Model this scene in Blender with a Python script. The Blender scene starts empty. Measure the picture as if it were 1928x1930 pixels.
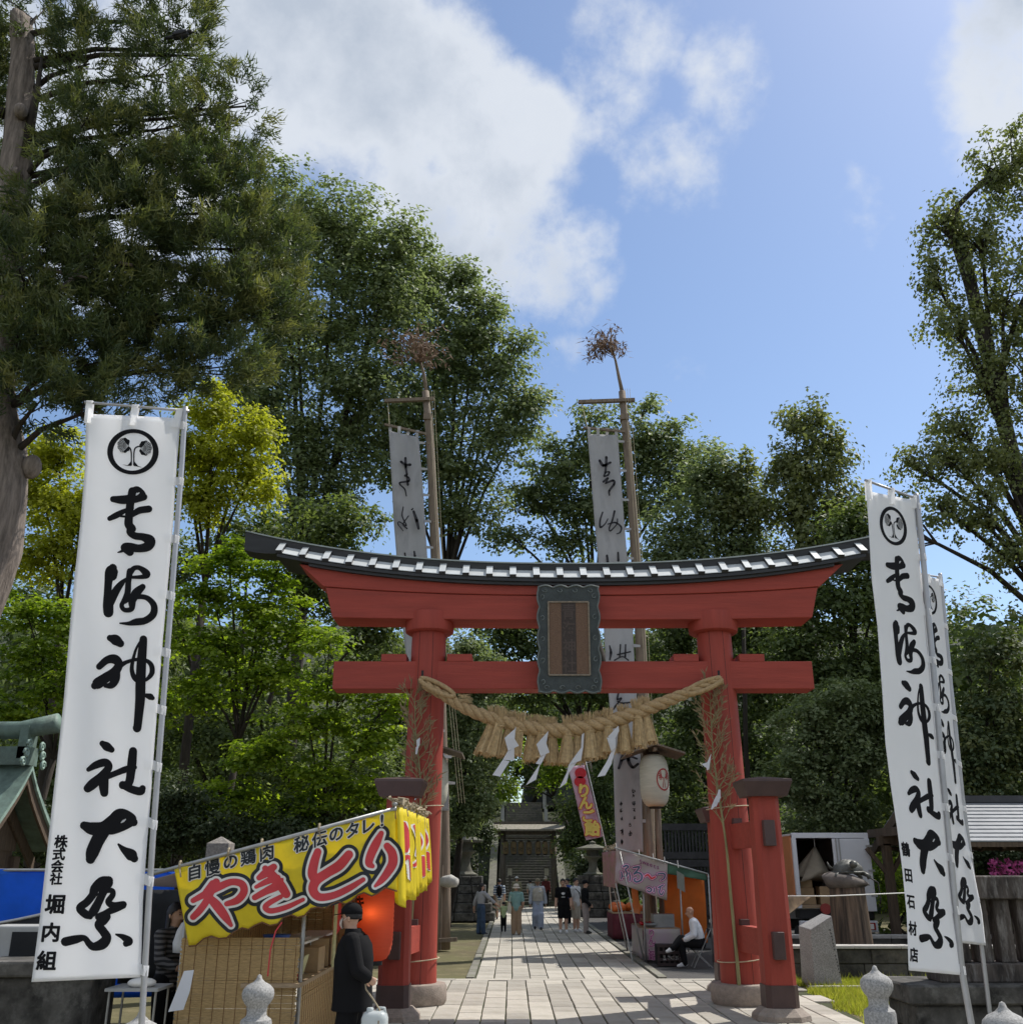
import bpy, bmesh, math, random
import numpy as np
from mathutils import Vector, Matrix

SC = bpy.context.scene
COL = SC.collection
random.seed(7)
RNG = np.random.default_rng(11)
R = math.radians

# ---------------------------------------------------------------- camera
F_PX, PITCH, CAM_Z = 1857.0, R(19.9), 2.1
CP, SP = math.cos(PITCH), math.sin(PITCH)
cam = bpy.data.cameras.new("Camera")
cam_o = bpy.data.objects.new("Camera", cam)
COL.objects.link(cam_o)
cam.sensor_width = 36.0
cam.lens = 36.0 * F_PX / 1930.0
cam.clip_start, cam.clip_end = 0.1, 4000.0
cam_o.location = (0.0, 0.0, CAM_Z)
cam_o.rotation_euler = (R(90) + PITCH, 0.0, 0.0)
SC.camera = cam_o

def at(px, py, Y):
    """photo pixel + distance along the approach -> point in the place"""
    u, v = (px - 964.0) / F_PX, (py - 965.0) / F_PX
    t = Y / (CP + v * SP)
    return Vector((u * t, Y, CAM_Z + t * (SP - v * CP)))

def ppm(px, py, Y):
    """pixels per metre at that spot"""
    v = (py - 965.0) / F_PX
    return F_PX / (Y / (CP + v * SP))

def direc(px, py):
    u, v = (px - 964.0) / F_PX, (py - 965.0) / F_PX
    return Vector((u, CP + v * SP, SP - v * CP)).normalized()

# ---------------------------------------------------------------- sky, sun
TO_SUN = Vector((0.57, 0.40, 1.0)).normalized()
SUN_EL = math.asin(TO_SUN.z)
SUN_AZ = math.atan2(TO_SUN.x, TO_SUN.y)          # clockwise from +Y
SC.view_settings.view_transform = 'Standard'
SC.view_settings.look = 'None'
SC.view_settings.gamma = 1.0
SC.view_settings.exposure = 0.55
SC.view_settings.use_curve_mapping = False

world = bpy.data.worlds.new("World")
SC.world = world
world.use_nodes = True
wn, wl = world.node_tree.nodes, world.node_tree.links
wn.clear()

def W(kind, **kw):
    n = wn.new(kind)
    for k, v in kw.items():
        setattr(n, k, v)
    return n

def wmath(op, a, b=None, c=None, clamp=False):
    n = W('ShaderNodeMath', operation=op, use_clamp=clamp)
    for i, x in enumerate((a, b, c)):
        if x is None:
            continue
        if isinstance(x, (int, float)):
            n.inputs[i].default_value = x
        else:
            wl.new(x, n.inputs[i])
    return n.outputs[0]

w_out = W('ShaderNodeOutputWorld')
w_bg = W('ShaderNodeBackground')
w_bg.inputs['Strength'].default_value = 0.108
sky = W('ShaderNodeTexSky', sky_type='NISHITA', sun_disc=False)
sky.sun_elevation = SUN_EL
sky.sun_rotation = SUN_AZ
sky.altitude = 50.0
world.cycles.sampling_method = 'MANUAL'
world.cycles.sample_map_resolution = 512
sky.air_density, sky.dust_density, sky.ozone_density = 1.0, 0.6, 2.6
w_tc = W('ShaderNodeTexCoord')
# clouds: soft patches of cover in fixed directions of the sky, broken up by noise
CLOUDS = [(430, 40, 340, 1.0), (660, 150, 290, 1.0), (800, 330, 230, .95), (930, 280, 160, .88), (930, 440, 190, .84),
          (1060, 480, 130, .7), (1140, 540, 100, .55), (180, 260, 380, .9), (1185, 40, 130, .5),
          (1340, 180, 150, .53), (1230, 330, 150, .5), (1090, 200, 150, .45), (1910, 60, 140, .86), (1880, 220, 150, .82),
          (1640, 390, 120, .47), (1325, 740, 100, .46), (1100, 680, 110, .45), (960, 600, 140, .5)]
w_n1 = W('ShaderNodeTexNoise'); w_n1.inputs['Scale'].default_value = 11.0; w_n1.inputs['Detail'].default_value = 7.0
w_n1.inputs['Roughness'].default_value = 0.6; w_n1.inputs['Distortion'].default_value = 0.0
wl.new(w_tc.outputs['Generated'], w_n1.inputs['Vector'])
w_n2 = W('ShaderNodeTexNoise'); w_n2.inputs['Scale'].default_value = 5.0; w_n2.inputs['Detail'].default_value = 3.0
wl.new(w_tc.outputs['Generated'], w_n2.inputs['Vector'])
# warp the directions a little so that patch edges are ragged
w_wv = W('ShaderNodeVectorMath', operation='MULTIPLY_ADD')
wl.new(w_n2.outputs['Color'], w_wv.inputs[0])
w_wv.inputs[1].default_value = (0.15, 0.15, 0.15)
w_sub = W('ShaderNodeVectorMath', operation='SUBTRACT')
wl.new(w_tc.outputs['Generated'], w_sub.inputs[0]); w_sub.inputs[1].default_value = (0.075, 0.075, 0.075)
wl.new(w_sub.outputs[0], w_wv.inputs[2])
cover = None
for (cx, cy, cr, cs) in CLOUDS:
    c = direc(cx, cy)
    d = W('ShaderNodeVectorMath', operation='DISTANCE')
    wl.new(w_wv.outputs[0], d.inputs[0]); d.inputs[1].default_value = c
    mr = W('ShaderNodeMapRange', interpolation_type='SMOOTHSTEP')
    ang = cr / F_PX
    mr.inputs['From Min'].default_value = ang * 1.45
    mr.inputs['From Max'].default_value = ang * 0.25
    mr.inputs['To Min'].default_value = 0.0; mr.inputs['To Max'].default_value = cs
    wl.new(d.outputs['Value'], mr.inputs['Value'])
    cover = mr.outputs[0] if cover is None else wmath('MAXIMUM', cover, mr.outputs[0])
# cover elsewhere in the sky, thickened out of view to add fill light
sepd = W('ShaderNodeSeparateXYZ'); wl.new(w_tc.outputs['Generated'], sepd.inputs[0])
far = W('ShaderNodeMapRange', interpolation_type='SMOOTHSTEP')
far.inputs['From Min'].default_value = 0.55; far.inputs['From Max'].default_value = 0.2
far.inputs['To Min'].default_value = 0.0; far.inputs['To Max'].default_value = 1.5
wl.new(sepd.outputs['Y'], far.inputs['Value'])
cover = wmath('MAXIMUM', cover, wmath('MULTIPLY', far.outputs[0], w_n2.outputs['Fac']))
dens = wmath('ADD', cover, wmath('MULTIPLY', wmath('SUBTRACT', w_n1.outputs['Fac'], 0.5), 1.35))
mask = W('ShaderNodeMapRange', interpolation_type='SMOOTHSTEP')
mask.inputs['From Min'].default_value = 0.37; mask.inputs['From Max'].default_value = 0.85
wl.new(dens, mask.inputs['Value'])
w_ramp = W('ShaderNodeValToRGB')
e = w_ramp.color_ramp.elements
e[0].position, e[0].color = 0.30, (5.3, 5.55, 5.9, 1)
e[1].position, e[1].color = 1.35, (3.3, 3.7, 4.3, 1)
e2 = w_ramp.color_ramp.elements.new(0.78); e2.color = (4.7, 5.0, 5.45, 1)
e[-1].position = 1.0
dsh = wmath('MULTIPLY_ADD', w_n2.outputs['Fac'], 0.75, wmath('MULTIPLY', dens, 0.52))
wl.new(dsh, w_ramp.inputs['Fac'])
w_mix = W('ShaderNodeMixRGB', blend_type='MIX')
wl.new(wmath('MULTIPLY', mask.outputs[0], 0.94), w_mix.inputs['Fac'])
wl.new(sky.outputs[0], w_mix.inputs['Color1'])
wl.new(w_ramp.outputs['Color'], w_mix.inputs['Color2'])
wl.new(w_mix.outputs[0], w_bg.inputs['Color'])
wl.new(w_bg.outputs[0], w_out.inputs['Surface'])

sun = bpy.data.lights.new("Sun", 'SUN')
sun.energy = 3.3
sun.angle = R(0.53)
sun.color = (1.0, 0.955, 0.89)
sun_o = bpy.data.objects.new("Sun", sun)
COL.objects.link(sun_o)
sun_o.rotation_euler = (-TO_SUN).to_track_quat('-Z', 'Y').to_euler()
sun_o.location = (30, 20, 60)

SC.cycles.use_denoising = True
SC.cycles.max_bounces = 8
SC.cycles.diffuse_bounces = 5
SC.cycles.glossy_bounces = 3
SC.cycles.transmission_bounces = 5
SC.cycles.transparent_max_bounces = 6
SC.cycles.sample_clamp_indirect = 6.0
SC.cycles.use_adaptive_sampling = True

# ---------------------------------------------------------------- helpers
def lin(r, g, b):
    f = lambda c: (c / 255) / 12.92 if c <= 10 else (((c / 255) + .055) / 1.055) ** 2.4
    return (f(r), f(g), f(b))

MATS = {}
def mat(name, col, rough=.75, var=.18, scale=4., bump=0., bscale=30., metal=0., col2=None, stretch=(1, 1, 1),
        rnd=0., transl=0., spec=.4, dirt=None, dirt_amt=.5, dirt_scale=1.3, emit=None, detail=6., tr_col=None):
    m = bpy.data.materials.new(name)
    m.use_nodes = True
    N, L = m.node_tree.nodes, m.node_tree.links
    N.clear()
    out = N.new('ShaderNodeOutputMaterial')
    b = N.new('ShaderNodeBsdfPrincipled')
    tc = N.new('ShaderNodeTexCoord')
    mp = N.new('ShaderNodeMapping'); mp.inputs['Scale'].default_value = stretch
    L.new(tc.outputs['Object'], mp.inputs['Vector'])
    nz = N.new('ShaderNodeTexNoise'); nz.inputs['Scale'].default_value = scale; nz.inputs['Detail'].default_value = detail
    nz.inputs['Roughness'].default_value = .62
    L.new(mp.outputs[0], nz.inputs['Vector'])
    mx = N.new('ShaderNodeMixRGB')
    c1 = [max(0, c * (1 - var)) for c in col]
    c2 = [min(1, c * (1 + var)) for c in col] if col2 is None else list(col2)
    mx.inputs['Color1'].default_value = (*c1, 1); mx.inputs['Color2'].default_value = (*c2, 1)
    mr = N.new('ShaderNodeMapRange'); mr.inputs['From Min'].default_value = .3; mr.inputs['From Max'].default_value = .7
    L.new(nz.outputs['Fac'], mr.inputs['Value'])
    L.new(mr.outputs[0], mx.inputs['Fac'])
    c = mx.outputs[0]
    if dirt is not None:
        nd = N.new('ShaderNodeTexNoise'); nd.inputs['Scale'].default_value = dirt_scale; nd.inputs['Detail'].default_value = 9
        nd.inputs['Roughness'].default_value = .7
        L.new(mp.outputs[0], nd.inputs['Vector'])
        md = N.new('ShaderNodeMapRange'); md.inputs['From Min'].default_value = .5; md.inputs['From Max'].default_value = .72
        md.inputs['To Max'].default_value = dirt_amt
        L.new(nd.outputs['Fac'], md.inputs['Value'])
        m2 = N.new('ShaderNodeMixRGB'); m2.inputs['Color2'].default_value = (*dirt, 1)
        L.new(md.outputs[0], m2.inputs['Fac']); L.new(c, m2.inputs['Color1'])
        c = m2.outputs[0]
    if rnd > 0:
        oi = N.new('ShaderNodeObjectInfo')
        r2 = N.new('ShaderNodeMapRange'); r2.inputs['To Min'].default_value = 1 - rnd; r2.inputs['To Max'].default_value = 1 + rnd
        L.new(oi.outputs['Random'], r2.inputs['Value'])
        hv = N.new('ShaderNodeHueSaturation'); L.new(r2.outputs[0], hv.inputs['Value']); L.new(c, hv.inputs['Color'])
        c = hv.outputs[0]
    L.new(c, b.inputs['Base Color'])
    b.inputs['Roughness'].default_value = rough
    b.inputs['Metallic'].default_value = metal
    b.inputs['Specular IOR Level'].default_value = spec
    if emit is not None:
        b.inputs['Emission Color'].default_value = (*emit[0], 1); b.inputs['Emission Strength'].default_value = emit[1]
    if bump > 0:
        nb = N.new('ShaderNodeTexNoise'); nb.inputs['Scale'].default_value = bscale; nb.inputs['Detail'].default_value = 5
        L.new(mp.outputs[0], nb.inputs['Vector'])
        bp = N.new('ShaderNodeBump'); bp.inputs['Strength'].default_value = bump; bp.inputs['Distance'].default_value = .02
        L.new(nb.outputs['Fac'], bp.inputs['Height']); L.new(bp.outputs[0], b.inputs['Normal'])
    if transl > 0:
        tr = N.new('ShaderNodeBsdfTranslucent')
        if tr_col is None:
            L.new(c, tr.inputs['Color'])
        else:
            tr.inputs['Color'].default_value = (*tr_col, 1)
        ms = N.new('ShaderNodeMixShader'); ms.inputs[0].default_value = transl
        L.new(b.outputs[0], ms.inputs[1]); L.new(tr.outputs[0], ms.inputs[2])
        L.new(ms.outputs[0], out.inputs['Surface'])
    else:
        L.new(b.outputs[0], out.inputs['Surface'])
    MATS[name] = m
    return m

def leaf_mat(name, cols, transl=.42, rough=.55, tcol_gain=(1.5, 1.55, .75)):
    """leaf colours are spread over the leaves by the per-face 'tint'"""
    m = bpy.data.materials.new(name); m.use_nodes = True
    N, L = m.node_tree.nodes, m.node_tree.links
    N.clear()
    out = N.new('ShaderNodeOutputMaterial'); b = N.new('ShaderNodeBsdfPrincipled')
    a = N.new('ShaderNodeAttribute'); a.attribute_name = 'tint'
    rp = N.new('ShaderNodeValToRGB')
    el = rp.color_ramp.elements
    el[0].color = (*cols[0], 1); el[1].color = (*cols[-1], 1)
    for i, c in enumerate(cols[1:-1]):
        n = el.new((i + 1) / (len(cols) - 1)); n.color = (*c, 1)
    L.new(a.outputs['Fac'], rp.inputs['Fac'])
    L.new(rp.outputs[0], b.inputs['Base Color'])
    b.inputs['Roughness'].default_value = rough; b.inputs['Specular IOR Level'].default_value = .35
    tr = N.new('ShaderNodeBsdfTranslucent')
    g = N.new('ShaderNodeMixRGB'); g.blend_type = 'MULTIPLY'; g.inputs['Fac'].default_value = 1
    g.inputs['Color2'].default_value = (*tcol_gain, 1)
    L.new(rp.outputs[0], g.inputs['Color1']); L.new(g.outputs[0], tr.inputs['Color'])
    ms = N.new('ShaderNodeMixShader'); ms.inputs[0].default_value = transl
    L.new(b.outputs[0], ms.inputs[1]); L.new(tr.outputs[0], ms.inputs[2]); L.new(ms.outputs[0], out.inputs['Surface'])
    return m

def tag(o, label=None, cat=None, group=None, kind=None):
    if label: o['label'] = label
    if cat: o['category'] = cat
    if group: o['group'] = group
    if kind: o['kind'] = kind
    return o

def thing(name, label, cat, loc=(0, 0, 0), group=None):
    o = bpy.data.objects.new(name, None)
    COL.objects.link(o)
    o.location = loc
    o.empty_display_size = .2
    return tag(o, label, cat, group)

def attach(o, parent):
    o.parent = parent
    if parent.type == 'EMPTY':
        o.matrix_parent_inverse = Matrix.Translation(-Vector(parent.location))
    return o

def obj(name, me, m=None, parent=None):
    o = bpy.data.objects.new(name, me)
    COL.objects.link(o)
    if m is not None:
        me.materials.clear()
        for k in (m if isinstance(m, (list, tuple)) else [m]):
            me.materials.append(k)
    if parent is not None:
        attach(o, parent)
    return o

def copy_tree(o, parent=None, **props):
    c = o.copy(); COL.objects.link(c)
    if parent is not None: c.parent = parent
    for ch in o.children:
        copy_tree(ch, c)
    for k, v in props.items(): c[k] = v
    return c

class MB:
    """collects verts / faces; build() links them as one mesh object (coordinates in the place)"""
    def __init__(self):
        self.v, self.f, self.mi, self.cur = [], [], [], 0
    def add(self, vs, fs):
        o = len(self.v)
        self.v += [tuple(x) for x in vs]
        self.f += [tuple(i + o for i in f) for f in fs]
        self.mi += [self.cur] * len(fs)
        return self
    def box(self, c, s, rot=None, taper=1.0):
        x, y, z = s[0] / 2, s[1] / 2, s[2] / 2
        t = taper
        vs = [Vector(p) for p in ((-x, -y, -z), (x, -y, -z), (x, y, -z), (-x, y, -z),
                                  (-x * t, -y * t, z), (x * t, -y * t, z), (x * t, y * t, z), (-x * t, y * t, z))]
        if rot is not None: vs = [rot @ p for p in vs]
        c = Vector(c)
        return self.add([p + c for p in vs], [(0, 3, 2, 1), (4, 5, 6, 7), (0, 1, 5, 4), (1, 2, 6, 5), (2, 3, 7, 6), (3, 0, 4, 7)])
    def bar(self, a, b, w, h=None):
        a, b = Vector(a), Vector(b)
        d = b - a
        q = d.to_track_quat('Z', 'Y').to_matrix()
        return self.box((a + b) / 2, (w, h or w, d.length), q)
    def tube(self, pts, rad, seg=8, cap=True, ell=1.0):
        pts = [Vector(p) for p in pts]
        n = len(pts)
        if not hasattr(rad, '__len__'): rad = [rad] * n
        rings = []
        up = None
        for i in range(n):
            t = (pts[min(i + 1, n - 1)] - pts[max(i - 1, 0)])
            if t.length < 1e-9: t = Vector((0, 0, 1))
            t.normalize()
            if up is None:
                up = Vector((1, 0, 0)) if abs(t.x) < .8 else Vector((0, 1, 0))
            a = (up - t * up.dot(t))
            if a.length < 1e-6:
                a = t.orthogonal()
            a.normalize(); up = a
            b = t.cross(a)
            rings.append([pts[i] + (a * math.cos(2 * math.pi * k / seg) + b * math.sin(2 * math.pi * k / seg) * ell) * rad[i] for k in range(seg)])
        vs = [p for r in rings for p in r]
        fs = []
        for i in range(n - 1):
            for k in range(seg):
                k2 = (k + 1) % seg
                fs.append((i * seg + k, i * seg + k2, (i + 1) * seg + k2, (i + 1) * seg + k))
        if cap:
            fs.append(tuple(reversed(range(seg)))); fs.append(tuple((n - 1) * seg + k for k in range(seg)))
        return self.add(vs, fs)
    def lathe(self, prof, c, seg=24, sx=1., sy=1.):
        c = Vector(c)
        vs, fs = [], []
        n = len(prof)
        for (r, z) in prof:
            for k in range(seg):
                a = 2 * math.pi * k / seg
                vs.append(c + Vector((r * math.cos(a) * sx, r * math.sin(a) * sy, z)))
        for i in range(n - 1):
            for k in range(seg):
                k2 = (k + 1) % seg
                fs.append((i * seg + k, i * seg + k2, (i + 1) * seg + k2, (i + 1) * seg + k))
        fs.append(tuple(reversed(range(seg)))); fs.append(tuple((n - 1) * seg + k for k in range(seg)))
        return self.add(vs, fs)
    def loft(self, rings, cap=True, closed=True):
        n, m = len(rings), len(rings[0])
        vs = [p for r in rings for p in r]
        fs = []
        for i in range(n - 1):
            for k in range(m if closed else m - 1):
                k2 = (k + 1) % m
                fs.append((i * m + k, i * m + k2, (i + 1) * m + k2, (i + 1) * m + k))
        if cap and closed:
            fs.append(tuple(reversed(range(m)))); fs.append(tuple((n - 1) * m + k for k in range(m)))
        return self.add(vs, fs)
    def ellipsoid(self, c, r, seg=14, rings=9, rot=None):
        c = Vector(c); vs = []; fs = []
        for i in range(rings + 1):
            th = math.pi * i / rings
            for k in range(seg):
                a = 2 * math.pi * k / seg
                p = Vector((r[0] * math.sin(th) * math.cos(a), r[1] * math.sin(th) * math.sin(a), r[2] * math.cos(th)))
                if rot is not None: p = rot @ p
                vs.append(c + p)
        for i in range(rings):
            for k in range(seg):
                k2 = (k + 1) % seg
                fs.append((i * seg + k, (i + 1) * seg + k, (i + 1) * seg + k2, i * seg + k2))
        return self.add(vs, fs)
    def prism(self, poly, off):
        """closed outline (3D points) pushed along the vector off"""
        off = Vector(off); n = len(poly)
        vs = [Vector(p) for p in poly] + [Vector(p) + off for p in poly]
        fs = [tuple(range(n)), tuple(range(2 * n - 1, n - 1, -1))]
        for i in range(n):
            j = (i + 1) % n
            fs.append((i, i + n, j + n, j))
        return self.add(vs, fs)
    def mesh(self, name, smooth=False, angle=None, fix=True):
        me = bpy.data.meshes.new(name)
        me.from_pydata(self.v, [], self.f)
        if any(self.mi):
            me.polygons.foreach_set('material_index', self.mi)
        if fix:
            bm = bmesh.new(); bm.from_mesh(me)
            bmesh.ops.remove_doubles(bm, verts=bm.verts, dist=1e-6)
            bmesh.ops.recalc_face_normals(bm, faces=bm.faces)
            bm.to_mesh(me); bm.free()
        if smooth or angle:
            me.polygons.foreach_set('use_smooth', [True] * len(me.polygons))
            if angle: me.set_sharp_from_angle(angle=R(angle))
        me.update()
        return me
    def build(self, name, m, parent=None, smooth=False, angle=None, fix=True):
        return obj(name, self.mesh(name, smooth, angle, fix), m, parent)

def bevel(o, w=.01, seg=2):
    md = o.modifiers.new('edge', 'BEVEL'); md.width = w; md.segments = seg; md.limit_method = 'ANGLE'; md.angle_limit = R(35)
    return o

def smooth_path(pts, n=6):
    """Catmull-Rom through tuples of any length"""
    P = [np.array(p, float) for p in pts]
    if len(P) < 3:
        return [P[0] + (P[-1] - P[0]) * i / n for i in range(n + 1)]
    P = [2 * P[0] - P[1]] + P + [2 * P[-1] - P[-2]]
    out = []
    for i in range(1, len(P) - 2):
        for k in range(n):
            t = k / n
            a, b, c, d = P[i - 1], P[i], P[i + 1], P[i + 2]
            out.append(.5 * (2 * b + (c - a) * t + (2 * a - 5 * b + 4 * c - d) * t * t + (3 * b - a - 3 * c + d) * t ** 3))
    out.append(P[-2])
    return out

def brush(pts, n=6, grow=0.0, minw=.3):
    """a brush stroke: [(x, y, width)...] -> list of flat polygons (quads + round ends) in the same 2D units"""
    pa = smooth_path(pts, n)
    quads = []
    L_, R_ = [], []
    for i, p in enumerate(pa):
        a, b = pa[max(i - 1, 0)], pa[min(i + 1, len(pa) - 1)]
        d = np.array([b[0] - a[0], b[1] - a[1]])
        ln = np.hypot(*d) or 1.0
        d /= ln
        h = max(minw, p[2] / 2) + grow
        nrm = np.array([-d[1], d[0]])
        L_.append((p[0] + nrm[0] * h, p[1] + nrm[1] * h)); R_.append((p[0] - nrm[0] * h, p[1] - nrm[1] * h))
    for i in range(len(pa) - 1):
        quads.append([L_[i], (pa[i][0], pa[i][1]), (pa[i + 1][0], pa[i + 1][1]), L_[i + 1]])
        quads.append([(pa[i][0], pa[i][1]), R_[i], R_[i + 1], (pa[i + 1][0], pa[i + 1][1])])
    # round blots at both ends and at every control point
    for j in [0, len(pa) - 1] + list(range(n, len(pa) - 1, n)):
        p = pa[j]
        h = max(minw, p[2] / 2) + grow
        seg = 12
        quads.append([(p[0] + h * math.cos(2 * math.pi * k / seg), p[1] + h * math.sin(2 * math.pi * k / seg)) for k in range(seg)])
    return quads

def ink(strokes, grow=0.0, step=4.0):
    """the union of several brush strokes as one flat sheet of non-overlapping polygons (marching squares on distance)"""
    S = []
    for sk in strokes:
        pa = smooth_path(sk, 8)
        S += [(p[0], p[1], max(.002, p[2] / 2) + grow) for p in pa]
        S += [tuple((np.array(a) + np.array(b)) / 2 * np.array([1, 1, .5]) + np.array([0, 0, grow])) for a, b in zip(pa, pa[1:])]
    S = np.array(S)
    x0, y0 = S[:, 0].min() - S[:, 2].max() - step, S[:, 1].min() - S[:, 2].max() - step
    nx_ = int((S[:, 0].max() + S[:, 2].max() - x0) / step) + 3; ny_ = int((S[:, 1].max() + S[:, 2].max() - y0) / step) + 3
    gx, gy = np.meshgrid(x0 + np.arange(nx_) * step, y0 + np.arange(ny_) * step)
    D = np.full(gx.shape, -1e9)
    for (x, y, r) in S:
        np.maximum(D, r - np.hypot(gx - x, gy - y), out=D)
    polys = []
    mx = np.maximum(np.maximum(D[:-1, :-1], D[1:, :-1]), np.maximum(D[:-1, 1:], D[1:, 1:]))
    for j, i in zip(*np.nonzero(mx > 0)):
        c = [(i, j), (i + 1, j), (i + 1, j + 1), (i, j + 1)]
        d = [D[b, a] for a, b in c]
        p = []
        for k in range(4):
            k2 = (k + 1) % 4
            if d[k] > 0: p.append((gx[c[k][1], c[k][0]], gy[c[k][1], c[k][0]]))
            if (d[k] > 0) != (d[k2] > 0):
                t = d[k] / (d[k] - d[k2])
                p.append((x0 + step * (c[k][0] + (c[k2][0] - c[k][0]) * t), y0 + step * (c[k][1] + (c[k2][1] - c[k][1]) * t)))
        if len(p) > 2: polys.append(p)
    return polys

def marks(x, y, w, h, seed, n=5):
    """brush marks of a worn character that can no longer be read, inside a box"""
    r = random.Random(seed); out = []
    for i in range(n):
        if r.random() < .5:
            yy = y + r.uniform(-.42, .42) * h; a = r.uniform(.2, .5) * w
            pts = [(x - a, yy + r.uniform(-.1, .1) * h, .12 * h), (x, yy + r.uniform(-.08, .08) * h, .16 * h), (x + a * .8, yy + r.uniform(-.14, .1) * h, .10 * h)]
        else:
            xx = x + r.uniform(-.35, .35) * w; b = r.uniform(.2, .5) * h
            pts = [(xx, y - b, .10 * h), (xx + r.uniform(-.1, .1) * w, y, .17 * h), (xx + r.uniform(-.25, .25) * w, y + b, .08 * h)]
        out += brush(pts, 4, 0, .02 * h)
    return out

_TEXT = {}
def glyph(ch, bold=0.0):
    """flat outline mesh of one character from the built-in typeface, centred, about 1 unit high"""
    key = (ch, bold)
    if key not in _TEXT:
        cu = bpy.data.curves.new('glyph', 'FONT')
        cu.body = ch; cu.offset = bold; cu.resolution_u = 3
        cu.align_x = 'CENTER'; cu.align_y = 'CENTER'
        o = bpy.data.objects.new('glyph', cu); COL.objects.link(o)
        dg = bpy.context.evaluated_depsgraph_get()
        me = bpy.data.meshes.new_from_object(o.evaluated_get(dg))
        vs = [v.co.copy() for v in me.vertices]; fs = [tuple(p.vertices) for p in me.polygons]
        bpy.data.objects.remove(o); bpy.data.meshes.remove(me)
        if vs:
            cx = (min(v.x for v in vs) + max(v.x for v in vs)) / 2; cy = (min(v.y for v in vs) + max(v.y for v in vs)) / 2
            s = 1.0 if len(ch) > 1 else 1 / .88
            vs = [Vector(((v.x - cx) * s, (v.y - cy) * s, 0)) for v in vs]
        _TEXT[key] = (vs, fs)
    return _TEXT[key]

def sheet(P, nu, nv, name, m, parent=None, smooth=True, thick=0.0):
    """a cloth / panel from P(u,v); thickness along its own normal"""
    vs = [P(i / nu, j / nv) for j in range(nv + 1) for i in range(nu + 1)]
    fs = [(j * (nu + 1) + i, j * (nu + 1) + i + 1, (j + 1) * (nu + 1) + i + 1, (j + 1) * (nu + 1) + i) for j in range(nv) for i in range(nu)]
    me = bpy.data.meshes.new(name); me.from_pydata([tuple(v) for v in vs], [], fs)
    if smooth: me.polygons.foreach_set('use_smooth', [True] * len(fs))
    o = obj(name, me, m, parent)
    if thick > 0:
        md = o.modifiers.new('thickness', 'SOLIDIFY'); md.thickness = thick; md.offset = 0
    return o

def flat_polys(polys, to3, name, m, parent):
    """2D polygons laid on a surface through to3(x, y)"""
    vs, fs = [], []
    for p in polys:
        o = len(vs)
        vs += [tuple(to3(*q)) for q in p]
        fs.append(tuple(range(o, o + len(p))))
    me = bpy.data.meshes.new(name); me.from_pydata(vs, [], fs)
    return obj(name, me, m, parent)
# ================================================================ the setting
def smoothstep(a, b, x):
    t = min(1, max(0, (x - a) / (b - a)))
    return t * t * (3 - 2 * t)

def terrain(x, y):
    z = 0.0
    if y > 62:
        z = .30 * (y - 62) - .30 * 3 * (1 - math.exp(-(y - 62) / 3))
        z = min(z, 60)
    ax = abs(x - 1.1)
    if ax < 8 and y > 60:                          # shelf cut for the stairs
        prof = min(z, .38 * (y - 66) if y < 77.4 else (4.3 if y < 87 else min(7.6, 4.3 + .4 * (y - 87)))) - .35
        z = max(0, prof) + (z - max(0, prof)) * smoothstep(4.5, 8, ax)
    side = smoothstep(14, 40, abs(x - 1.1)) * smoothstep(30, 60, y)
    return z + side * 7.0

m_ground = mat('earth_and_moss', (.165, .135, .072), rough=.95, var=.35, scale=.6, bump=.6, bscale=14, col2=(.12, .115, .045), dirt=(.24, .20, .11), dirt_amt=.6, dirt_scale=2.2)
xs = list(np.arange(-60, -12, 3.0)) + list(np.arange(-12, 14.1, 1.0)) + list(np.arange(15, 60.1, 3.0)); ys = list(np.arange(-15, 30, 5.0)) + list(np.arange(30, 57, 3.0)) + list(np.arange(57, 100, 1.5)) + list(np.arange(102, 120, 3.0)) + [130, 150, 180, 230, 300]
xs = [-1500, -700, -300, -150, -90] + xs + [90, 150, 300, 700, 1500]
ys = [-600, -200, -60] + ys + [500, 1000, 2500]
gv = [(x, y, terrain(x, y) - .045) for y in ys for x in xs]
nx = len(xs)
gf = [(j * nx + i, j * nx + i + 1, (j + 1) * nx + i + 1, (j + 1) * nx + i) for j in range(len(ys) - 1) for i in range(nx - 1)]
def part_of_ground(name, m, test):
    fs = [f for f in gf if test(sum(gv[i][1] for i in f) / 4)]
    me = bpy.data.meshes.new(name); me.from_pydata(gv, [], fs)
    bm = bmesh.new(); bm.from_mesh(me); bmesh.ops.delete(bm, geom=[v for v in bm.verts if not v.link_faces], context='VERTS'); bm.to_mesh(me); bm.free()
    me.polygons.foreach_set('use_smooth', [True] * len(me.polygons))
    tag(obj(name, me, m), kind='structure')
part_of_ground('ground', m_ground, lambda y: y < 57)
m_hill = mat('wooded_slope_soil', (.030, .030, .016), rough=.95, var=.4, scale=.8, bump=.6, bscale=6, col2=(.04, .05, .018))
part_of_ground('hillside', m_hill, lambda y: y >= 57)

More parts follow.
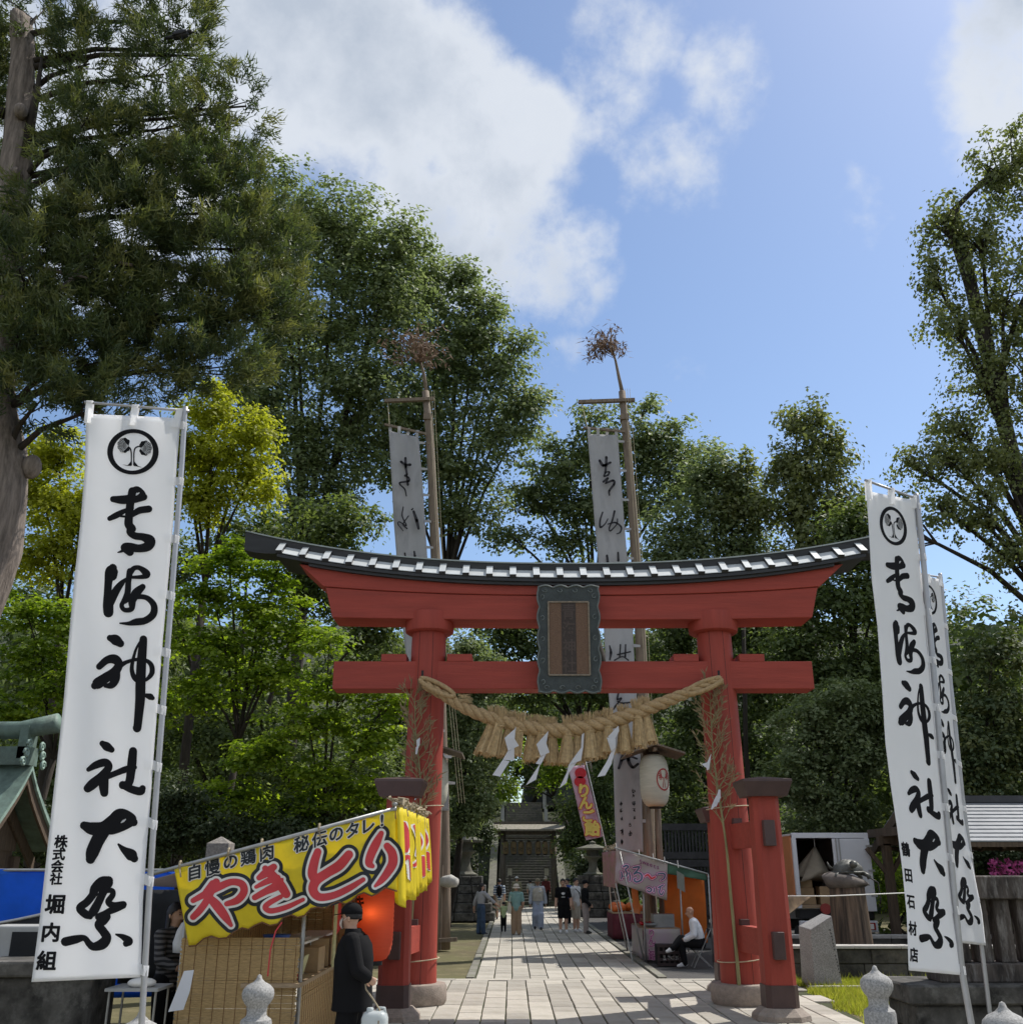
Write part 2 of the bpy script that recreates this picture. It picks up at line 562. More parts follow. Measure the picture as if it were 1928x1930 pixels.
# --- stone paving: planks of granite in long courses
X0 = 1.12                                          # axis of the approach
m_slab = mat('granite_slab', (.40, .372, .32), rough=.85, var=.16, scale=9, bump=.35, bscale=60, rnd=.20, dirt=(.20, .18, .13), dirt_amt=.65, dirt_scale=2.2)
m_joint = mat('joint_soil', (.075, .07, .04), rough=.95, var=.4, scale=12, col2=(.05, .065, .02))
def slab_mesh(w, l, sd):
    r = random.Random(sd)
    mb = MB()
    b = .008
    jit = lambda: r.uniform(-.004, .004)
    w2, l2, h = w / 2, l / 2, .05
    base = [(-w2, -l2), (w2, -l2), (w2, l2), (-w2, l2)]
    lo = [(x + jit(), y + jit(), -h) for x, y in base]
    mid = [(p[0], p[1], -b) for p in lo]
    top = [(p[0] * (1 - 2 * b / w), p[1] * (1 - 2 * b / l), r.uniform(-.002, .002)) for p in lo]
    mb.loft([lo, mid, top])
    return mb.mesh('paving_slab')
CW = .37
LENS = [.62, .8, .95, 1.1, 1.3]
SLABM = {}
for L_ in LENS:
    for k in range(3):
        SLABM[(L_, k)] = slab_mesh(CW - .022, L_ - .010, int(L_ * 1000) + k)
        SLABM[(L_, k)].materials.append(m_slab)
def pave(root, x_lo, ncol, y_lo, y_hi, keep=None, stuff_from=None):
    rest = MB()
    for c in range(ncol):
        x = x_lo + (c + .5) * CW
        y = y_lo - random.uniform(0, .5)
        while y < y_hi - .2:
            L_ = random.choice(LENS)
            yc = y + L_ / 2
            y += L_
            if yc - L_ / 2 < y_lo - .01:
                yc = (y_lo + y) / 2; l2 = y - y_lo
                if l2 < .2: continue
            elif y > y_hi:
                l2 = y_hi - (y - L_); yc = (y_hi + y - L_) / 2
                if l2 < .2: continue
            else:
                l2 = L_
            if keep and not keep(x, yc): continue
            if stuff_from and yc > stuff_from:
                rest.box((x, yc, -.025), (CW - .022, l2 - .01, .05)); continue
            o = bpy.data.objects.new('paving_slab', SLABM[(L_, random.randrange(3))])
            COL.objects.link(o)
            o.location = (x, yc, random.uniform(-.003, .004)); o.scale = (1, l2 / L_, 1)
            o.rotation_euler = (random.uniform(-.004, .004), random.uniform(-.006, .006), 0)
            o.parent = root
    if rest.v:
        tag(rest.build('far_paving', m_slab, root), kind='stuff')
Y_PL = 21.75                                       # where the wide apron meets the narrow path
mb = MB(); mb.add([(X0 - 1.88, Y_PL, -.03), (X0 + 1.88, Y_PL, -.03), (X0 + 1.88, 62.5, -.03), (X0 - 1.88, 62.5, -.03)], [(0, 1, 2, 3)])
path = tag(mb.build('path', m_joint), kind='structure')
pave(path, X0 - 1.85, 10, Y_PL + .32, 62.3, stuff_from=47)
mb = MB(); mb.add([(-5.2, 13.2, -.031), (5.0, 13.2, -.031), (5.6, Y_PL, -.031), (-5.2, Y_PL, -.031)], [(0, 1, 2, 3)])
apron = tag(mb.build('pavement', m_joint), kind='structure')
def kp(x, y):
    return x < 5.05 + (y - 15.8) * .085 + .12 * math.sin(y * 3.1)
pave(apron, -4.9, 33, 14.8, Y_PL, keep=kp)
# cross course of slabs where the two meet
cm = slab_mesh(1.12, .29, 5); cm.materials.append(m_slab)
for i in range(8):
    o = bpy.data.objects.new('cross_slab', cm); COL.objects.link(o); o.location = (X0 - 3.55 + i * 1.13 - .4, Y_PL + .15, .002); o.parent = path
# kerb stones beside the path
m_kerb = mat('kerb_stone', (.20, .19, .16), rough=.9, var=.25, scale=8, bump=.4, rnd=.15, dirt=(.07, .09, .03), dirt_amt=.6)
km = MB().box((0, 0, -.03), (.16, 1.16, .1)).mesh('kerb_stone'); km.materials.append(m_kerb)
for s in (-1, 1):
    for i in range(22):
        o = bpy.data.objects.new('kerb_stone', km); COL.objects.link(o)
        o.location = (X0 + s * 1.96, Y_PL + .95 + i * 1.18, .005 + random.uniform(-.01, .01)); o.parent = path
# asphalt strip on the right and the bridge deck under the photographer
m_asph = mat('asphalt', (.07, .067, .065), rough=.93, var=.2, scale=30, bump=.5, bscale=90, dirt=(.12, .11, .09), dirt_amt=.5)
mb = MB(); mb.add([(3.15, Y_PL + .3, -.02), (4.6, Y_PL + .3, -.02), (14, 26.5, -.02), (14, 60, -.02), (3.15, 60, -.02)], [(0, 1, 2, 3, 4)])
tag(mb.build('road', m_asph), kind='structure')
m_deck = mat('bridge_deck', (.34, .33, .30), rough=.9, var=.15, scale=7, bump=.3)
mb = MB(); mb.box((.5, 4.9, .18), (7.2, 16.0, .3))
tag(mb.build('bridge_deck', m_deck), kind='structure')

# --- the stairs up the hill behind the little gate
m_step = mat('mossy_step_stone', (.105, .10, .085), rough=.92, var=.3, scale=5, bump=.5, dirt=(.07, .085, .03), dirt_amt=.6)  # base colour also darkened to carry the shade over the stairs
stairs = tag(bpy.data.objects.new('stone_stairs', None), 'long flight of mossy stone stairs climbing the hill behind the lantern gate', 'stairs')
COL.objects.link(stairs); stairs.location = (X0, 65, 0)
sx0, sx1 = at(938, 1700, 66).x, at(1052, 1700, 66).x
CXS = (sx0 + sx1) / 2
n1 = 27
for i in range(n1):
    z1 = .165 * (i + 1)
    y0 = 66 + .42 * i
    mb = MB().box((CXS, y0 + .26, z1 - .12), (3.9 - .012 * i, .52, .24))
    bevel(mb.build('step', m_step, stairs), .015, 1)
top1 = .165 * n1; y1 = 66 + .42 * n1
MB().box((CXS, y1 + 5.0, top1 - .15), (7, 10.0, .29)).build('landing', m_step, stairs)
n2 = 20
for i in range(n2):
    z1 = top1 + .17 * (i + 1)
    y0 = y1 + 9.6 + .42 * i
    bevel(MB().box((CXS + .1, y0 + .26, z1 - .12), (3.3, .52, .24)).build('step', m_step, stairs), .015, 1)
top2 = top1 + .17 * n2; y2 = y1 + 9.6 + .42 * n2
MB().box((CXS, y2 + 5, top2 - .15), (12, 10, .29)).build('landing', m_step, stairs)
# sloping cheek walls
m_cheek = mat('old_stone_cheek', (.13, .125, .10), rough=.9, var=.3, scale=3, bump=.5, dirt=(.1, .12, .035), dirt_amt=.75, dirt_scale=1.2)
for s in (-1, 1):
    x = CXS + s * 2.25
    mb = MB(); mb.prism([(x - .24, 65.6, 0), (x - .24, 65.6, .5), (x - .24, y1, top1 + .35), (x - .24, y1 + .6, top1 + .35), (x - .24, y1 + .6, 0)], (.48, 0, 0))
    mb.build('cheek_wall', m_cheek, stairs)
m_post = mat('pale_stone_post', (.46, .45, .42), rough=.85, var=.15, scale=10, bump=.3, dirt=(.2, .2, .15))
for s in (-1, 1):
    for k in range(3):
        p = (CXS + .1 + s * 1.9, y1 + 9.5 + k * 3.6, top1 + k * 1.45)
        mb = MB().box((p[0], p[1], p[2] + .65), (.3, .3, 1.5)); mb.box((p[0], p[1], p[2] + 1.43), (.42, .42, .08))
        mb.build('stair_post', m_post, stairs)
# the wider old steps to the left of the gate
left_steps = thing('side_steps', 'broad shallow mossy steps beside the lantern gate, behind the stone lantern', 'steps', (CXS - 5, 62, 0))
for i in range(13):
    z1 = .2 * (i + 1)
    y0 = 58 + .95 * i
    bevel(MB().box((CXS - 5.4, y0 + .6, z1 - .16), (5.0 - .06 * i, 1.2, .3)).build('step', m_step, left_steps), .03, 1)
# ================================================================ the red gate
m_red = mat('red_lacquer_wood', (.345, .058, .040), rough=.62, var=.14, scale=3.0, stretch=(3, 3, .35), bump=.25, bscale=14, dirt=(.22, .05, .038), dirt_amt=.4, dirt_scale=1.0, spec=.3)
m_redh = mat('red_lacquer_beam', (.345, .058, .040), rough=.62, var=.13, scale=3.0, stretch=(.35, 3, 4), bump=.3, bscale=12, dirt=(.22, .05, .038), dirt_amt=.4, dirt_scale=1.2, spec=.3)
m_cop = mat('brown_copper_cap', (.085, .052, .048), rough=.5, var=.15, scale=4, bump=.1)
m_roofd = mat('dark_copper_roof', (.035, .036, .038), rough=.45, var=.25, scale=3, bump=.15, bscale=20, stretch=(.4, 2, 4), metal=.2)
m_roofp = mat('copper_plate_painted_sheen', (.60, .62, .61), rough=.38, var=.10, scale=5, bump=.05, metal=.1, rnd=.06)  # whitened: the sky's reflection on grey copper is put into the colour
m_plin = mat('pillar_granite', (.30, .25, .21), rough=.88, var=.2, scale=14, bump=.5, bscale=50, dirt=(.2, .17, .14), dirt_amt=.6, dirt_scale=4)
m_rust = mat('dark_iron', (.04, .035, .033), rough=.6, var=.2, metal=.5)
YT = 18.1
torii = thing('torii_gate', 'tall red wooden shrine gate with curved black roof and four bracing posts', 'gate', (X0, YT, 0))
PX = 2.68
zr0, zr1 = at(813, 1187, YT - .4).z, at(813, 1150, YT - .45).z     # ring under the beam
for s in (-1, 1):
    base = Vector((X0 + s * (PX + .045), YT, 0)); top = Vector((X0 + s * (PX - .03), YT, zr1 + .1))
    mb = MB()
    pts, rad = [], []
    for k in range(15):
        t = k / 14
        pts.append(base.lerp(top, t) + Vector((0, 0, .30 * (1 - t)))); rad.append(.345 - .03 * t + (.012 * math.exp(-t * 14)))
    mb.tube(pts, rad, 40)
    pil = mb.build('pillar', m_red, torii, angle=40)
    ring = MB().lathe([(.40, zr0), (.445, zr0 + .03), (.455, zr0 + .10), (.455, zr1 - .02), (.44, zr1 + .02)], (top.x, YT, 0), 40)
    ring.build('capital_ring', m_red, pil, angle=40)
    pl = MB().lathe([(.50, 0.0), (.53, .05), (.53, .26), (.50, .31), (.40, .32)], (base.x, YT, 0), 32)
    pl.build('plinth', m_plin, pil, angle=40)
    # seams of the cladding boards
    sm = MB()
    for a in (-2.05, -1.25):
        sm.tube([p + Vector((math.cos(a), math.sin(a), 0)) * (r + .0005) for p, r in zip(pts, rad)], .004, 4)
    sm.build('board_seam', m_rust, pil)
    # hook for the straw rope
    hk = at(797 if s < 0 else 1353, 1268, YT - .48)
    hx = base.lerp(top, .82).x
    MB().tube([(hk.x, YT - .28, hk.z - .12), (hk.x, YT - .5, hk.z - .12), (hk.x, YT - .53, hk.z - .08), (hk.x, YT - .53, hk.z + .03)], .022, 8).build('rope_hook', m_rust, pil, smooth=True)

# bracing posts, two in front and two behind, with through tenons
BP = 2.88
def brace_post(x, y, zt, s, front):
    w = .44
    mb = MB()
    def ring(z, w, c=.07):
        h = w / 2
        return [Vector((x + a, y + b, z)) for a, b in ((-h + c, -h), (h - c, -h), (h, -h + c), (h, h - c), (h - c, h), (-h + c, h), (-h, h - c), (-h, -h + c))]
    mb.loft([ring(.46, w + .02), ring(.55, w + .015), ring(zt, w - .03)])
    po = mb.build('bracing_post', m_red, torii)
    mb = MB(); mb.loft([ring(.16, w + .05), ring(.475, w + .045)]); mb.build('copper_shoe', m_cop, po)
    cp = MB()
    def sq(z, h): return [Vector((x + a * h, y + b * h, z)) for a, b in ((-1, -1), (1, -1), (1, 1), (-1, 1))]
    cp.loft([sq(zt - .02, .31), sq(zt + .20, .385), sq(zt + .235, .38), sq(zt + .29, .05)])
    cp.build('post_cap', m_cop, po)
    sb = MB(); sb.loft([ring(0, w + .36, .2), ring(.07, w + .34, .2), ring(.17, w + .12, .14)]); sb.build('base_stone', m_plin, po)
    for zc in (2.62, 1.02):
        f = -1 if front else 1
        t = MB().box((x - s * .02, y + f * (w / 2 + .05), zc), (.17, .16, .38)); bevel(t.build('tenon', m_cop, po), .008, 1)
for s in (-1, 1):
    zt = at(1430, 1500, 16.3).z
    brace_post(X0 + s * BP, YT - 1.8, zt, s, True)
    brace_post(X0 + s * BP, YT + 1.8, at(1320, 1548, 19.9).z, s, False)
    for zc in (2.62, 1.02):
        xa, xb = X0 + s * (PX + .03), X0 + s * BP
        for f in (-1, 1):
            mb = MB(); mb.bar((xb, YT + f * 1.58, zc), (xa, YT + f * .26, zc), .17, .40); mb.build('bracing_beam', m_redh, torii)
            mb = MB().box((xa + (xb - xa) * .16, YT + f * .40, zc + .245), (.14, .22, .09)); mb.build('wedge', m_cop, torii)

# lower tie beam with its wedges
zn0, zn1 = at(633, 1298, YT - .26).z, at(633, 1246, YT - .26).z
xn = 4.36
mb = MB().box((X0, YT, (zn0 + zn1) / 2), (2 * xn, .50, zn1 - zn0))
bevel(mb.build('tie_beam', m_redh, torii), .012, 2)
for s in (-1, 1):
    for k in (-1, 1):
        x = X0 + s * (PX - .01) + k * .60
        bevel(MB().box((x, YT - .003, zn1 + .065), (.46, .506, .137)).build('wedge', m_redh, torii), .006, 1)

# upper beams and curved roof
def sag(x, A, L_=6.25, p=2.35): return A * (abs(x) / L_) ** p
zs0 = at(1074, 1168, YT - .36).z; zk0 = at(1074, 1122, YT - .36).z
EY, RY = .52, .25                                 # how far the eave and the ridge stand out
ze0 = at(1074, 1096, YT - EY).z                  # underside of the eave
zpl = at(1074, 1088.5, YT - EY).z - ze0          # plate at the eave, above the underside
zpu = at(1074, 1077.0, YT - RY).z - ze0          # plate at the ridge
zt0 = at(1074, 1061, YT - RY).z                  # top of the ridge
def beam(hl0, hl1, z0, z1, A0, A1, hy, name, m, n=40):
    mb = MB(); rings = []
    for i in range(n + 1):
        t = -1 + 2 * i / n
        xb, xt = hl0 * t, hl1 * t
        zb, zt_ = z0 + sag(xb, A0), z1 + sag(xt, A1)
        rings.append([Vector((X0 + xb, YT - hy, zb)), Vector((X0 + xb, YT + hy, zb)), Vector((X0 + xt, YT + hy, zt_)), Vector((X0 + xt, YT - hy, zt_))])
    mb.loft(rings)
    return bevel(mb.build(name, m, torii), .01, 1)
beam(4.42, 4.58, zs0, zk0 - .006, .10, .34, .36, 'lower_lintel', m_redh)
beam(4.62, 5.10, zk0, ze0 + .06, .34, .52, .385, 'upper_lintel', m_redh)
AE = .66
mb = MB(); rings = []
for i in range(61):                                # boarded soffit and fascia
    x = -5.5 + 11.0 * i / 60
    z = ze0 + sag(x, AE)
    rings.append([Vector((X0 + x, YT + a, z + b)) for a, b in ((-EY, 0), (EY, 0), (EY, zpl - .02), (EY - .04, zpl), (0, zpu - .03), (-EY + .04, zpl), (-EY, zpl - .02))])
mb.loft(rings); mb.build('eave_board', m_roofd, torii)
mb = MB(); rings = []
for i in range(61):
    x = -4.9 + 9.8 * i / 60
    z = ze0 + sag(x, AE) - .055
    rings.append([Vector((X0 + x, YT + a, z + b)) for a, b in ((-EY + .05, 0), (EY - .05, 0), (EY - .05, .054), (-EY + .05, .054))])
mb.loft(rings); mb.build('fascia_strip', m_roofd, torii)
zru = zt0 - ze0                                   # height of the roof above the eave
mb = MB(); rings = []
for i in range(61):
    x = -6.2 + 12.4 * i / 60
    z = ze0 + sag(x, AE)
    k = 1.0
    rings.append([Vector((X0 + x * k, YT + a, z + b)) for a, b in ((-RY + .02, zpu - .06 - .16 * smoothstep(5.0, 6.1, abs(x))), (RY - .02, zpu - .06 - .16 * smoothstep(5.0, 6.1, abs(x))), (RY, zru - .03), (0.0, zru + .02), (-RY, zru - .03))])
mb.loft(rings); mb.build('ridge_beam', m_roofd, torii)
mb = MB(); rings = []
for i in range(61):
    x = -6.2 + 12.4 * i / 60
    z = ze0 + sag(x, AE) + zru
    rings.append([Vector((X0 + x, YT + a, z + b)) for a, b in ((-RY - .025, -.025), (RY + .025, -.025), (RY + .01, .004), (0, .03), (-RY - .01, .004))])
mb.loft(rings); mb.build('ridge_cap', mat('grey_copper_edge', (.20, .23, .22), rough=.5, var=.2), torii)
# roof plates between battens, front and back
NB = 25
for f in (-1, 1):
    for i in range(NB):
        x0, x1 = -5.46 + 10.92 * i / NB, -5.46 + 10.92 * (i + 1) / NB
        vs = []
        for x in (x0, x1):
            z = ze0 + sag(x, AE)
            vs += [(X0 + x, YT + f * (EY - .01), z + zpl + .015), (X0 + x, YT + f * (RY - .03), z + zpu + .03)]
        mb = MB(); mb.prism([vs[0], vs[2], vs[3], vs[1]], (0, 0, -.012)); mb.build('roof_plate', m_roofp, torii)
    for i in range(NB + 1):
        x = -5.46 + 10.92 * i / NB
        z = ze0 + sag(x, AE)
        a, b = Vector((X0 + x, YT + f * (EY + .03), z + zpl + .01)), Vector((X0 + x, YT + f * (RY - .02), z + zpu + .055))
        mb = MB(); d = (b - a).normalized()
        rot = Matrix((Vector((1, 0, 0)), d, Vector((1, 0, 0)).cross(d))).transposed()
        mb.box((a + b) / 2, (.12, (b - a).length, .07), rot); bt = mb.build('roof_batten', [m_roofd, m_roofp], torii)
        for p in bt.data.polygons:
            if p.normal.z > .5: p.material_index = 1  # upward faces whitened, light from above put into the batten colour

# name plaque
m_pf = mat('verdigris_frame', (.045, .055, .055), rough=.6, var=.3, scale=6, bump=.3)
m_pe = mat('worn_frame_edge', (.13, .15, .145), rough=.6, var=.25, scale=10)
m_pw = mat('plaque_bronze', (.15, .085, .05), rough=.55, var=.22, scale=40, bump=.6, bscale=55)
m_pd = mat('plaque_dark', (.045, .032, .026), rough=.6, var=.2, scale=30)
YP = YT - .62
pq = at(1072, 1203, YP)
plaque = MB()
hw, hh = .555, .96
def wav(n0):
    pts = []
    n = 150
    for i in range(n):
        t = i / n * 4
        e, q = int(t), t - int(t)
        c = [(-hw, -hh), (hw, -hh), (hw, hh), (-hw, hh)]
        a, b = c[e], c[(e + 1) % 4]
        x, z = a[0] + (b[0] - a[0]) * q, a[1] + (b[1] - a[1]) * q
        k = 4 if e % 2 == 0 else 5
        w = .022 * (abs(math.sin(q * math.pi * k)) * 2 - 1) * (1 if .04 < q < .96 else 0)
        nx_, nz_ = [(0, -1), (1, 0), (0, 1), (-1, 0)][e]
        pts.append((x + nx_ * (w + n0), z + nz_ * (w + n0)))
    return pts
lean = .10
def pl3(x, z, d=0.0): return Vector((pq.x + x, YP - lean * z * .55 - d, pq.z + z))
pl_root = MB()
pl_root.prism([pl3(x, z) for x, z in wav(0)], (0, .07, 0))
po = pl_root.build('name_plaque', m_pf, torii)
po['label'] = 'bronze name plaque with wavy dark frame'
edge = MB(); w_ = wav(-.012); edge.tube([pl3(x, z, .004) for x, z in w_ + w_[:2]], .017, 6)
for e in range(4):
    n = 4 if e % 2 == 0 else 5
    for k in range(n):
        q = (k + .5) / n
        c = [(-hw, -hh), (hw, -hh), (hw, hh), (-hw, hh)]
        a, b = c[e], c[(e + 1) % 4]
        nx_, nz_ = [(0, 1), (-1, 0), (0, -1), (1, 0)][e]
        x, z = a[0] + (b[0] - a[0]) * q + nx_ * .075, a[1] + (b[1] - a[1]) * q + nz_ * .075
        sp = []
        for j in range(12):
            an = j / 11 * 5.0 + e * 1.57
            r = .055 * (1 - j / 13)
            sp.append(pl3(x + r * math.cos(an), z + r * math.sin(an), .004))
        edge.tube(sp, .010, 5)
edge.build('carved_edge', m_pe, po, smooth=True)
iw, ih = .365, .66
for k, (x0, x1, mm) in enumerate(((-iw, -.13, m_pw), (-.13, .13, m_pd), (.13, iw, m_pw))):
    mb = MB(); d = .012 if k != 1 else .018
    mb.prism([pl3(x, z, d) for x, z in ((x0, -ih), (x1, -ih), (x1, ih), (x0, ih))], (0, .02, 0)); mb.build('plaque_panel', mm, po)
fr = MB()
for a, b in (((-iw, -ih), (iw, -ih)), ((iw, -ih), (iw, ih)), ((iw, ih), (-iw, ih)), ((-iw, ih), (-iw, -ih))):
    fr.bar(pl3(*a, .018), pl3(*b, .018), .028)
fr.build('inner_moulding', mat('moulding_gilt', (.21, .17, .12), rough=.5, var=.3, scale=20), po)
for k, ch in enumerate('青海神社'):
    vs, fs = glyph(ch, .012)
    mb = MB(); cz = .48 - k * .32
    mb.add([pl3(v.x * .22, cz + v.y * .27, .024) for v in vs], fs)
    mb.build('relief_character', mat('plaque_relief', (.075, .052, .042), rough=.5, var=.1) if k == 0 else MATS['plaque_relief'], po, fix=False)

# ================================================================ straw rope
m_straw = mat('rice_straw', (.42, .29, .15), rough=.85, var=.3, scale=30, bump=.6, bscale=80, stretch=(1, 1, 1))
m_straw2 = mat('rice_straw_tassel', (.50, .36, .19), rough=.85, var=.3, scale=20)
rope = thing('straw_rope', 'thick twisted straw rope with hanging straw tassels strung across the red gate', 'rope', at(1070, 1380, YT - .55))
RP = [(800, 1289), (835, 1310), (880, 1336), (930, 1355), (985, 1369), (1040, 1377), (1100, 1371), (1160, 1357), (1220, 1336), (1280, 1312), (1325, 1294), (1358, 1281)]
rp3 = []
for (x, y) in RP: rp3.append(at(x, y, YT - .56))
cl = [Vector(p) for p in smooth_path([tuple(p) for p in rp3], 12)]
tot = sum((cl[i + 1] - cl[i]).length for i in range(len(cl) - 1))
def rrad(t): return .062 + .03 * math.sin(math.pi * min(1, max(0, (t - .06) / .88))) if True else 0
for st in range(3):
    pts, rad = [], []
    s = 0
    for i, p in enumerate(cl):
        if i: s += (cl[i] - cl[i - 1]).length
        t = s / tot
        tg = (cl[min(i + 1, len(cl) - 1)] - cl[max(i - 1, 0)]).normalized()
        a = tg.cross(Vector((0, 1, 0))).normalized(); b = tg.cross(a)
        an = s * 11.0 + st * 2.094
        q = rrad(t)
        pts.append(p + (a * math.cos(an) + b * math.sin(an)) * q * .72); rad.append(q * .82)
    # finer steps along the strand
    pts = [Vector(v) for v in smooth_path([tuple(p) for p in pts], 2)]
    rad = [float(v[0]) for v in smooth_path([(r, 0) for r in rad], 2)]
    mb = MB(); mb.tube(pts, rad, 9); mb.build('rope_strand', m_straw, rope, smooth=True)
# loops of thinner rope over the hooks
for s, (hx, hy) in ((-1, (797, 1272)), (1, (1353, 1272))):
    h = at(hx, hy, YT - .56)
    d = (rp3[3] - rp3[0]).normalized() if s < 0 else (rp3[-4] - rp3[-1]).normalized()
    q_ = Vector((0, 0, 1)) - d * d.z
    q_.normalize()
    for k in range(2):
        pts = []
        for i in range(17):
            a = i / 16 * 2 * math.pi
            pts.append(h + Vector((-.0, -.01 - .06 * k, -.10)) + d * (.30 - .34 * math.cos(a)) + q_ * (.075 * math.sin(a)) + Vector((0, .02 * math.sin(a), 0)))
        MB().tube(pts, .042, 8).build('hanging_loop', m_straw, rope, smooth=True)
# frayed end of the rope on the left
fr = MB()
c0 = at(868, 1316, YT - .62)
for i in range(60):
    p = c0 + Vector((random.uniform(-.05, .05), random.uniform(-.04, .04), random.uniform(-.07, .07)))
    fr.tube([p, p + Vector((random.uniform(.1, .2), random.uniform(-.03, .03), random.uniform(-.05, .03)))], [.004, .002], 3)
fr.build('frayed_end', m_straw2, rope)
def rope_at(px):
    best = min(cl, key=lambda p: abs(p.x - at(px, 1370, YT - .56).x)); return best
TAS = [(928, 911, 1), (944, 930, 1), (962, 953, .95), (980, 970, .85), (1003, 999, .95), (1023, 1018, .85), (1041, 1040, .95),
       (1070, 1066, 1), (1090, 1087, 1), (1109, 1109, .95), (1128, 1126, .95), (1147, 1146, .9), (1178, 1179, 1), (1200, 1202, 1), (1216, 1222, .95)]
for k, (tx, bx, sc) in enumerate(TAS):
    a = rope_at(tx)
    px_m = ppm(1070, 1380, YT - .56)
    L_ = .60 * sc
    dx = (bx - tx) / px_m * 1.3
    mb = MB()
    r = random.Random(k)
    dy0 = -.045 if k % 2 else .035
    for j in range(95):
        th, rr = r.uniform(0, 6.283), math.sqrt(r.random())
        p0 = a + Vector((rr * .05 * math.cos(th), dy0 + rr * .05 * math.sin(th), r.uniform(.16, .26)))
        p1 = a + Vector((rr * .065 * math.cos(th), dy0 + rr * .065 * math.sin(th), 0))
        p2 = a + Vector((dx + rr * .155 * math.cos(th), dy0 + rr * .14 * math.sin(th), -L_ + r.uniform(-.035, .03)))
        pm = p1.lerp(p2, .5) + Vector((0, 0, -.0))
        p0 += Vector((rr * .06 * math.cos(th) + r.uniform(-.02, .02), rr * .05 * math.sin(th), 0))
        mb.tube([p0, p1, pm, p2], [.0035, .006, .0075, .007], 3, cap=False)
    mb.tube([a + Vector((0, dy0, .1)), a + Vector((dx * .5, dy0, -L_ * .5)), a + Vector((dx, dy0, -L_ * .96))], [.05, .085, .12], 8)
    mb.tube([a + Vector((.075 * math.cos(t), dy0 + .075 * math.sin(t), -.10)) for t in np.linspace(0, 6.283, 12)], .012, 4)
    mb.build('straw_tassel', m_straw2, rope, fix=False)

# paper streamers on the rope
m_paper = mat('white_paper', (.80, .81, .84), rough=.7, var=.03, transl=.35)
def shide(quads, Y, name, label=None, parent=None, group=None):
    mb = MB()
    for k, q in enumerate(quads):
        dd = (-1) ** k * .012
        mb.prism([at(x, y, Y + dd + .03 * ((j in (0, 3)) - .5)) for j, (x, y) in enumerate(q)], (0, .0025, 0))
    o = mb.build(name, m_paper, parent)
    if parent is None: tag(o, label, 'paper streamer', group)
    return o
Z8 = lambda x, y: (740 + x / 2.835, 1240 + y / 2.835)
def zz(*quads): return [[Z8(*p) for p in q] for q in quads]
S1 = zz([(651, 380), (659, 366), (652, 432), (598, 428)], [(598, 428), (652, 432), (675, 470), (617, 495)], [(617, 495), (650, 465), (650, 548), (588, 545)], [(588, 545), (625, 552), (574, 634), (533, 626)])
S2 = zz([(806, 420), (832, 390), (820, 462), (768, 462)], [(768, 462), (815, 440), (838, 505), (790, 525)], [(790, 525), (826, 500), (792, 570), (764, 565)], [(764, 600), (790, 560), (766, 650), (712, 680)])
S3 = zz([(1010, 410), (1023, 400), (1018, 480), (1006, 480)], [(1006, 480), (1018, 480), (1006, 548), (940, 572)], [(940, 572), (990, 548), (945, 610), (930, 612)], [(930, 612), (945, 604), (928, 668), (890, 696)])
S4 = zz([(1150, 420), (1205, 362), (1210, 390), (1178, 450)], [(1143, 425), (1190, 432), (1190, 480), (1168, 500)], [(1168, 500), (1192, 480), (1170, 560), (1140, 560)], [(1140, 560), (1172, 560), (1135, 628), (1093, 636)])
shide(S1, YT - .75, 'paper_streamer', 'leftmost of the four white zigzag paper streamers on the straw rope', group='paper streamers on the rope')
shide(S2, YT - .75, 'paper_streamer', 'second white zigzag paper streamer from the left on the straw rope', group='paper streamers on the rope')
shide(S3, YT - .75, 'paper_streamer', 'twisted white paper streamer on the rope, just above the pink candy flag', group='paper streamers on the rope')
shide(S4, YT - .75, 'paper_streamer', 'rightmost white zigzag paper streamer on the rope, before the old grey banner', group='paper streamers on the rope')

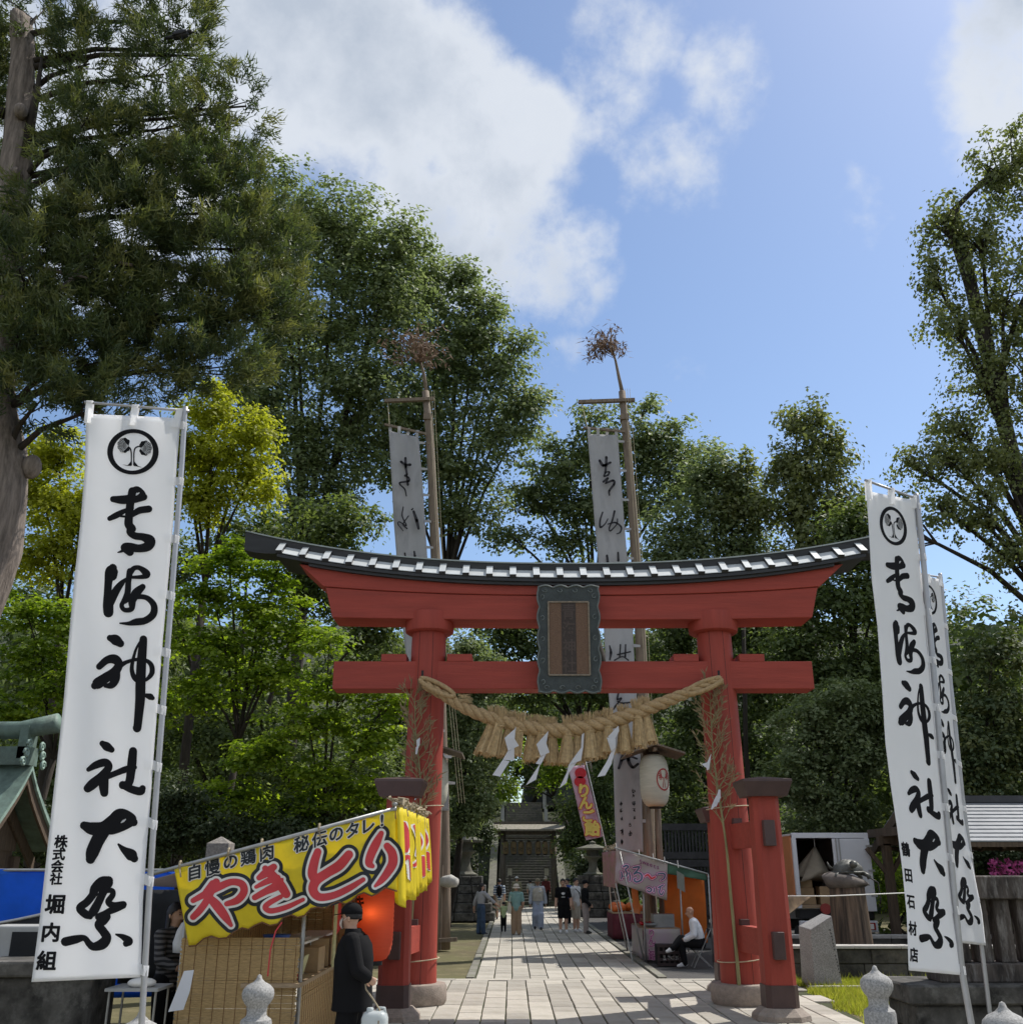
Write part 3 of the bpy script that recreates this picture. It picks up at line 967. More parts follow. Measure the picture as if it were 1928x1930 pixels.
# dried bamboo tied to both pillars
m_bam = mat('dried_bamboo', (.27, .25, .12), rough=.7, var=.25, scale=5, stretch=(3, 3, .6))
m_baml = mat('dried_bamboo_leaf', (.30, .23, .13), rough=.8, var=.3, scale=12, transl=.25)
m_cord = mat('pale_cord', (.50, .44, .30), rough=.85, var=.2)
def bamboo(stem_px, top, sd, label):
    r = random.Random(sd)
    pts = [at(x, y, YT - .40) for x, y in stem_px]
    t = thing('dried_bamboo_branch', label, 'bamboo', pts[0], 'dried bamboo tied to the gate pillars')
    sp = [Vector(p) for p in smooth_path([tuple(p) for p in pts], 5)]
    MB().tube(sp, [.032 - .026 * i / (len(sp) - 1) for i in range(len(sp))], 8).build('stem', m_bam, t, smooth=True)
    tw, lf = MB(), MB()
    n = len(sp)
    for i in range(int(n * .52), n):
        for j in range(3):
            b0 = sp[i] + Vector((0, 0, r.uniform(-.1, .1)))
            side = r.choice((-1, 1))
            L_ = r.uniform(.2, .62) * (1.1 if i < n - 3 else .7)
            d = Vector((side * r.uniform(.12, .62), r.uniform(-.3, .0), r.uniform(.5, 1.1))).normalized()
            e_ = b0 + d * L_; mid = b0.lerp(e_, .5) + Vector((side * .04, -.02, -.02))
            tw.tube([b0, mid, e_], [.007, .005, .002], 4)
            for q in range(6):
                u = r.uniform(.35, 1.0)
                c = b0.lerp(mid, u * 2) if u < .5 else mid.lerp(e_, (u - .5) * 2)
                ld = (d + Vector((r.uniform(-.9, .9), r.uniform(-.5, .3), r.uniform(-.7, .5)))).normalized()
                w = ld.cross(Vector((r.uniform(-1, 1), 1, r.uniform(-1, 1)))).normalized() * .012
                l_ = r.uniform(.09, .19)
                lf.add([c, c + ld * l_ * .4 + w, c + ld * l_, c + ld * l_ * .4 - w], [(0, 1, 2, 3)])
    tw.build('twigs', m_bam, t); lf.build('leaves', m_baml, t, fix=False)
    return t
bl = bamboo([(767, 1868), (772, 1800), (778, 1700), (786, 1590), (793, 1500), (790, 1440), (783, 1370), (782, 1312)], 1300, 3, 'dried bamboo branch tied to the pillar beside the yakitori stall')
br = bamboo([(1394, 1872), (1387, 1790), (1376, 1680), (1368, 1590), (1356, 1510), (1345, 1430), (1340, 1370), (1338, 1305)], 1300, 4, 'dried bamboo branch tied to the pillar beside the candy stall')
for t, s in ((bl, -1), (br, 1)):
    for (zc, k) in ((at(790, 1812, YT - .36).z, 1.0), (at(790, 1520, YT - .36).z, .98)):
        cx = X0 + s * (PX + .03 - .01 * zc)
        MB().tube([(cx + .37 * k * math.cos(a), YT + .37 * k * math.sin(a) * (1.09 if math.sin(a) < 0 else 1), zc + .03 * math.cos(a * 1)) for a in np.linspace(0, 2 * math.pi, 25)], .009, 5).build('tie_cord', m_cord, t, smooth=True)
Z2 = lambda x, y: (660 + x / 3.94, 1440 + y / 3.94)
shide([[Z2(*p) for p in q] for q in ([(505, 180), (518, 180), (510, 215), (475, 210)], [(475, 210), (512, 212), (500, 250), (465, 240)], [(465, 240), (500, 250), (470, 278), (430, 275)])], YT - .62, 'paper_streamer', 'small white paper streamer on the bamboo above the yakitori stall', group='small paper streamers on the bamboo')
Z9 = lambda x, y: (1300 + x / 3.94, 1440 + y / 3.94)
shide([[Z9(*p) for p in q] for q in ([(212, 190), (226, 190), (228, 255), (195, 250)], [(195, 235), (225, 250), (215, 285), (175, 275)], [(178, 270), (210, 285), (195, 318), (165, 300)], [(165, 300), (190, 312), (160, 340), (156, 330)])], YT - .62, 'paper_streamer', 'small white zigzag paper streamer beside the cap of the bracing post', group='small paper streamers on the bamboo')
shide([[(785, 1395), (792, 1390), (791, 1405), (786, 1410)], [(784, 1408), (790, 1404), (786, 1422), (783, 1421)]], YT - .66, 'paper_streamer', 'tiny curled paper scrap high on the left bamboo branch', group='small paper streamers on the bamboo')
shide([[(1322, 1440), (1336, 1436), (1332, 1448), (1326, 1444)], [(1330, 1442), (1340, 1420), (1336, 1450), (1332, 1452)]], YT - .66, 'paper_streamer', 'tiny curled paper scrap high on the right bamboo branch', group='small paper streamers on the bamboo')
# ================================================================ white festival banners
m_cloth = mat('white_banner_cloth', (.94, .945, .955), rough=.85, var=.025, scale=2.5, transl=.55, spec=.1, tr_col=(.97, .97, .97))
m_ink = mat('banner_ink', (.012, .012, .014), rough=.8, var=.1, spec=.1)
m_pole = mat('aluminium_pole', (.42, .42, .43), rough=.4, var=.1, scale=6, metal=.6)

def poly_interp(P, t):
    """point at parameter t (0..1 in photo height) on a px polyline"""
    y = P[0][1] + (P[-1][1] - P[0][1]) * t
    for (x0, y0), (x1, y1) in zip(P, P[1:]):
        if y <= y1 + 1e-6:
            k = (y - y0) / (y1 - y0)
            return x0 + (x1 - x0) * k, y
    return P[-1]

class Banner:
    def __init__(self, L_, R_, YL, YR, rip, seed):
        self.L, self.R, self.YL, self.YR, self.rip, self.seed = L_, R_, YL, YR, rip, seed
    def p(self, u, v, d=0.0):
        a, b = poly_interp(self.L, v), poly_interp(self.R, v)
        x, y = a[0] + (b[0] - a[0]) * u, a[1] + (b[1] - a[1]) * u
        s = self.seed
        # pull between the tabs on the pole side and soft long folds
        rp = self.rip * (math.sin(u * 5 + v * 6 + s) * .55 + math.sin(u * 11 - v * 9 + s * 2) * .25 + math.sin(v * 17 + u * 3 + s) * .3) * (.35 + .65 * (1 - u) ** .6)
        rp += self.rip * .9 * max(0, 1 - v * 16) * math.sin(u * 12.5)
        Y = self.YL + (self.YR - self.YL) * u + rp - d
        return at(x, y, Y)
    def uv(self, x, y):
        v = .5
        u = .5
        for _ in range(12):
            a, b = poly_interp(self.L, min(1, max(0, v))), poly_interp(self.R, min(1, max(0, v)))
            u = (x - a[0]) / (b[0] - a[0])
            yy = a[1] + (b[1] - a[1]) * u
            v += (y - yy) / (self.L[-1][1] - self.L[0][1])
        return u, v

BA = Banner([(163, 780), (161, 880), (153, 980), (141, 1090), (131, 1200), (121, 1320), (110, 1420), (101, 1500), (89, 1610), (76, 1730), (60, 1851)],
            [(341, 788), (333, 890), (326, 1000), (317, 1100), (308, 1200), (300, 1300), (292, 1400), (285, 1500), (277, 1600), (270, 1700), (266, 1842)], 7.22, 7.30, .03, 1.0)
BB = Banner([(1632, 925), (1637, 1000), (1642, 1090), (1653, 1180), (1662, 1300), (1668, 1400), (1678, 1480), (1690, 1560), (1700, 1640), (1708, 1720), (1712, 1829)],
            [(1722, 943), (1733, 1060), (1744, 1180), (1753, 1280), (1762, 1380), (1772, 1480), (1780, 1560), (1788, 1650), (1795, 1720), (1805, 1780), (1812, 1838)], 8.35, 8.82, .035, 2.2)
BC = Banner([(1722, 1080), (1732, 1160), (1742, 1250), (1752, 1350), (1762, 1450), (1772, 1550), (1778, 1620), (1784, 1690), (1792, 1740), (1800, 1776)],
            [(1771, 1092), (1779, 1180), (1788, 1280), (1797, 1380), (1806, 1450), (1816, 1540), (1826, 1600), (1838, 1660), (1850, 1720), (1857, 1782)], 11.45, 11.82, .035, 4.0)

# brush lettering, traced on the nearest banner (photo pixels)
A1 = lambda P: [(60 + x / 3.447, 740 + y / 3.447, w / 3.447) for x, y, w in P]
A2 = lambda P: [(50 + x / 3.218, 1280 + y / 3.217, w / 3.217) for x, y, w in P]
BRUSH = {
 'ao': [A1(q) for q in (
   [(530, 692, 34), (590, 696, 50), (660, 690, 52), (730, 678, 40)],
   [(655, 645, 44), (685, 628, 34), (715, 650, 34), (728, 676, 34)],
   [(655, 640, 46), (642, 720, 46), (634, 800, 46), (632, 855, 50), (655, 885, 44)],
   [(508, 818, 26), (555, 795, 34), (610, 766, 22), (660, 750, 8)],
   [(565, 800, 8), (620, 806, 10), (650, 796, 26), (700, 766, 38), (762, 756, 40)],
   [(650, 878, 46), (640, 905, 40), (672, 930, 40), (725, 938, 44), (768, 962, 66), (755, 998, 58), (700, 1012, 46), (640, 1004, 52), (606, 1006, 48), (640, 1036, 46)],
   [(604, 1012, 26), (586, 1030, 12), (562, 1038, 2)])],
 'umi': [A1(q) for q in (
   [(528, 1140, 50), (512, 1165, 62), (500, 1230, 46), (496, 1300, 46), (498, 1380, 62), (500, 1428, 60)],
   [(524, 1190, 60), (535, 1165, 50)],
   [(512, 1368, 44), (545, 1295, 46), (580, 1245, 34), (615, 1212, 14), (650, 1195, 5)],
   [(640, 1170, 34), (668, 1140, 26), (705, 1140, 26), (748, 1178, 44), (724, 1196, 24), (645, 1200, 12)],
   [(640, 1160, 36), (630, 1225, 32), (624, 1300, 34), (600, 1350, 24), (586, 1385, 24), (606, 1412, 24), (650, 1404, 30), (655, 1350, 46), (682, 1300, 52), (722, 1262, 34)],
   [(606, 1360, 20), (630, 1340, 30), (690, 1326, 26), (750, 1334, 28), (794, 1380, 36), (790, 1440, 42), (740, 1480, 40), (680, 1490, 40), (630, 1500, 20), (575, 1498, 4)])],
 'kami': [A1(q) for q in (
   [(510, 1594, 36), (545, 1606, 62), (578, 1630, 44)],
   [(440, 1780, 36), (490, 1738, 44), (540, 1732, 56), (568, 1765, 48), (540, 1815, 56), (480, 1855, 60), (430, 1890, 66), (410, 1905, 40)],
   [(550, 1800, 48), (546, 1860, 50), (520, 1900, 40), (480, 1905, 20)],
   [(560, 1784, 34), (615, 1752, 20), (680, 1734, 16), (740, 1738, 18), (778, 1770, 26), (782, 1822, 28), (750, 1862, 16), (715, 1880, 6)],
   [(727, 1602, 44), (722, 1660, 50), (714, 1760, 56), (708, 1900, 60), (706, 1990, 58), (698, 2080, 52), (690, 2160, 48), (686, 2180, 50)],
   [(712, 1610, 10), (682, 1660, 10), (660, 1735, 16), (652, 1800, 22), (668, 1850, 28), (700, 1878, 30)],
   [(748, 1968, 24), (772, 1976, 36), (786, 1984, 24)])],
 'yashiro': [A2(q) for q in (
   [(462, 390, 30), (488, 408, 48), (518, 428, 32)],
   [(378, 548, 22), (425, 520, 40), (480, 506, 44), (500, 535, 42), (462, 585, 46), (405, 635, 56), (374, 662, 46)],
   [(474, 575, 50), (470, 640, 54), (474, 690, 44)],
   [(490, 592, 30), (545, 570, 30), (610, 545, 34), (660, 535, 20)],
   [(648, 436, 44), (642, 500, 50), (636, 560, 48), (622, 630, 44), (585, 645, 40)],
   [(585, 640, 40), (640, 668, 42), (692, 680, 44), (706, 662, 34)])],
 'dai': [A2(q) for q in (
   [(352, 888, 46), (400, 906, 72), (470, 905, 80), (530, 862, 80), (572, 826, 78), (630, 848, 70), (652, 868, 44)],
   [(490, 900, 70), (520, 900, 80), (580, 890, 60), (640, 870, 40)],
   [(470, 915, 80), (430, 985, 76), (402, 1050, 74), (390, 1092, 52)],
   [(560, 1002, 8), (592, 1034, 34), (636, 1066, 66), (656, 1088, 42)])],
 'matsuri': [A2(q) for q in (
   [(500, 1222, 50), (460, 1232, 62), (420, 1268, 54), (404, 1300, 40)],
   [(500, 1235, 50), (468, 1290, 44), (440, 1350, 44), (410, 1405, 50), (380, 1438, 30)],
   [(414, 1296, 40), (370, 1350, 42), (326, 1388, 42), (360, 1425, 44), (388, 1440, 30)],
   [(470, 1285, 26), (520, 1282, 26), (524, 1310, 30), (498, 1350, 32), (530, 1372, 36), (590, 1366, 36)],
   [(590, 1374, 30), (540, 1392, 40), (470, 1424, 30), (440, 1442, 40), (490, 1436, 40), (468, 1462, 52), (440, 1490, 46), (468, 1530, 46), (488, 1568, 52), (462, 1606, 60), (410, 1622, 44), (382, 1604, 36), (352, 1570, 30), (300, 1578, 46), (238, 1592, 50)],
   [(545, 1548, 6), (585, 1562, 28), (622, 1588, 46), (606, 1604, 34)])],
}
def emblem():
    """ring, two stems and two veined leaves -> black polygons, white veins (photo pixels on the nearest banner)"""
    cx, cy = 251.2, 851.5
    ring, veins, blk = [], [], []
    n = 48
    for i in range(n):
        q = []
        for a, k in ((i, 0), (i + 1, 0), (i + 1, 1), (i, 1)):
            t = 2 * math.pi * a / n
            w = 9.5 + 1.6 * math.sin(t * 2 + 1)
            rx, ry = (48.5, 43.0) if k == 0 else (48.5 - w, 43.0 - w * .92)
            q.append((cx + rx * math.cos(t), cy + ry * math.sin(t)))
        ring.append(q)
    Z = lambda x, y: (60 + x / 3.447, 740 + y / 3.447)
    for sd in (-1, 1):
        bx = 657 + sd * 8
        st = [(bx + sd * -0, 470, 8), (bx, 430, 8), (bx + sd * 1, 390, 9), (bx + sd * 8, 362, 9), (bx + sd * 28, 350, 9), (bx + sd * 42, 352, 6)]
        blk += brush([(*Z(x, y), w / 3.447) for x, y, w in st], 4)
        blk.append([Z(bx, 420), Z(bx + sd * 6, 450), Z(bx + sd * 28, 476), Z(bx + sd * 60, 488 if sd > 0 else 466), Z(bx, 476)])
        lx, ly = (602, 342) if sd < 0 else (738, 360)
        out = []
        tilt = .25 * sd
        for i in range(36):
            t = 2 * math.pi * i / 36
            r = 46 * (1 - .34 * math.exp(-((math.atan2(math.sin(t - math.pi * (sd > 0)), math.cos(t - math.pi * (sd > 0)))) / .35) ** 2)) * (1 + .05 * math.cos(9 * t))
            out.append(Z(lx + r * math.cos(t) * .95, ly + r * math.sin(t) * 1.05))
        blk.append(out)
        root = (lx - sd * 30, ly + 4)
        for k in range(9):
            t = (-1.15 + 2.3 * k / 8) + (0 if sd > 0 else math.pi)
            e_ = (lx + 44 * math.cos(t), ly + 48 * math.sin(t))
            veins.append([(*Z(*root), 1.6 / 3.4), (*Z((root[0] + e_[0]) / 2, (root[1] + e_[1]) / 2 + 3), 2.8 / 3.4), (*Z(*e_), 2.8 / 3.4)])
            m_ = ((root[0] * .45 + e_[0] * .55), (root[1] * .45 + e_[1] * .55))
            for q in (-.35, .35):
                f_ = (lx + 45 * math.cos(t + q * .6), ly + 49 * math.sin(t + q * .6))
                veins.append([(*Z(*m_), 2.0 / 3.4), (*Z(*f_), 2.0 / 3.4)])
    return ring + blk, ink(veins, 0, .42)
EMB_B, EMB_W = emblem()

def put(bn, d):
    def f(x, y):
        u, v = BA.uv(x, y)
        return bn.p(u, v, d)
    return f

def nobori(bn, label, pole_px, pole_w, YP_, small, base_z, bar_px, tabs, name_off=0):
    t = thing('festival_banner', label, 'banner', (at(*pole_px[-1], YP_).x, YP_, base_z), 'white festival banners')
    pts = [at(x, y, YP_) for x, y in pole_px]
    d = (pts[-1] - pts[-2]).normalized()
    k = (pts[-1].z - base_z) / -d.z
    pts.append(pts[-1] + d * k)
    MB().tube([pts[0] + Vector((0, 0, .05))] + pts, pole_w, 12).build('pole', m_pole, t, smooth=True)
    a, b = at(*bar_px[0], bn.YL), at(*bar_px[1], YP_)
    MB().tube([a, b], .012, 8).build('crossbar', m_pole, t, smooth=True)
    cl_ = sheet(lambda u, v: bn.p(u, v), 26, 110, 'cloth', m_cloth, t, thick=.0015)
    for (u, kind) in ((0.035, 0), (.5, 0), (.955, 0)):              # loops over the crossbar
        tb = MB()
        q = bn.p(u, .006)
        top = a.lerp(b, u * .94 + .02)
        w = .055
        for s_ in (-1, 1):
            yy = -.016 * s_
            tb.add([top + Vector((-w / 2, yy, .012)), top + Vector((w / 2, yy, .012)), q + Vector((w / 2, yy - .004, -.06)), q + Vector((-w / 2, yy - .004, -.06))], [(0, 1, 2, 3)])
        tb.add([top + Vector((-w / 2, -.016, .012)), top + Vector((w / 2, -.016, .012)), top + Vector((w / 2, .016, .012)), top + Vector((-w / 2, .016, .012))], [(0, 1, 2, 3)])
        tb.build('top_loop', m_cloth, t)
    for v in tabs:                                                   # loops round the pole
        c = bn.p(1.0, v)
        # pole axis at that height
        pc = min((pts[i].lerp(pts[i + 1], j / 30) for i in range(len(pts) - 1) for j in range(31)), key=lambda p: abs(p.z - c.z))
        w = .065
        lb = MB()
        i0 = bn.p(.91, v)
        r_ = pole_w + .006
        path = [i0 + Vector((0, -.006, 0)), c + Vector((0, -.006, -.002)), pc + Vector((r_ * .2, -r_, -.012)), pc + Vector((r_, 0, -.016)), pc + Vector((0, r_, -.012)), c + Vector((0, .006, 0))]
        vs = []
        for p in path:
            vs += [p + Vector((0, 0, w / 2)), p + Vector((0, 0, -w / 2))]
        lb.add(vs, [(2 * i, 2 * i + 1, 2 * i + 3, 2 * i + 2) for i in range(len(path) - 1)])
        lb.build('pole_loop', m_cloth, t, fix=False)
    # print
    flat_polys(EMB_B, put(bn, .007), 'emblem', m_ink, cl_)
    flat_polys(EMB_W, put(bn, .0085), 'emblem_veins', m_cloth, cl_)
    for nm, strokes in BRUSH.items():
        polys = []
        for sk in strokes: polys += brush(sk, 7, grow=.9)
        flat_polys(polys, put(bn, .007), 'brush_character', m_ink, cl_)
    for (x, y), ww in (((A2([(590, 860, 0)])[0])[:2], 1), ((A1([(690, 658, 0)])[0])[:2], .7)):
        flat_polys(brush([(x - 4 * ww, y + 3 * ww, 2), (x, y, 4 * ww), (x + 4 * ww, y - 3 * ww, 2)], 3), put(bn, .0085), 'brush_gap', m_cloth, cl_)
    for ch, x, y, sz, bold in small:
        v0, f0 = glyph(ch, bold)
        vs, fs = [], []
        for a_ in range(6):                                          # heavy print: the outline thickened all round
            o_ = len(vs); vs += [Vector((v.x + .034 * math.cos(a_ * 1.047), v.y + .034 * math.sin(a_ * 1.047), 0)) for v in v0]; fs += [tuple(i + o_ for i in q) for q in f0]
        f = put(bn, .007)
        me = bpy.data.meshes.new('printed_character')
        me.from_pydata([tuple(f(x + v_.x * sz - v_.y * sz * -.12, y - v_.y * sz)) for v_ in vs], [], fs)
        obj('printed_character', me, m_ink, cl_)
    return t

SA = []
for ch, x, y, s_ in (('株', 212, 985, 72), ('式', 200, 1060, 70), ('会', 190, 1135, 70), ('社', 182, 1210, 68), ('堀', 175, 1365, 108), ('内', 150, 1535, 106), ('組', 125, 1705, 108)):
    SA.append((ch, 50 + x / 3.218, 1280 + y / 3.217, s_ / 3.217, .009))
# the shop name on the second banner, laid out in the same print area
SB_ = [(ch, 116 - i * 7.2, 1578 + i * 59, 29, .009) for i, ch in enumerate('鶴田石材店')]
SC_ = [('社', 92, 1800, 20, .0)]
nobori(BA, 'large white festival banner facing the camera, standing before the yakitori stall', [(349, 778), (343, 880), (333, 1010), (322, 1150), (311, 1290), (300, 1430), (290, 1560), (281, 1700), (270, 1890)], .021, 7.30, SA, .30,
       ((160, 758), (357, 775)), (.012, .113, .215, .315, .417, .519, .62, .722, .824, .985))
nobori(BB, 'white festival banner turned edgeways, in front of the other banner on the right', [(1727, 940), (1738, 1040), (1749, 1160), (1762, 1300), (1774, 1440), (1785, 1560), (1799, 1700), (1812, 1830), (1830, 1930)], .026, 8.82, SB_, .30,
       ((1630, 905), (1728, 940)), (.012, .12, .235, .335, .435, .535, .645, .75, .86, .985))
nobori(BC, 'rear white festival banner, mostly hidden behind the other right-hand one', [(1772, 1088), (1782, 1190), (1791, 1290), (1801, 1380), (1813, 1500), (1826, 1600), (1839, 1700), (1850, 1790), (1866, 1920)], .024, 11.86, SC_, .0,
       ((1720, 1080), (1774, 1088)), (.012, .125, .25, .375, .5, .625, .75, .875))

# ================================================================ two tall old banners on tree-trunk poles
m_old = mat('weathered_banner_cloth', (.50, .50, .51), rough=.9, var=.16, scale=.9, stretch=(1.5, 1.5, .5), transl=.25, dirt=(.20, .20, .21), dirt_amt=.75, dirt_scale=.9)
m_oink = mat('faded_ink', (.05, .048, .055), rough=.9, var=.3)
m_wood = mat('grey_pole_wood', (.21, .165, .125), rough=.85, var=.3, scale=4, stretch=(5, 5, .5), bump=.4, bscale=20)
m_dleaf = mat('dry_bamboo_leaves', (.20, .13, .085), rough=.9, var=.3, transl=.2)
YB = 29.7
def tall_banner(pole, bamboo_px, arm, L_, R_, chars, small, seed, label, bm_off):
    t = thing('old_tall_banner', label, 'banner', (at(*pole[-1], YB).x, YB, 0), 'tall weathered banners behind the gate')
    pts = [at(x, y, YB) for x, y in pole]
    base = Vector((pts[-1].x, YB, 0))
    MB().tube(pts + [base], [.115 + .10 * i / len(pts) for i in range(len(pts) + 1)], 12).build('pole', m_wood, t, smooth=True)
    MB().bar(at(*arm[0], YB - .12), at(*arm[1], YB - .12), .13, .11).build('cross_arm', m_wood, t)
    MB().bar(at(pole[0][0] - 3, pole[0][1] + 50, YB), at(pole[0][0] + 12, pole[0][1] + 50, YB), .32, .2).build('binding', m_wood, t)
    bp = [at(x, y, YB) for x, y in bamboo_px]
    MB().tube(bp, [.07, .055, .04, .03][:len(bp)], 8).build('bamboo_tip', m_wood, t, smooth=True)
    lf = MB(); r = random.Random(seed)
    for i in range(34):
        b0 = bp[-2].lerp(bp[-1], r.uniform(.1, 1.1))
        e_ = at(bamboo_px[-1][0] + r.uniform(*bm_off[0]), bamboo_px[-1][1] + r.uniform(*bm_off[1]), YB + r.uniform(-.9, .9))
        mid = b0.lerp(e_, .5) + Vector((0, 0, .25))
        lf.tube([b0, mid, e_], [.014, .01, .004], 4, cap=False)
        for q in range(14):
            c = mid.lerp(e_, r.uniform(-.2, 1.1)) + Vector((r.uniform(-.12, .12), r.uniform(-.12, .12), r.uniform(-.12, .12)))
            d = Vector((r.uniform(-1, 1), r.uniform(-1, 1), r.uniform(-1, .4))).normalized()
            w = d.orthogonal().normalized() * .035
            lf.add([c, c + d * .10 + w, c + d * .27, c + d * .10 - w], [(0, 1, 2, 3)])
    lf.build('bamboo_leaves', m_dleaf, t, fix=False)
    bn = Banner(L_, R_, YB - .25, YB - .2, .06, seed)
    cl_ = sheet(lambda u, v: bn.p(u, v), 12, 140, 'cloth', m_old, t, thick=.004)
    yb0 = L_[0][1]
    MB().bar(at(L_[0][0] - 8, L_[0][1] - 12, YB - .25), at(R_[0][0] + 14, R_[0][1] - 6, YB - .22), .09, .07).build('top_bar', m_wood, t)
    tabs, cords = MB(), MB()
    for u in (.05, .35, .65, .95):
        p = bn.p(u, 0)
        tabs.add([p + Vector((-.05, -.05, .22)), p + Vector((.05, -.05, .22)), p + Vector((.05, -.01, -.03)), p + Vector((-.05, -.01, -.03))], [(0, 1, 2, 3)])
    for k in range(14):
        v = .015 + k * .07
        p = bn.p(1.0, v)
        pc = min((pts[i].lerp((pts + [base])[i + 1], j / 20) for i in range(len(pts)) for j in range(21)), key=lambda q: abs(q.z - p.z))
        tabs.add([p + Vector((-.02, -.02, .05)), p + Vector((.2, -.02, .02)), p + Vector((.2, -.02, -.05)), p + Vector((-.02, -.02, -.05))], [(0, 1, 2, 3)])
        if k % 3 == 0: cords.tube([p + Vector((.3, 0, 0)), pc], .01, 4)
    for dx in (.3, .38, .46):
        cords.tube([bn.p(1.0, 0) + Vector((dx, 0, 1.7)), bn.p(1.0, .5) + Vector((dx, 0, 0)), bn.p(1, .98) + Vector((dx, 0, 0))], .006, 4)
    cords.tube([at(arm[0][0] + 6, arm[0][1], YB - .12), bn.p(0.02, 0) + Vector((0, 0, .15))], .012, 4)
    tabs.build('side_tabs', m_old, t, fix=False); cords.build('cords', m_cord, t)
    for strokes in chars:
        polys = []
        for sk in strokes: polys += brush(sk, 6, grow=.35)
        flat_polys(polys, lambda x, y: at(x, y, bn.YL - .10), 'brush_character', m_oink, cl_)
    for i_, (x, y, w_, h_) in enumerate(small):
        flat_polys(marks(x, y, w_, h_, 40 + i_, 6), lambda x, y: at(x, y, bn.YL - .10), 'faded_character', m_oink, cl_)
    return t
ZB = lambda P: [(700 + x / 3.57, 600 + y / 3.571, w / 3.57) for x, y, w in P]
ZR = lambda P: [(960 + x / 2.678, 980 + y / 2.678, w / 2.678) for x, y, w in P]
Z6 = lambda P: [(440 + x / 3.11, 980 + y / 3.108, w / 3.11) for x, y, w in P]
Rchars = [[ZB(q) for q in ([(1535, 958, 16), (1560, 990, 18), (1608, 970, 12)], [(1580, 935, 16), (1578, 985, 14), (1572, 1040, 12)], [(1572, 1040, 10), (1565, 1062, 10), (1590, 1055, 10), (1600, 1035, 10), (1578, 1034, 8)], [(1560, 1100, 12), (1590, 1075, 10), (1575, 1110, 10)], [(1575, 1110, 10), (1625, 1092, 14), (1632, 1115, 14), (1600, 1160, 12), (1600, 1190, 8)])],
          [[*map(tuple, ZB(q))] for q in ([(1555, 1305, 8), (1538, 1360, 10), (1540, 1405, 12), (1570, 1385, 6), (1590, 1350, 5)], [(1635, 1298, 12), (1620, 1360, 10), (1600, 1410, 8), (1608, 1430, 8), (1650, 1385, 6), (1655, 1350, 6)], [(1590, 1385, 6), (1640, 1375, 10), (1680, 1405, 10), (1672, 1440, 8), (1650, 1450, 5)])],
          [ZR(q) for q in ([(492, 180, 10), (496, 215, 12)], [(548, 165, 8), (549, 205, 10)], [(520, 505, 8), (519, 520, 8)])],
          [ZR(q) for q in ([(505, 635, 5), (512, 670, 12), (506, 706, 6)], [(560, 630, 6), (556, 690, 6)], [(586, 630, 6), (584, 690, 8)], [(545, 680, 6), (610, 665, 6)], [(530, 708, 6), (570, 690, 5), (600, 708, 6)])],
          [ZR(q) for q in ([(550, 872, 8), (545, 905, 9), (565, 900, 6), (535, 940, 8), (525, 955, 6)], [(545, 915, 5), (570, 925, 8), (612, 920, 7)])],
          [[(1165, 1418, 3), (1180, 1414, 5), (1196, 1412, 4), (1204, 1406, 3)], [(1178, 1408, 4), (1172, 1430, 6), (1166, 1448, 4)], [(1190, 1412, 4), (1184, 1432, 6), (1192, 1446, 5), (1202, 1440, 4)], [(1170, 1434, 3), (1186, 1426, 4), (1200, 1430, 3)]]]
Rsmall = [(1194, 1491, 7, 9), (1194, 1500, 6, 7), (1194.5, 1515, 7, 10), (1195, 1527, 7, 8), (1196, 1542, 4, 9), (1187, 1555, 5, 9), (1187.5, 1571, 7, 11), (1170.5, 1515, 6, 9), (1171, 1528, 7, 8), (1171.5, 1543, 7, 9), (1172, 1568, 6, 13), (1172, 1587, 6, 11)]
tall_banner([(1172, 738), (1178, 800), (1185, 880), (1192, 960), (1198, 1050), (1205, 1160), (1211, 1300), (1216, 1420), (1220, 1520), (1224, 1700)],
            [(1173, 742), (1166, 710), (1160, 680), (1153, 655)], ((1090, 758), (1196, 754)),
            [(1107, 818), (1114, 900), (1120, 980), (1127, 1055), (1135, 1140), (1141, 1240), (1146, 1300), (1152, 1370), (1156, 1450), (1158, 1530), (1161, 1606)],
            [(1164, 820), (1170, 900), (1176, 980), (1182, 1055), (1190, 1140), (1195, 1240), (1199, 1300), (1204, 1370), (1208, 1450), (1210, 1530), (1212, 1606)],
            Rchars, Rsmall, 5, 'tall weathered banner with dry bamboo tip against blue sky', ((-62, 46), (-44, 22)))
Lchars = [[ZB(q) for q in ([(200, 965, 14), (230, 985, 14), (262, 985, 16)], [(230, 940, 14), (232, 1000, 14), (240, 1050, 12)], [(240, 1050, 10), (225, 1060, 8), (250, 1070, 8), (252, 1095, 12), (195, 1105, 10), (195, 1120, 8), (225, 1150, 8), (236, 1195, 6)], [(240, 1060, 10), (246, 1120, 14)])],
          [ZB(q) for q in ([(215, 1270, 6), (208, 1330, 7), (235, 1395, 8), (190, 1370, 6), (180, 1385, 6), (215, 1430, 4)], [(250, 1330, 6), (215, 1385, 7), (240, 1415, 8)], [(285, 1300, 14), (305, 1360, 20), (318, 1415, 14)], [(272, 1288, 8), (280, 1280, 6)])],
          [Z6(q) for q in ([(1005, 195, 8), (1008, 214, 10)], [(1060, 185, 8), (1064, 212, 12)])]]
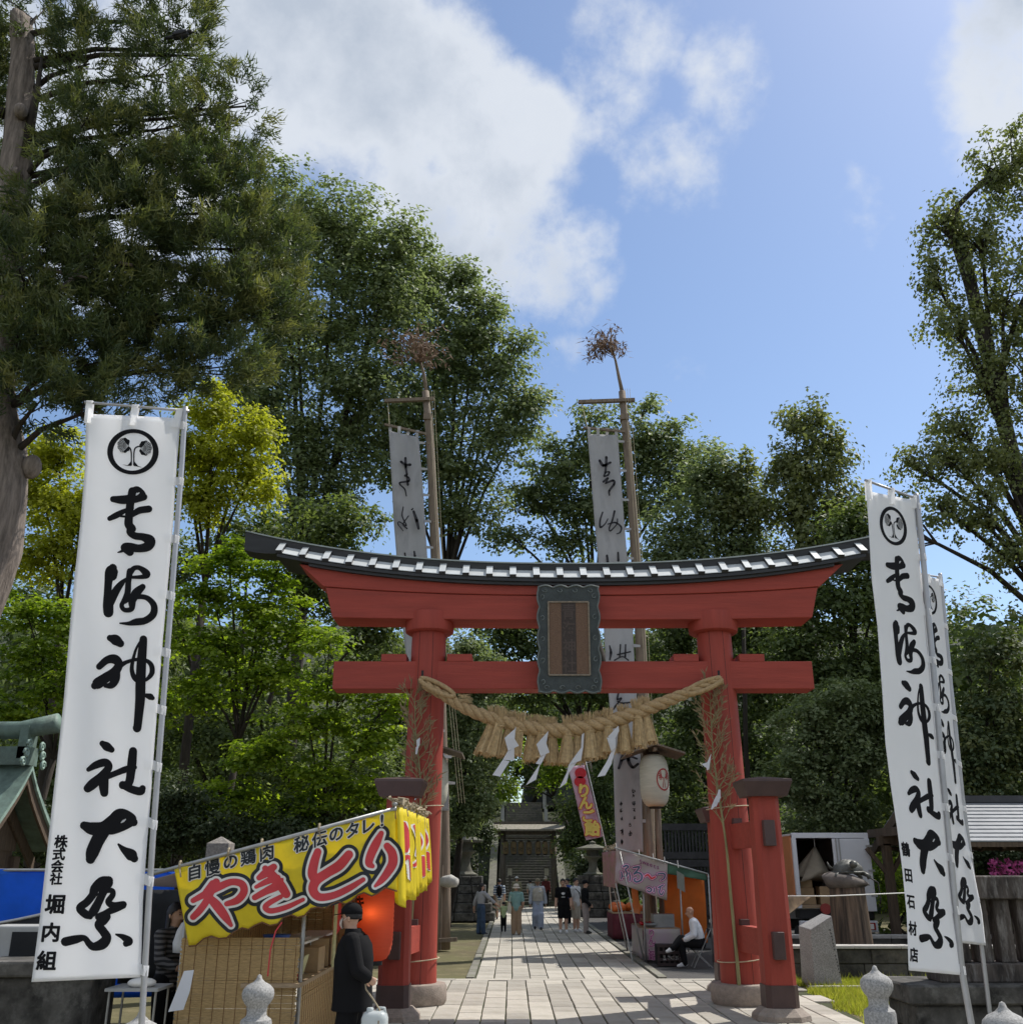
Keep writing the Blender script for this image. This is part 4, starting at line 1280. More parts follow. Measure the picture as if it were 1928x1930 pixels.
tall_banner([(802, 738), (808, 800), (813, 880), (817, 960), (821, 1050), (826, 1160), (829, 1300), (832, 1420), (834, 1520), (836, 1700)],
            [(804, 742), (799, 705), (795, 690), (789, 672)], ((725, 756), (818, 752)),
            [(733, 812), (738, 900), (742, 980), (748, 1055), (754, 1140), (766, 1240), (772, 1300), (778, 1370), (784, 1450), (788, 1528)],
            [(789, 824), (796, 900), (801, 980), (806, 1055), (811, 1140), (816, 1240), (820, 1300), (824, 1370), (845, 1450), (846, 1528)],
            Lchars, [], 9, 'tall weathered banner with dry bamboo tip in front of the dark trees', ((-70, 60), (-60, 20)))
# ================================================================ granite posts of the bridge
m_gran = mat('speckled_granite', (.31, .305, .295), rough=.75, var=.42, scale=55, bump=.25, bscale=120, detail=3, dirt=(.20, .195, .18), dirt_amt=.5, dirt_scale=3)
def finial_post(px, py_top, Y, rr, label, dark=1.0):
    tip = at(px, py_top, Y)
    z = tip.z
    t = thing('granite_post', label, 'post', (tip.x, Y, .33), 'onion-topped granite posts of the bridge')
    pr = [(.0, z), (rr * .12, z - .010), (rr * .19, z - .04), (rr * .36, z - .065), (rr * .72, z - .092), (rr * .94, z - .125), (rr, z - .160), (rr * .96, z - .200), (rr * .80, z - .240), (rr * .66, z - .262), (rr * .64, z - .275)]
    MB().lathe(list(reversed(pr)), (tip.x, Y, 0), 32).build('onion_cap', m_gran, t, smooth=True)
    nk = [(rr * .64, z - .275), (rr * .60, z - .31), (rr * .62, z - .34), (rr * .70, z - .355), (rr * .92, z - .375), (rr * .97, z - .40), (rr * .97, .33)]
    MB().lathe(list(reversed(nk)), (tip.x, Y, 0), 32).build('shaft', m_gran, t, angle=40)
    return t, tip
finial_post(490, 1836, 10.0, .146, 'granite post with onion cap in front of the reed screen')
finial_post(268, 1903, 7.55, .150, 'granite post with onion cap at the foot of the large banner')
pr_, tipr = finial_post(1647, 1819, 10.0, .146, 'granite post with onion cap beside the grass')
finial_post(1887, 1887, 7.55, .152, 'granite post with onion cap below the paired banners')
# curved stone rail between the two posts on the right
rl = thing('bridge_rail', 'curved granite bridge rail between the two right-hand posts', 'rail', (3.7, 8.8, .33))
mb = MB(); rings = []
for i in range(15):
    t_ = i / 14
    y = 9.84 - 2.14 * t_
    x = tipr.x + (3.70 - tipr.x) * t_
    z = .80 - .10 * abs(2 * t_ - 1) ** 2 + .03
    rings.append([Vector((x + a, y, z + b)) for a, b in ((-.11, -.22), (.11, -.22), (.11, -.03), (.07, 0), (-.07, 0), (-.11, -.03))])
mb.loft(rings); mb.build('coping', m_gran, rl)
MB().box((3.69, 8.77, .45), (.16, 2.1, .24)).build('panel', m_gran, rl)
# square granite post with a pyramid top behind the stall
sp_ = at(418, 1578, 19.0)
t = thing('pyramid_post', 'square old stone post with pyramid top rising behind the yellow awning', 'post', (sp_.x, 19, 0))
mb = MB().box((sp_.x, 19, sp_.z / 2 - .06), (.40, .40, sp_.z - .1)); mb.build('shaft', mat('old_granite', (.22, .20, .18), rough=.9, var=.4, scale=20, bump=.4), t)
mb = MB(); mb.loft([[Vector((sp_.x + a * .2, 19 + b * .2, sp_.z - .11)) for a, b in ((-1, -1), (1, -1), (1, 1), (-1, 1))], [Vector((sp_.x + a * .01, 19 + b * .01, sp_.z + .01)) for a, b in ((-1, -1), (1, -1), (1, 1), (-1, 1))]]); mb.build('pyramid_top', MATS['old_granite'], t)

# ================================================================ yakitori stall
YS = 11.2
m_yel = mat('yellow_vinyl', (.90, .76, .05), rough=.5, var=.06, scale=3, transl=.42, spec=.3, dirt=(.60, .48, .05), dirt_amt=.35, dirt_scale=2.5)
m_yred = mat('print_red', (.55, .045, .055), rough=.55, var=.08, scale=8)
m_yblk = mat('print_black', (.012, .016, .02), rough=.55, var=.1)
m_ywht = mat('print_white', (.72, .70, .66), rough=.6, var=.04)
m_tubeg = mat('galvanised_tube', (.36, .36, .35), rough=.4, var=.15, scale=8, metal=.6)
m_brn = mat('brown_hem', (.16, .075, .03), rough=.8, var=.15)
m_reed = mat('reed_screen', (.40, .27, .12), rough=.7, var=.32, scale=22, stretch=(1, 1, 9), rnd=.05)
m_dark = mat('dark_cloth', (.015, .016, .018), rough=.9, var=.3)
m_rope = mat('hemp_rope', (.33, .27, .18), rough=.9, var=.25, scale=20)
ya = thing('yakitori_stall', 'food stall with yellow awning lettered in red and reed screens', 'stall', (-2.6, 12.6, 0))
ZY = lambda x, y: (300 + x / 3.443, 1480 + y / 3.443)
top_l, top_r = (100, 545), (1530, 160)
bot = [(195, 1048), (240, 1045), (290, 1000), (340, 983), (390, 1000), (440, 995), (480, 960), (540, 930), (580, 940), (620, 915), (670, 893), (720, 915), (770, 905), (810, 862), (860, 845), (900, 862), (945, 850), (985, 805), (1030, 795), (1080, 803), (1120, 775), (1160, 757), (1210, 775), (1250, 755), (1290, 715), (1330, 700), (1380, 722), (1420, 705), (1465, 668), (1510, 680), (1545, 692)]
def panel_px(u, v):
    tx, ty = top_l[0] + (top_r[0] - top_l[0]) * u, top_l[1] + (top_r[1] - top_l[1]) * u
    f = u * (len(bot) - 1); i = min(int(f), len(bot) - 2); k = f - i
    bx, by = bot[i][0] + (bot[i + 1][0] - bot[i][0]) * k, bot[i][1] + (bot[i + 1][1] - bot[i][1]) * k
    return tx + (bx - tx) * v, ty + (by - ty) * v
def yY(x, y):                                       # slight sag of the vinyl
    return YS + .022 * math.sin(x * .006 + y * .011) + .02 * math.sin(x * .017 - y * .008)
def pan(x, y, d=0.0):
    px, py = ZY(x, y)
    return at(px, py, yY(x, y) - d)
aw = sheet(lambda u, v: pan(*panel_px(u, v)), 90, 14, 'side_awning', m_yel, ya, thick=.002)
MB().tube([pan(*panel_px(i / 90, .992), .004) for i in range(91)], .008, 5).build('hem', m_brn, aw, smooth=True)
YK = [
 [[(222, 748, 34), (300, 706, 44), (390, 660, 48), (470, 628, 44), (536, 640, 48), (552, 690, 50), (510, 745, 48), (440, 770, 34)],
  [(372, 628, 48), (345, 680, 46), (310, 750, 46), (262, 815, 46), (222, 855, 40)], [(318, 720, 40), (372, 775, 62), (425, 845, 56), (468, 908, 26)], [(300, 700, 40), (350, 640, 50)]],
 [[(650, 600, 36), (700, 565, 56), (745, 530, 44)], [(690, 540, 40), (730, 580, 60), (790, 650, 62), (826, 706, 54)], [(622, 728, 38), (690, 690, 46), (770, 650, 56), (800, 610, 20)], [(630, 660, 24), (700, 625, 40), (770, 600, 40)],
  [(790, 724, 30), (715, 765, 36), (690, 795, 36), (730, 815, 36), (830, 790, 34), (935, 742, 26)]],
 [[(1030, 432, 48), (1008, 500, 58), (996, 575, 62), (1020, 620, 60)], [(1232, 450, 56), (1170, 520, 64), (1090, 570, 60), (1020, 620, 62), (1000, 680, 60), (1040, 725, 52), (1130, 715, 46), (1230, 670, 42), (1325, 612, 30)]],
 [[(1442, 312, 34), (1408, 380, 56), (1375, 450, 56), (1362, 505, 48), (1385, 525, 30)], [(1480, 395, 46), (1512, 440, 58), (1516, 505, 60), (1480, 570, 52), (1440, 620, 40), (1402, 655, 18)]]]
for strokes in YK:
    for k, (g, mm) in enumerate(((38, m_yblk), (15, m_ywht), (0, m_yred))):
        flat_polys(ink(strokes, g), lambda x, y, k=k: pan(x, y, .006 + .003 * k), 'lettering' if k == 2 else 'lettering_outline', mm, aw)
SMALL = [('自', 232, 562), ('慢', 348, 532), ('の', 465, 498), ('鶏', 580, 465), ('肉', 700, 437), ('秘', 925, 380), ('伝', 1042, 347), ('の', 1150, 318), ('タ', 1255, 290), ('レ', 1360, 262), ('!', 1447, 228)]
sl = math.radians(15)
for ch, x, y in SMALL:
    for k, (bold, mm) in enumerate(((.028, m_ywht), (.010, m_yblk))):
        v0, f0 = glyph(ch, .010); vs, fs = [], []
        for a in range(6):
            o = len(vs); vs += [Vector((v.x + .022 * math.cos(a * 1.047), v.y + .022 * math.sin(a * 1.047), 0)) for v in v0]; fs += [tuple(i + o for i in f) for f in f0]
        s_ = 92
        if k == 0:
            # pale halo: the character shifted round a small circle
            vv, ff = [], []
            v0, f0 = glyph(ch, .010)
            for a in range(8):
                o = len(vv)
                vv += [Vector((v.x + .085 * math.cos(a * .785), v.y + .085 * math.sin(a * .785), a)) for v in v0]; ff += [tuple(i + o for i in f) for f in f0]
            vs, fs = vv, ff
        me = bpy.data.meshes.new('small_lettering')
        me.from_pydata([tuple(pan(x + (v.x * math.cos(sl) + v.y * math.sin(sl) * .0) * s_, y - v.x * math.sin(sl) * s_ - v.y * s_, .006 + .008 * k + .0008 * v.z)) for v in vs], [], fs)
        obj('small_lettering', me, mm, aw)
# rails of the awning
xf = pan(1530, 160).x
p0, p1 = pan(-40, 575), pan(1540, 150)
MB().tube([p0 + (p0 - p1).normalized() * .4, p1], .022, 10).build('sloping_rail', m_tubeg, ya, smooth=True)
ties = MB()
for u in (.03, .25, .40, .66):
    c = pan(*panel_px(u, -.03))
    ties.tube([c + Vector((.0, .04 * math.cos(a), .04 * math.sin(a))) for a in np.linspace(0, 6.28, 9)], .012, 5)
    ties.tube([c + Vector((0, -.02, -.03)), c + Vector((.03, -.04, -.12))], .008, 4)
ties.build('awning_ties', m_rope, ya)
fz0, fz1 = at(745, 1516, YS).z, at(805, 1540, 15.1).z
# front awning along the path side, hung in folds
def front(u, v):
    Y = YS + .02 + (15.0 - YS) * u
    top = fz0 + (fz1 - fz0) * u
    drop = .98 + .05 * math.sin(u * 43) - .10 * u
    x = xf + .02 + (.05 + .07 * v) * math.sin(u * 60) * (1 - .4 * v) + .05 * v
    return Vector((x, Y, top - .03 - drop * v))
fa = sheet(front, 100, 12, 'front_awning', m_yel, ya, thick=.002)
for q, (u0, ww) in enumerate(((.10, .07), (.34, .09), (.60, .09), (.82, .07))):
    for k, (g, mm) in enumerate(((.010, m_ywht), (.0, m_yred))):
        polys = ink([[(u0, .16, .028), (u0 + ww * .3, .34, .032), (u0 + ww * .1, .5, .022)], [(u0 - ww * .2, .62, .024), (u0 + ww * .4, .55, .026), (u0 + ww * .5, .8, .02)]], g, .012)
        def f3(x, y, k=k):
            p = front(min(1, max(0, x)), y); return p + Vector((.012 + .004 * k, 0, 0))
        flat_polys(polys, f3, 'lettering', mm, fa)
MB().tube([(xf, YS - .05, fz0 + .0), (xf, 15.1, fz1)], .022, 8).build('front_rail', m_tubeg, ya, smooth=True)
fr = MB(); rr_ = random.Random(3)
for i in range(120):                                  # knotted rope bundled along the front rail
    u = i / 119
    c = Vector((xf + rr_.uniform(-.06, .06), YS + 3.9 * u, fz0 + (fz1 - fz0) * u + rr_.uniform(-.01, .06)))
    fr.tube([c + Vector((rr_.uniform(-.05, .05), rr_.uniform(-.08, .08), rr_.uniform(-.03, .05))) for _ in range(4)], .014, 5)
    if i % 3 == 0:
        fr.tube([c, c + Vector((rr_.uniform(-.03, .05), rr_.uniform(-.02, .02), -rr_.uniform(.12, .34)))], .006, 4)
fr.build('knotted_rope', m_rope, ya)
# frame, roof sheet, screens
xb = at(345, 1770, YS + .25).x; xc = at(570, 1770, YS + .25).x
for (x, y, h) in ((xc, YS + .28, fz0 - .25), (xb, YS + .28, 2.0), (xc, 15.0, fz1 - .1), (xb, 15.0, 2.0)):
    MB().tube([(x, y, 0), (x, y, h)], .022, 8).build('frame_post', m_tubeg, ya, smooth=True)
slope_ = (p1.z - p0.z) / (p1.x - p0.x)
def roof(u, v):
    x = xf - .05 + (xb - .5 - xf) * u
    return Vector((x, YS + .1 + 4.9 * v, p1.z - .05 + slope_ * (x - p1.x) - .06 * math.sin(v * 3.14)))
sheet(roof, 20, 20, 'roof_sheet', mat('grey_roof_sheet', (.42, .39, .42), rough=.7, var=.08, scale=6, transl=.3), ya, thick=.003)
def reed(a, b, z0, z1, name, tilt=0.0):
    """a screen of thin horizontal reeds bound by vertical strings"""
    a, b = Vector(a), Vector(b)
    mb = MB(); r = random.Random(int(z1 * 100))
    n = int((z1 - z0) / .0125)
    d = (b - a); L_ = d.length; d.normalize()
    nrm = Vector((-d.y, d.x, 0))
    for i in range(n):
        z = z0 + (i + .5) * (z1 - z0) / n
        off = nrm * (tilt * (z1 - z) + r.uniform(-.003, .003))
        k0, k1 = r.uniform(-.012, .012), r.uniform(-.012, .012)
        mb.bar(a + off + Vector((0, 0, z + r.uniform(-.002, .002))) - d * k0, b + off + Vector((0, 0, z + r.uniform(-.002, .002))) + d * k1, .0122, .0122)
    o = mb.build(name, m_reed, ya, fix=False); tag(o, kind='stuff')
    st = MB()
    k = int(L_ / .115)
    for i in range(k + 1):
        p = a + d * (L_ * (i + .3) / (k + .6)) + nrm * -.0
        for s in (-1, 1):
            st.tube([p + nrm * (s * .010 + tilt * (z1 - z0)) + Vector((0, 0, z0)), p + nrm * s * .010 + Vector((0, 0, z1))], .003, 3)
    st.build('screen_strings', m_brn, o, fix=False)
zs_t = at(450, 1768, YS + .2).z
reed((xb, YS + .24, 0), (xc - .02, YS + .24, 0), .12, zs_t, 'front_reed_screen')
zc_ = .93
reed((xc, YS + .30, 0), (xc, 14.9, 0), .10, zc_, 'counter_reed_screen')
reed((xb - .05, 14.95, 0), (xc + .3, 14.95, 0), .9, 2.05, 'rear_reed_screen')
reed((xc - 1.0, YS + .5, 0), (xc - 1.0, 14.9, 0), .7, 2.0, 'side_reed_screen')
m_board = mat('plank_board', (.33, .24, .15), rough=.8, var=.25, scale=6, stretch=(1, 6, 6))
MB().box((xc - .28, 13.1, zc_ + .02), (.62, 3.5, .04)).build('counter_board', m_board, ya)
MB().box((xc - .36, 13.1, zc_ + .36), (.42, 3.3, .025)).build('shelf', m_ywht, ya)
for y in (11.9, 13.0, 14.2):
    MB().tube([(xc - .2, y, zc_ + .04), (xc - .2, y, zc_ + .36)], .01, 6).build('shelf_leg', m_tubeg, ya)
# things on the counter
def on_counter(name, label, cat, mb, m, smooth=False, group=None): return tag(mb.build(name, m, smooth=smooth), label, cat, group)
m_blue = mat('blue_plastic', (.02, .07, .30), rough=.4, var=.1)
m_card = mat('cardboard', (.36, .25, .14), rough=.85, var=.12, scale=8)
cy = zc_ + .042
on_counter('bowl', 'blue plastic bowl on the stall shelf', 'bowl', MB().lathe([(.06, 0), (.11, .03), (.15, .10), (.155, .11), (.14, .10), (.05, .02)], (xc - .36, 11.85, zc_ + .375), 20), m_blue, True)
on_counter('tray', 'grey metal tray on the stall shelf beside the blue bowl', 'tray', MB().box((xc - .36, 12.6, zc_ + .395), (.34, .62, .035)), m_tubeg)
bt = thing('sauce_bottle', 'small white squeeze bottle with red base on the stall counter', 'bottle', (xc - .08, 11.75, cy))
MB().lathe([(.035, .06), (.037, .10), (.036, .17), (.02, .195), (.012, .24)], (xc - .08, 11.75, cy), 14).build('body', m_ywht, bt, smooth=True)
MB().lathe([(.045, 0), (.05, .02), (.042, .06)], (xc - .08, 11.75, cy), 14).build('base', m_yred, bt, smooth=True)
on_counter('price_card', 'small pale card leaning on the stall counter', 'card', MB().box((xc - .10, 12.15, cy + .11), (.012, .24, .21), Matrix.Rotation(.25, 3, 'Y')), mat('yellow_card', (.52, .50, .28), rough=.8, var=.12, scale=20))
on_counter('cardboard_box', 'open cardboard box on the counter behind the small card', 'box', MB().box((xc - .16, 12.75, cy + .13), (.3, .42, .26)), m_card)
on_counter('cardboard_box', 'larger cardboard box at the far end of the stall counter', 'box', MB().box((xc - .18, 13.5, cy + .16), (.32, .5, .31)), m_card)
sg = MB().box((xc + .03, 13.35, 1.42), (.02, .16, .92)); on_counter('price_strip', 'tall narrow yellow price strip standing at the stall counter', 'sign', sg, MATS['yellow_card'])
on_counter('menu_sign', 'red and white menu sign leaning behind the yellow price strip', 'sign', MB().box((xc - .02, 13.75, 1.62), (.02, .5, .62), Matrix.Rotation(.2, 3, 'X')), m_yred)
MB().tube([at(505, 1840, 11.0), at(510, 1790, 11.15), at(520, 1755, 11.18), at(532, 1738, YS - .01)], .008, 5).build('red_cord', m_yred, ya, smooth=True)

# red paper lantern with its lamp inside
m_rl = mat('red_lantern_paper', (.78, .17, .09), rough=.7, var=.08, scale=4, stretch=(1, 1, 8), transl=.45, tr_col=(.9, .2, .08))
lc = at(708, 1722, 14.7)
rl_ = thing('red_paper_lantern', 'glowing red paper lantern hanging beneath the yellow awning', 'lantern', (lc.x, 14.7, lc.z - .45))
hgt, rad = .60, .255
prof = []
for i in range(41):
    t_ = i / 40
    z = lc.z - hgt + 2 * hgt * t_
    e_ = (1 - abs(2 * t_ - 1) ** 4.5) ** .5
    prof.append((.10 + (rad - .10) * e_ + (.004 if i % 2 else -.003), z))
MB().lathe(prof, (lc.x, 14.7, 0), 32).build('paper_body', m_rl, rl_, smooth=True)
for z in (lc.z - hgt - .02, lc.z + hgt + .02):
    MB().lathe([(.115, z - .03), (.12, z - .02), (.12, z + .02), (.115, z + .03)], (lc.x, 14.7, 0), 24).build('rim', m_yblk, rl_, angle=40)
MB().tube([(lc.x, 14.7, lc.z + hgt), (lc.x, 14.7, fz1 - .02)], .008, 5).build('cord', m_yblk, rl_)
for i, ch in enumerate('やきとり'):
    vs, fs = glyph(ch, .02)
    for k, a0 in enumerate((3.75,)):
        me = bpy.data.meshes.new('lettering')
        pts = []
        for v in vs:
            a = a0 + v.x * 1.0
            z = lc.z + .36 - i * .24 + v.y * .22
            r_ = .10 + (rad - .10) * (1 - abs((z - lc.z) / hgt) ** 4.5) ** .5 + .008
            pts.append((lc.x + r_ * math.cos(a), 14.7 + r_ * math.sin(a), z))
        me.from_pydata(pts, [], fs); obj('lettering', me, m_yblk, rl_)
lamp = bpy.data.lights.new('lantern_bulb', 'POINT'); lamp.energy = .6; lamp.color = (1.0, .62, .30); lamp.shadow_soft_size = .035
lo = bpy.data.objects.new('lantern_bulb', lamp); COL.objects.link(lo); lo.location = (lc.x - .02, 14.55, lc.z + .02); attach(lo, rl_)
MB().ellipsoid((lc.x - .02, 14.62, lc.z + .24), (.03, .03, .05)).build('bulb', m_ywht, rl_, smooth=True)

# ================================================================ clutter on the left edge
m_tarp = mat('blue_tarp', (.008, .15, .72), rough=.45, var=.12, scale=3, bump=.35, bscale=5, transl=.35)
tl, tr_ = at(-260, 1640, 14.2), at(330, 1640, 14.2)
def tarp(u, v): return Vector((tl.x + (tr_.x - tl.x) * u, 14.2 + .05 * math.sin(u * 14) + .10 * v, tl.z - .02 * math.sin(u * 9) - v * 1.55))
tp = thing('blue_tarp', 'bright blue tarpaulin hung behind the large banner', 'tarp', (tl.x + 1, 14.2, 0))
sheet(tarp, 40, 20, 'sheet', m_tarp, tp, thick=.003)
MB().tube([(tl.x, 14.22, tl.z), (tr_.x + .1, 14.22, tl.z)], .02, 8).build('rail', m_tubeg, tp)
for x in (tl.x, tr_.x + .1): MB().tube([(x, 14.24, 0), (x, 14.24, tl.z)], .02, 8).build('leg', m_tubeg, tp)
def black_aw(u, v):
    a, b = at(-250, 1800, 12.4), at(105, 1712, 12.4)
    c = a.lerp(b, u)
    return Vector((c.x, 12.4 - .05 * v, c.z - v * (.62 + .10 * math.sin(u * 9)) + .03 * math.sin(u * 5)))
ba = thing('black_awning', 'drooping black cloth awning below the blue tarpaulin', 'awning', (-6.4, 12.4, 0))
sheet(black_aw, 24, 8, 'cloth', m_dark, ba, thick=.003)
MB().tube([black_aw(i / 10, 0) for i in range(11)], .018, 7).build('rail', m_tubeg, ba, smooth=True)
for u in (.02, .98):
    p = black_aw(u, 0); MB().tube([p, (p.x, p.y + .05, 0)], .02, 7).build('leg', m_tubeg, ba)
def dark_back(u, v):
    a, b = at(275, 1655, 13.6), at(345, 1650, 13.6)
    return Vector((a.x - .2 + (b.x - a.x + .3) * u, 13.6 + .02 * math.sin(u * 12), a.z - .14 - v * 1.1))
tag(sheet(dark_back, 12, 6, 'black_curtain', m_dark, None, thick=.003), 'black curtain hanging at the back of the yakitori stall', 'curtain')
# stacked plastic crates and a stone block at the lower left
m_wshade_stone = mat('dark_weathered_shade_stone', (.066, .062, .056), rough=.92, var=.8, scale=4, bump=.6, bscale=12, dirt=(.24, .23, .21), dirt_amt=.7, dirt_scale=3.5)  # weathered stone; on the lantern bases its dark tone carries tree shade
sb = thing('stone_plinth', 'dark weathered stone plinth at the lower left behind the banner', 'plinth', (-6.2, 11.6, 0))
for i in range(4):
    bevel(MB().box((-7.9 + i * 1.02, 11.6, .52), (1.0, .7, 1.04)).build('stone_block', m_wshade_stone, sb), .03, 2)
for i in range(3):
    bevel(MB().box((-7.6 + i * 1.35, 11.6, 1.12), (1.33, .85, .16)).build('coping_stone', m_wshade_stone, sb), .03, 2)
pb = at(40, 1800, 12.0)
cr = thing('white_crate', 'pale plastic crate under the black awning at the far left', 'crate', (pb.x, 12.0, 1.2))
mb = MB().box((pb.x, 12.0, pb.z), (.62, .42, .62)); bevel(mb.build('body', mat('pale_plastic', (.35, .35, .34), rough=.6, var=.1), cr), .02, 2)
MB().box((pb.x + .12, 11.785, pb.z + .02), (.3, .02, .46)).build('dark_opening', m_dark, cr)
ptb = thing('side_table', 'small pale folding table beside the striped-shirt vendor', 'table', (at(262, 1880, 11.5).x, 11.5, 0))
bx = ptb.location.x
MB().box((bx, 11.5, .92), (.55, .5, .03)).build('table_top', MATS['pale_plastic'], ptb)
for a in (-1, 1):
    for b in (-1, 1): MB().tube([(bx + a * .24, 11.5 + b * .2, 0), (bx + a * .24, 11.5 + b * .2, .905)], .013, 6).build('leg', m_tubeg, ptb)
tag(MB().ellipsoid((bx + .05, 11.4, .975), (.15, .12, .05)).build('folded_towel', m_ywht, smooth=True), 'pale folded towel on the little table by the banner pole', 'towel')
# ================================================================ candy stall on the right of the path
m_pinkv = mat('pale_print_vinyl', (.52, .50, .42), rough=.55, var=.12, scale=1.6, transl=.3, col2=(.50, .38, .46))
m_pur = mat('print_purple', (.20, .03, .14), rough=.6, var=.1)
m_pkw = mat('print_pale_pink', (.78, .45, .60), rough=.6, var=.05)
m_slate = mat('print_slate', (.06, .11, .17), rough=.6, var=.15)
m_org = mat('orange_sheet', (.75, .21, .03), rough=.6, var=.10, scale=3, transl=.35, bump=.2, bscale=4)
m_green = mat('green_trim', (.05, .12, .08), rough=.7, var=.2)
YC = 25.5
cs = thing('candy_stall', 'candied-fruit stall with pastel lettered awning and orange side sheet', 'stall', (3.9, 27, 0))
cfx = at(1162, 1600, YC).x
ZC = lambda x, y: (1140 + x / 7.42, 1580 + y / 7.42)
c_top = [(155, 140), (900, 330), (1400, 490)]
c_bot = [(140, 610), (300, 680), (480, 745), (640, 800), (820, 870)]
def cp(x, y, d=0.0):
    px, py = ZC(x, y); return at(px, py, YC - d + .03 * math.sin(x * .01 + y * .02))
def cpanel(u, v):
    x = 155 + 720 * u
    ty = 140 + (x - 155) * .255
    by = 612 + (x - 155) * .36
    return x + (-18 * v if u < .5 else (40 - 60 * u) * v * .5), ty + (by - ty) * v
ca = sheet(lambda u, v: cp(*cpanel(u, v)), 40, 10, 'side_awning', m_pinkv, cs, thick=.003)
def creturn(u, v):                                      # folded-back end of the panel along the rail
    x = 860 + 560 * u
    ty = 325 + (x - 860) * .30
    return cp(x, ty + (170 - 70 * u) * v, -.02)
sheet(creturn, 16, 5, 'rolled_awning', m_green, cs, thick=.004)
FURU = [[[(255, 400, 30), (300, 380, 32), (325, 400, 30), (285, 440, 30), (310, 490, 30), (290, 540, 30), (262, 530, 26)], [(225, 470, 26), (240, 520, 30), (225, 570, 26)], [(335, 480, 26), (352, 540, 30), (345, 590, 26)]],
        [[(395, 410, 30), (480, 400, 32), (440, 460, 30), (405, 500, 30), (460, 480, 32), (510, 510, 34), (505, 580, 34), (440, 610, 34), (405, 580, 30), (430, 560, 26)]],
        [[(560, 530, 30), (600, 510, 34), (650, 560, 34), (700, 540, 30)]],
        [[(735, 500, 26), (790, 490, 28), (835, 505, 30), (825, 560, 28), (780, 590, 22)]],
        [[(590, 700, 26), (620, 690, 28), (650, 720, 28), (620, 750, 26), (590, 730, 24)], [(690, 690, 22), (680, 750, 26)], [(740, 690, 24), (780, 670, 28), (815, 650, 22)], [(780, 670, 24), (760, 750, 28), (790, 790, 26), (815, 740, 22)]]]
for j, strokes in enumerate(FURU):
    for k, (g_, mm) in enumerate(((13, m_pur), (6, m_pkw), (-4, m_slate if j != 2 else m_yred))):
        flat_polys(ink(strokes, g_, 5.0), lambda x, y, k=k: cp(x, y, .012 + .008 * k), 'lettering', mm, ca)
for i, ch in enumerate('Sweets'):
    vs, fs = glyph(ch, .006)
    x0, y0 = 500 + i * 48, 330 + i * 16
    me = bpy.data.meshes.new('small_lettering'); me.from_pydata([tuple(cp(x0 + v.x * 70, y0 - v.y * 80 + v.x * 20, .02)) for v in vs], [], fs); obj('small_lettering', me, m_pur, ca)
zc0 = cp(155, 140).z
MB().tube([cp(130, 132), cp(1440, 500)], .022, 8).build('sloping_rail', m_tubeg, cs, smooth=True)
mb = MB()
for u in (.0, .26, .42, .55, .70):
    c = cp(155 + 1230 * u, 140 + 1230 * u * .28); mb.tube([c + Vector((0, 0, .12)), c + Vector((.01, -.02, -.05))], .010, 4)
mb.build('awning_ties', m_ywht, cs)
def cfront(u, v):
    return Vector((cfx - .03 + .05 * math.sin(u * 40) * (1 - .3 * v), YC + 3.6 * u, zc0 - .05 - .86 * v))
sheet(cfront, 60, 8, 'front_awning', mat('crumpled_print', (.45, .36, .24), rough=.6, var=.35, scale=9, col2=(.50, .22, .28), transl=.25), cs, thick=.003)
MB().tube([(cfx, YC - .05, zc0), (cfx, YC + 3.7, zc0)], .022, 8).build('front_rail', m_tubeg, cs)
mb = MB(); r_ = random.Random(8)
for i in range(50):
    c = Vector((cfx, YC + 3.6 * i / 49, zc0)) + Vector((r_.uniform(-.05, .05), 0, r_.uniform(-.02, .08)))
    mb.tube([c + Vector((r_.uniform(-.05, .05), r_.uniform(-.06, .06), r_.uniform(-.03, .05))) for _ in range(3)], .013, 4)
mb.build('knotted_rope', m_rope, cs)
xr = cp(1440, 500).x; zr_ = cp(1440, 500).z
def cside(u, v):                                        # orange sheet along the back of the stall
    x = cp(900, 540).x - .0 + (xr + .1 - cp(900, 540).x) * u
    return Vector((x, YC + 1.1 + .04 * math.sin(u * 9 + v * 5), 2.12 - .30 * u - v * (1.75 - .3 * u)))
sheet(cside, 20, 12, 'orange_side_sheet', m_org, cs, thick=.003)
sheet(lambda u, v: Vector((cfx + .05 + (xr - cfx) * u, YC + .05 + 3.5 * v, zc0 + (zr_ - zc0) * u - .03 - .05 * math.sin(v * 3.1))), 12, 12, 'roof_sheet', m_org, cs, thick=.003)
sheet(lambda u, v: Vector((cfx + .7 + .02 * math.sin(v * 9), YC + 1.7 + 1.5 * u, 2.1 - 1.1 * v)), 8, 8, 'orange_back_sheet', m_org, cs, thick=.003)
for (x, y, z) in ((cfx + .06, YC, zc0), (cfx + .06, YC + 3.6, zc0), (at(1213, 1700, YC + .1).x, YC + .12, 2.35), (at(1283, 1700, YC + .1).x, YC + .1, 2.12), (xr, YC, zr_), (xr, YC + 3.5, zr_)):
    MB().tube([(x if x > cfx + .1 else x + .5, y, 0), (x, y, z)], .02, 7).build('frame_post', m_tubeg, cs, smooth=True)
sheet(lambda u, v: Vector((at(1275, 1650, YC - .05).x + .18 * u, YC - .06 + .01 * math.sin(u * 9), 2.06 - .10 * u - .40 * v)), 6, 6, 'hanging_plastic', mat('hanging_plastic', (.30, .33, .30), rough=.35, var=.1, transl=.5), cs)
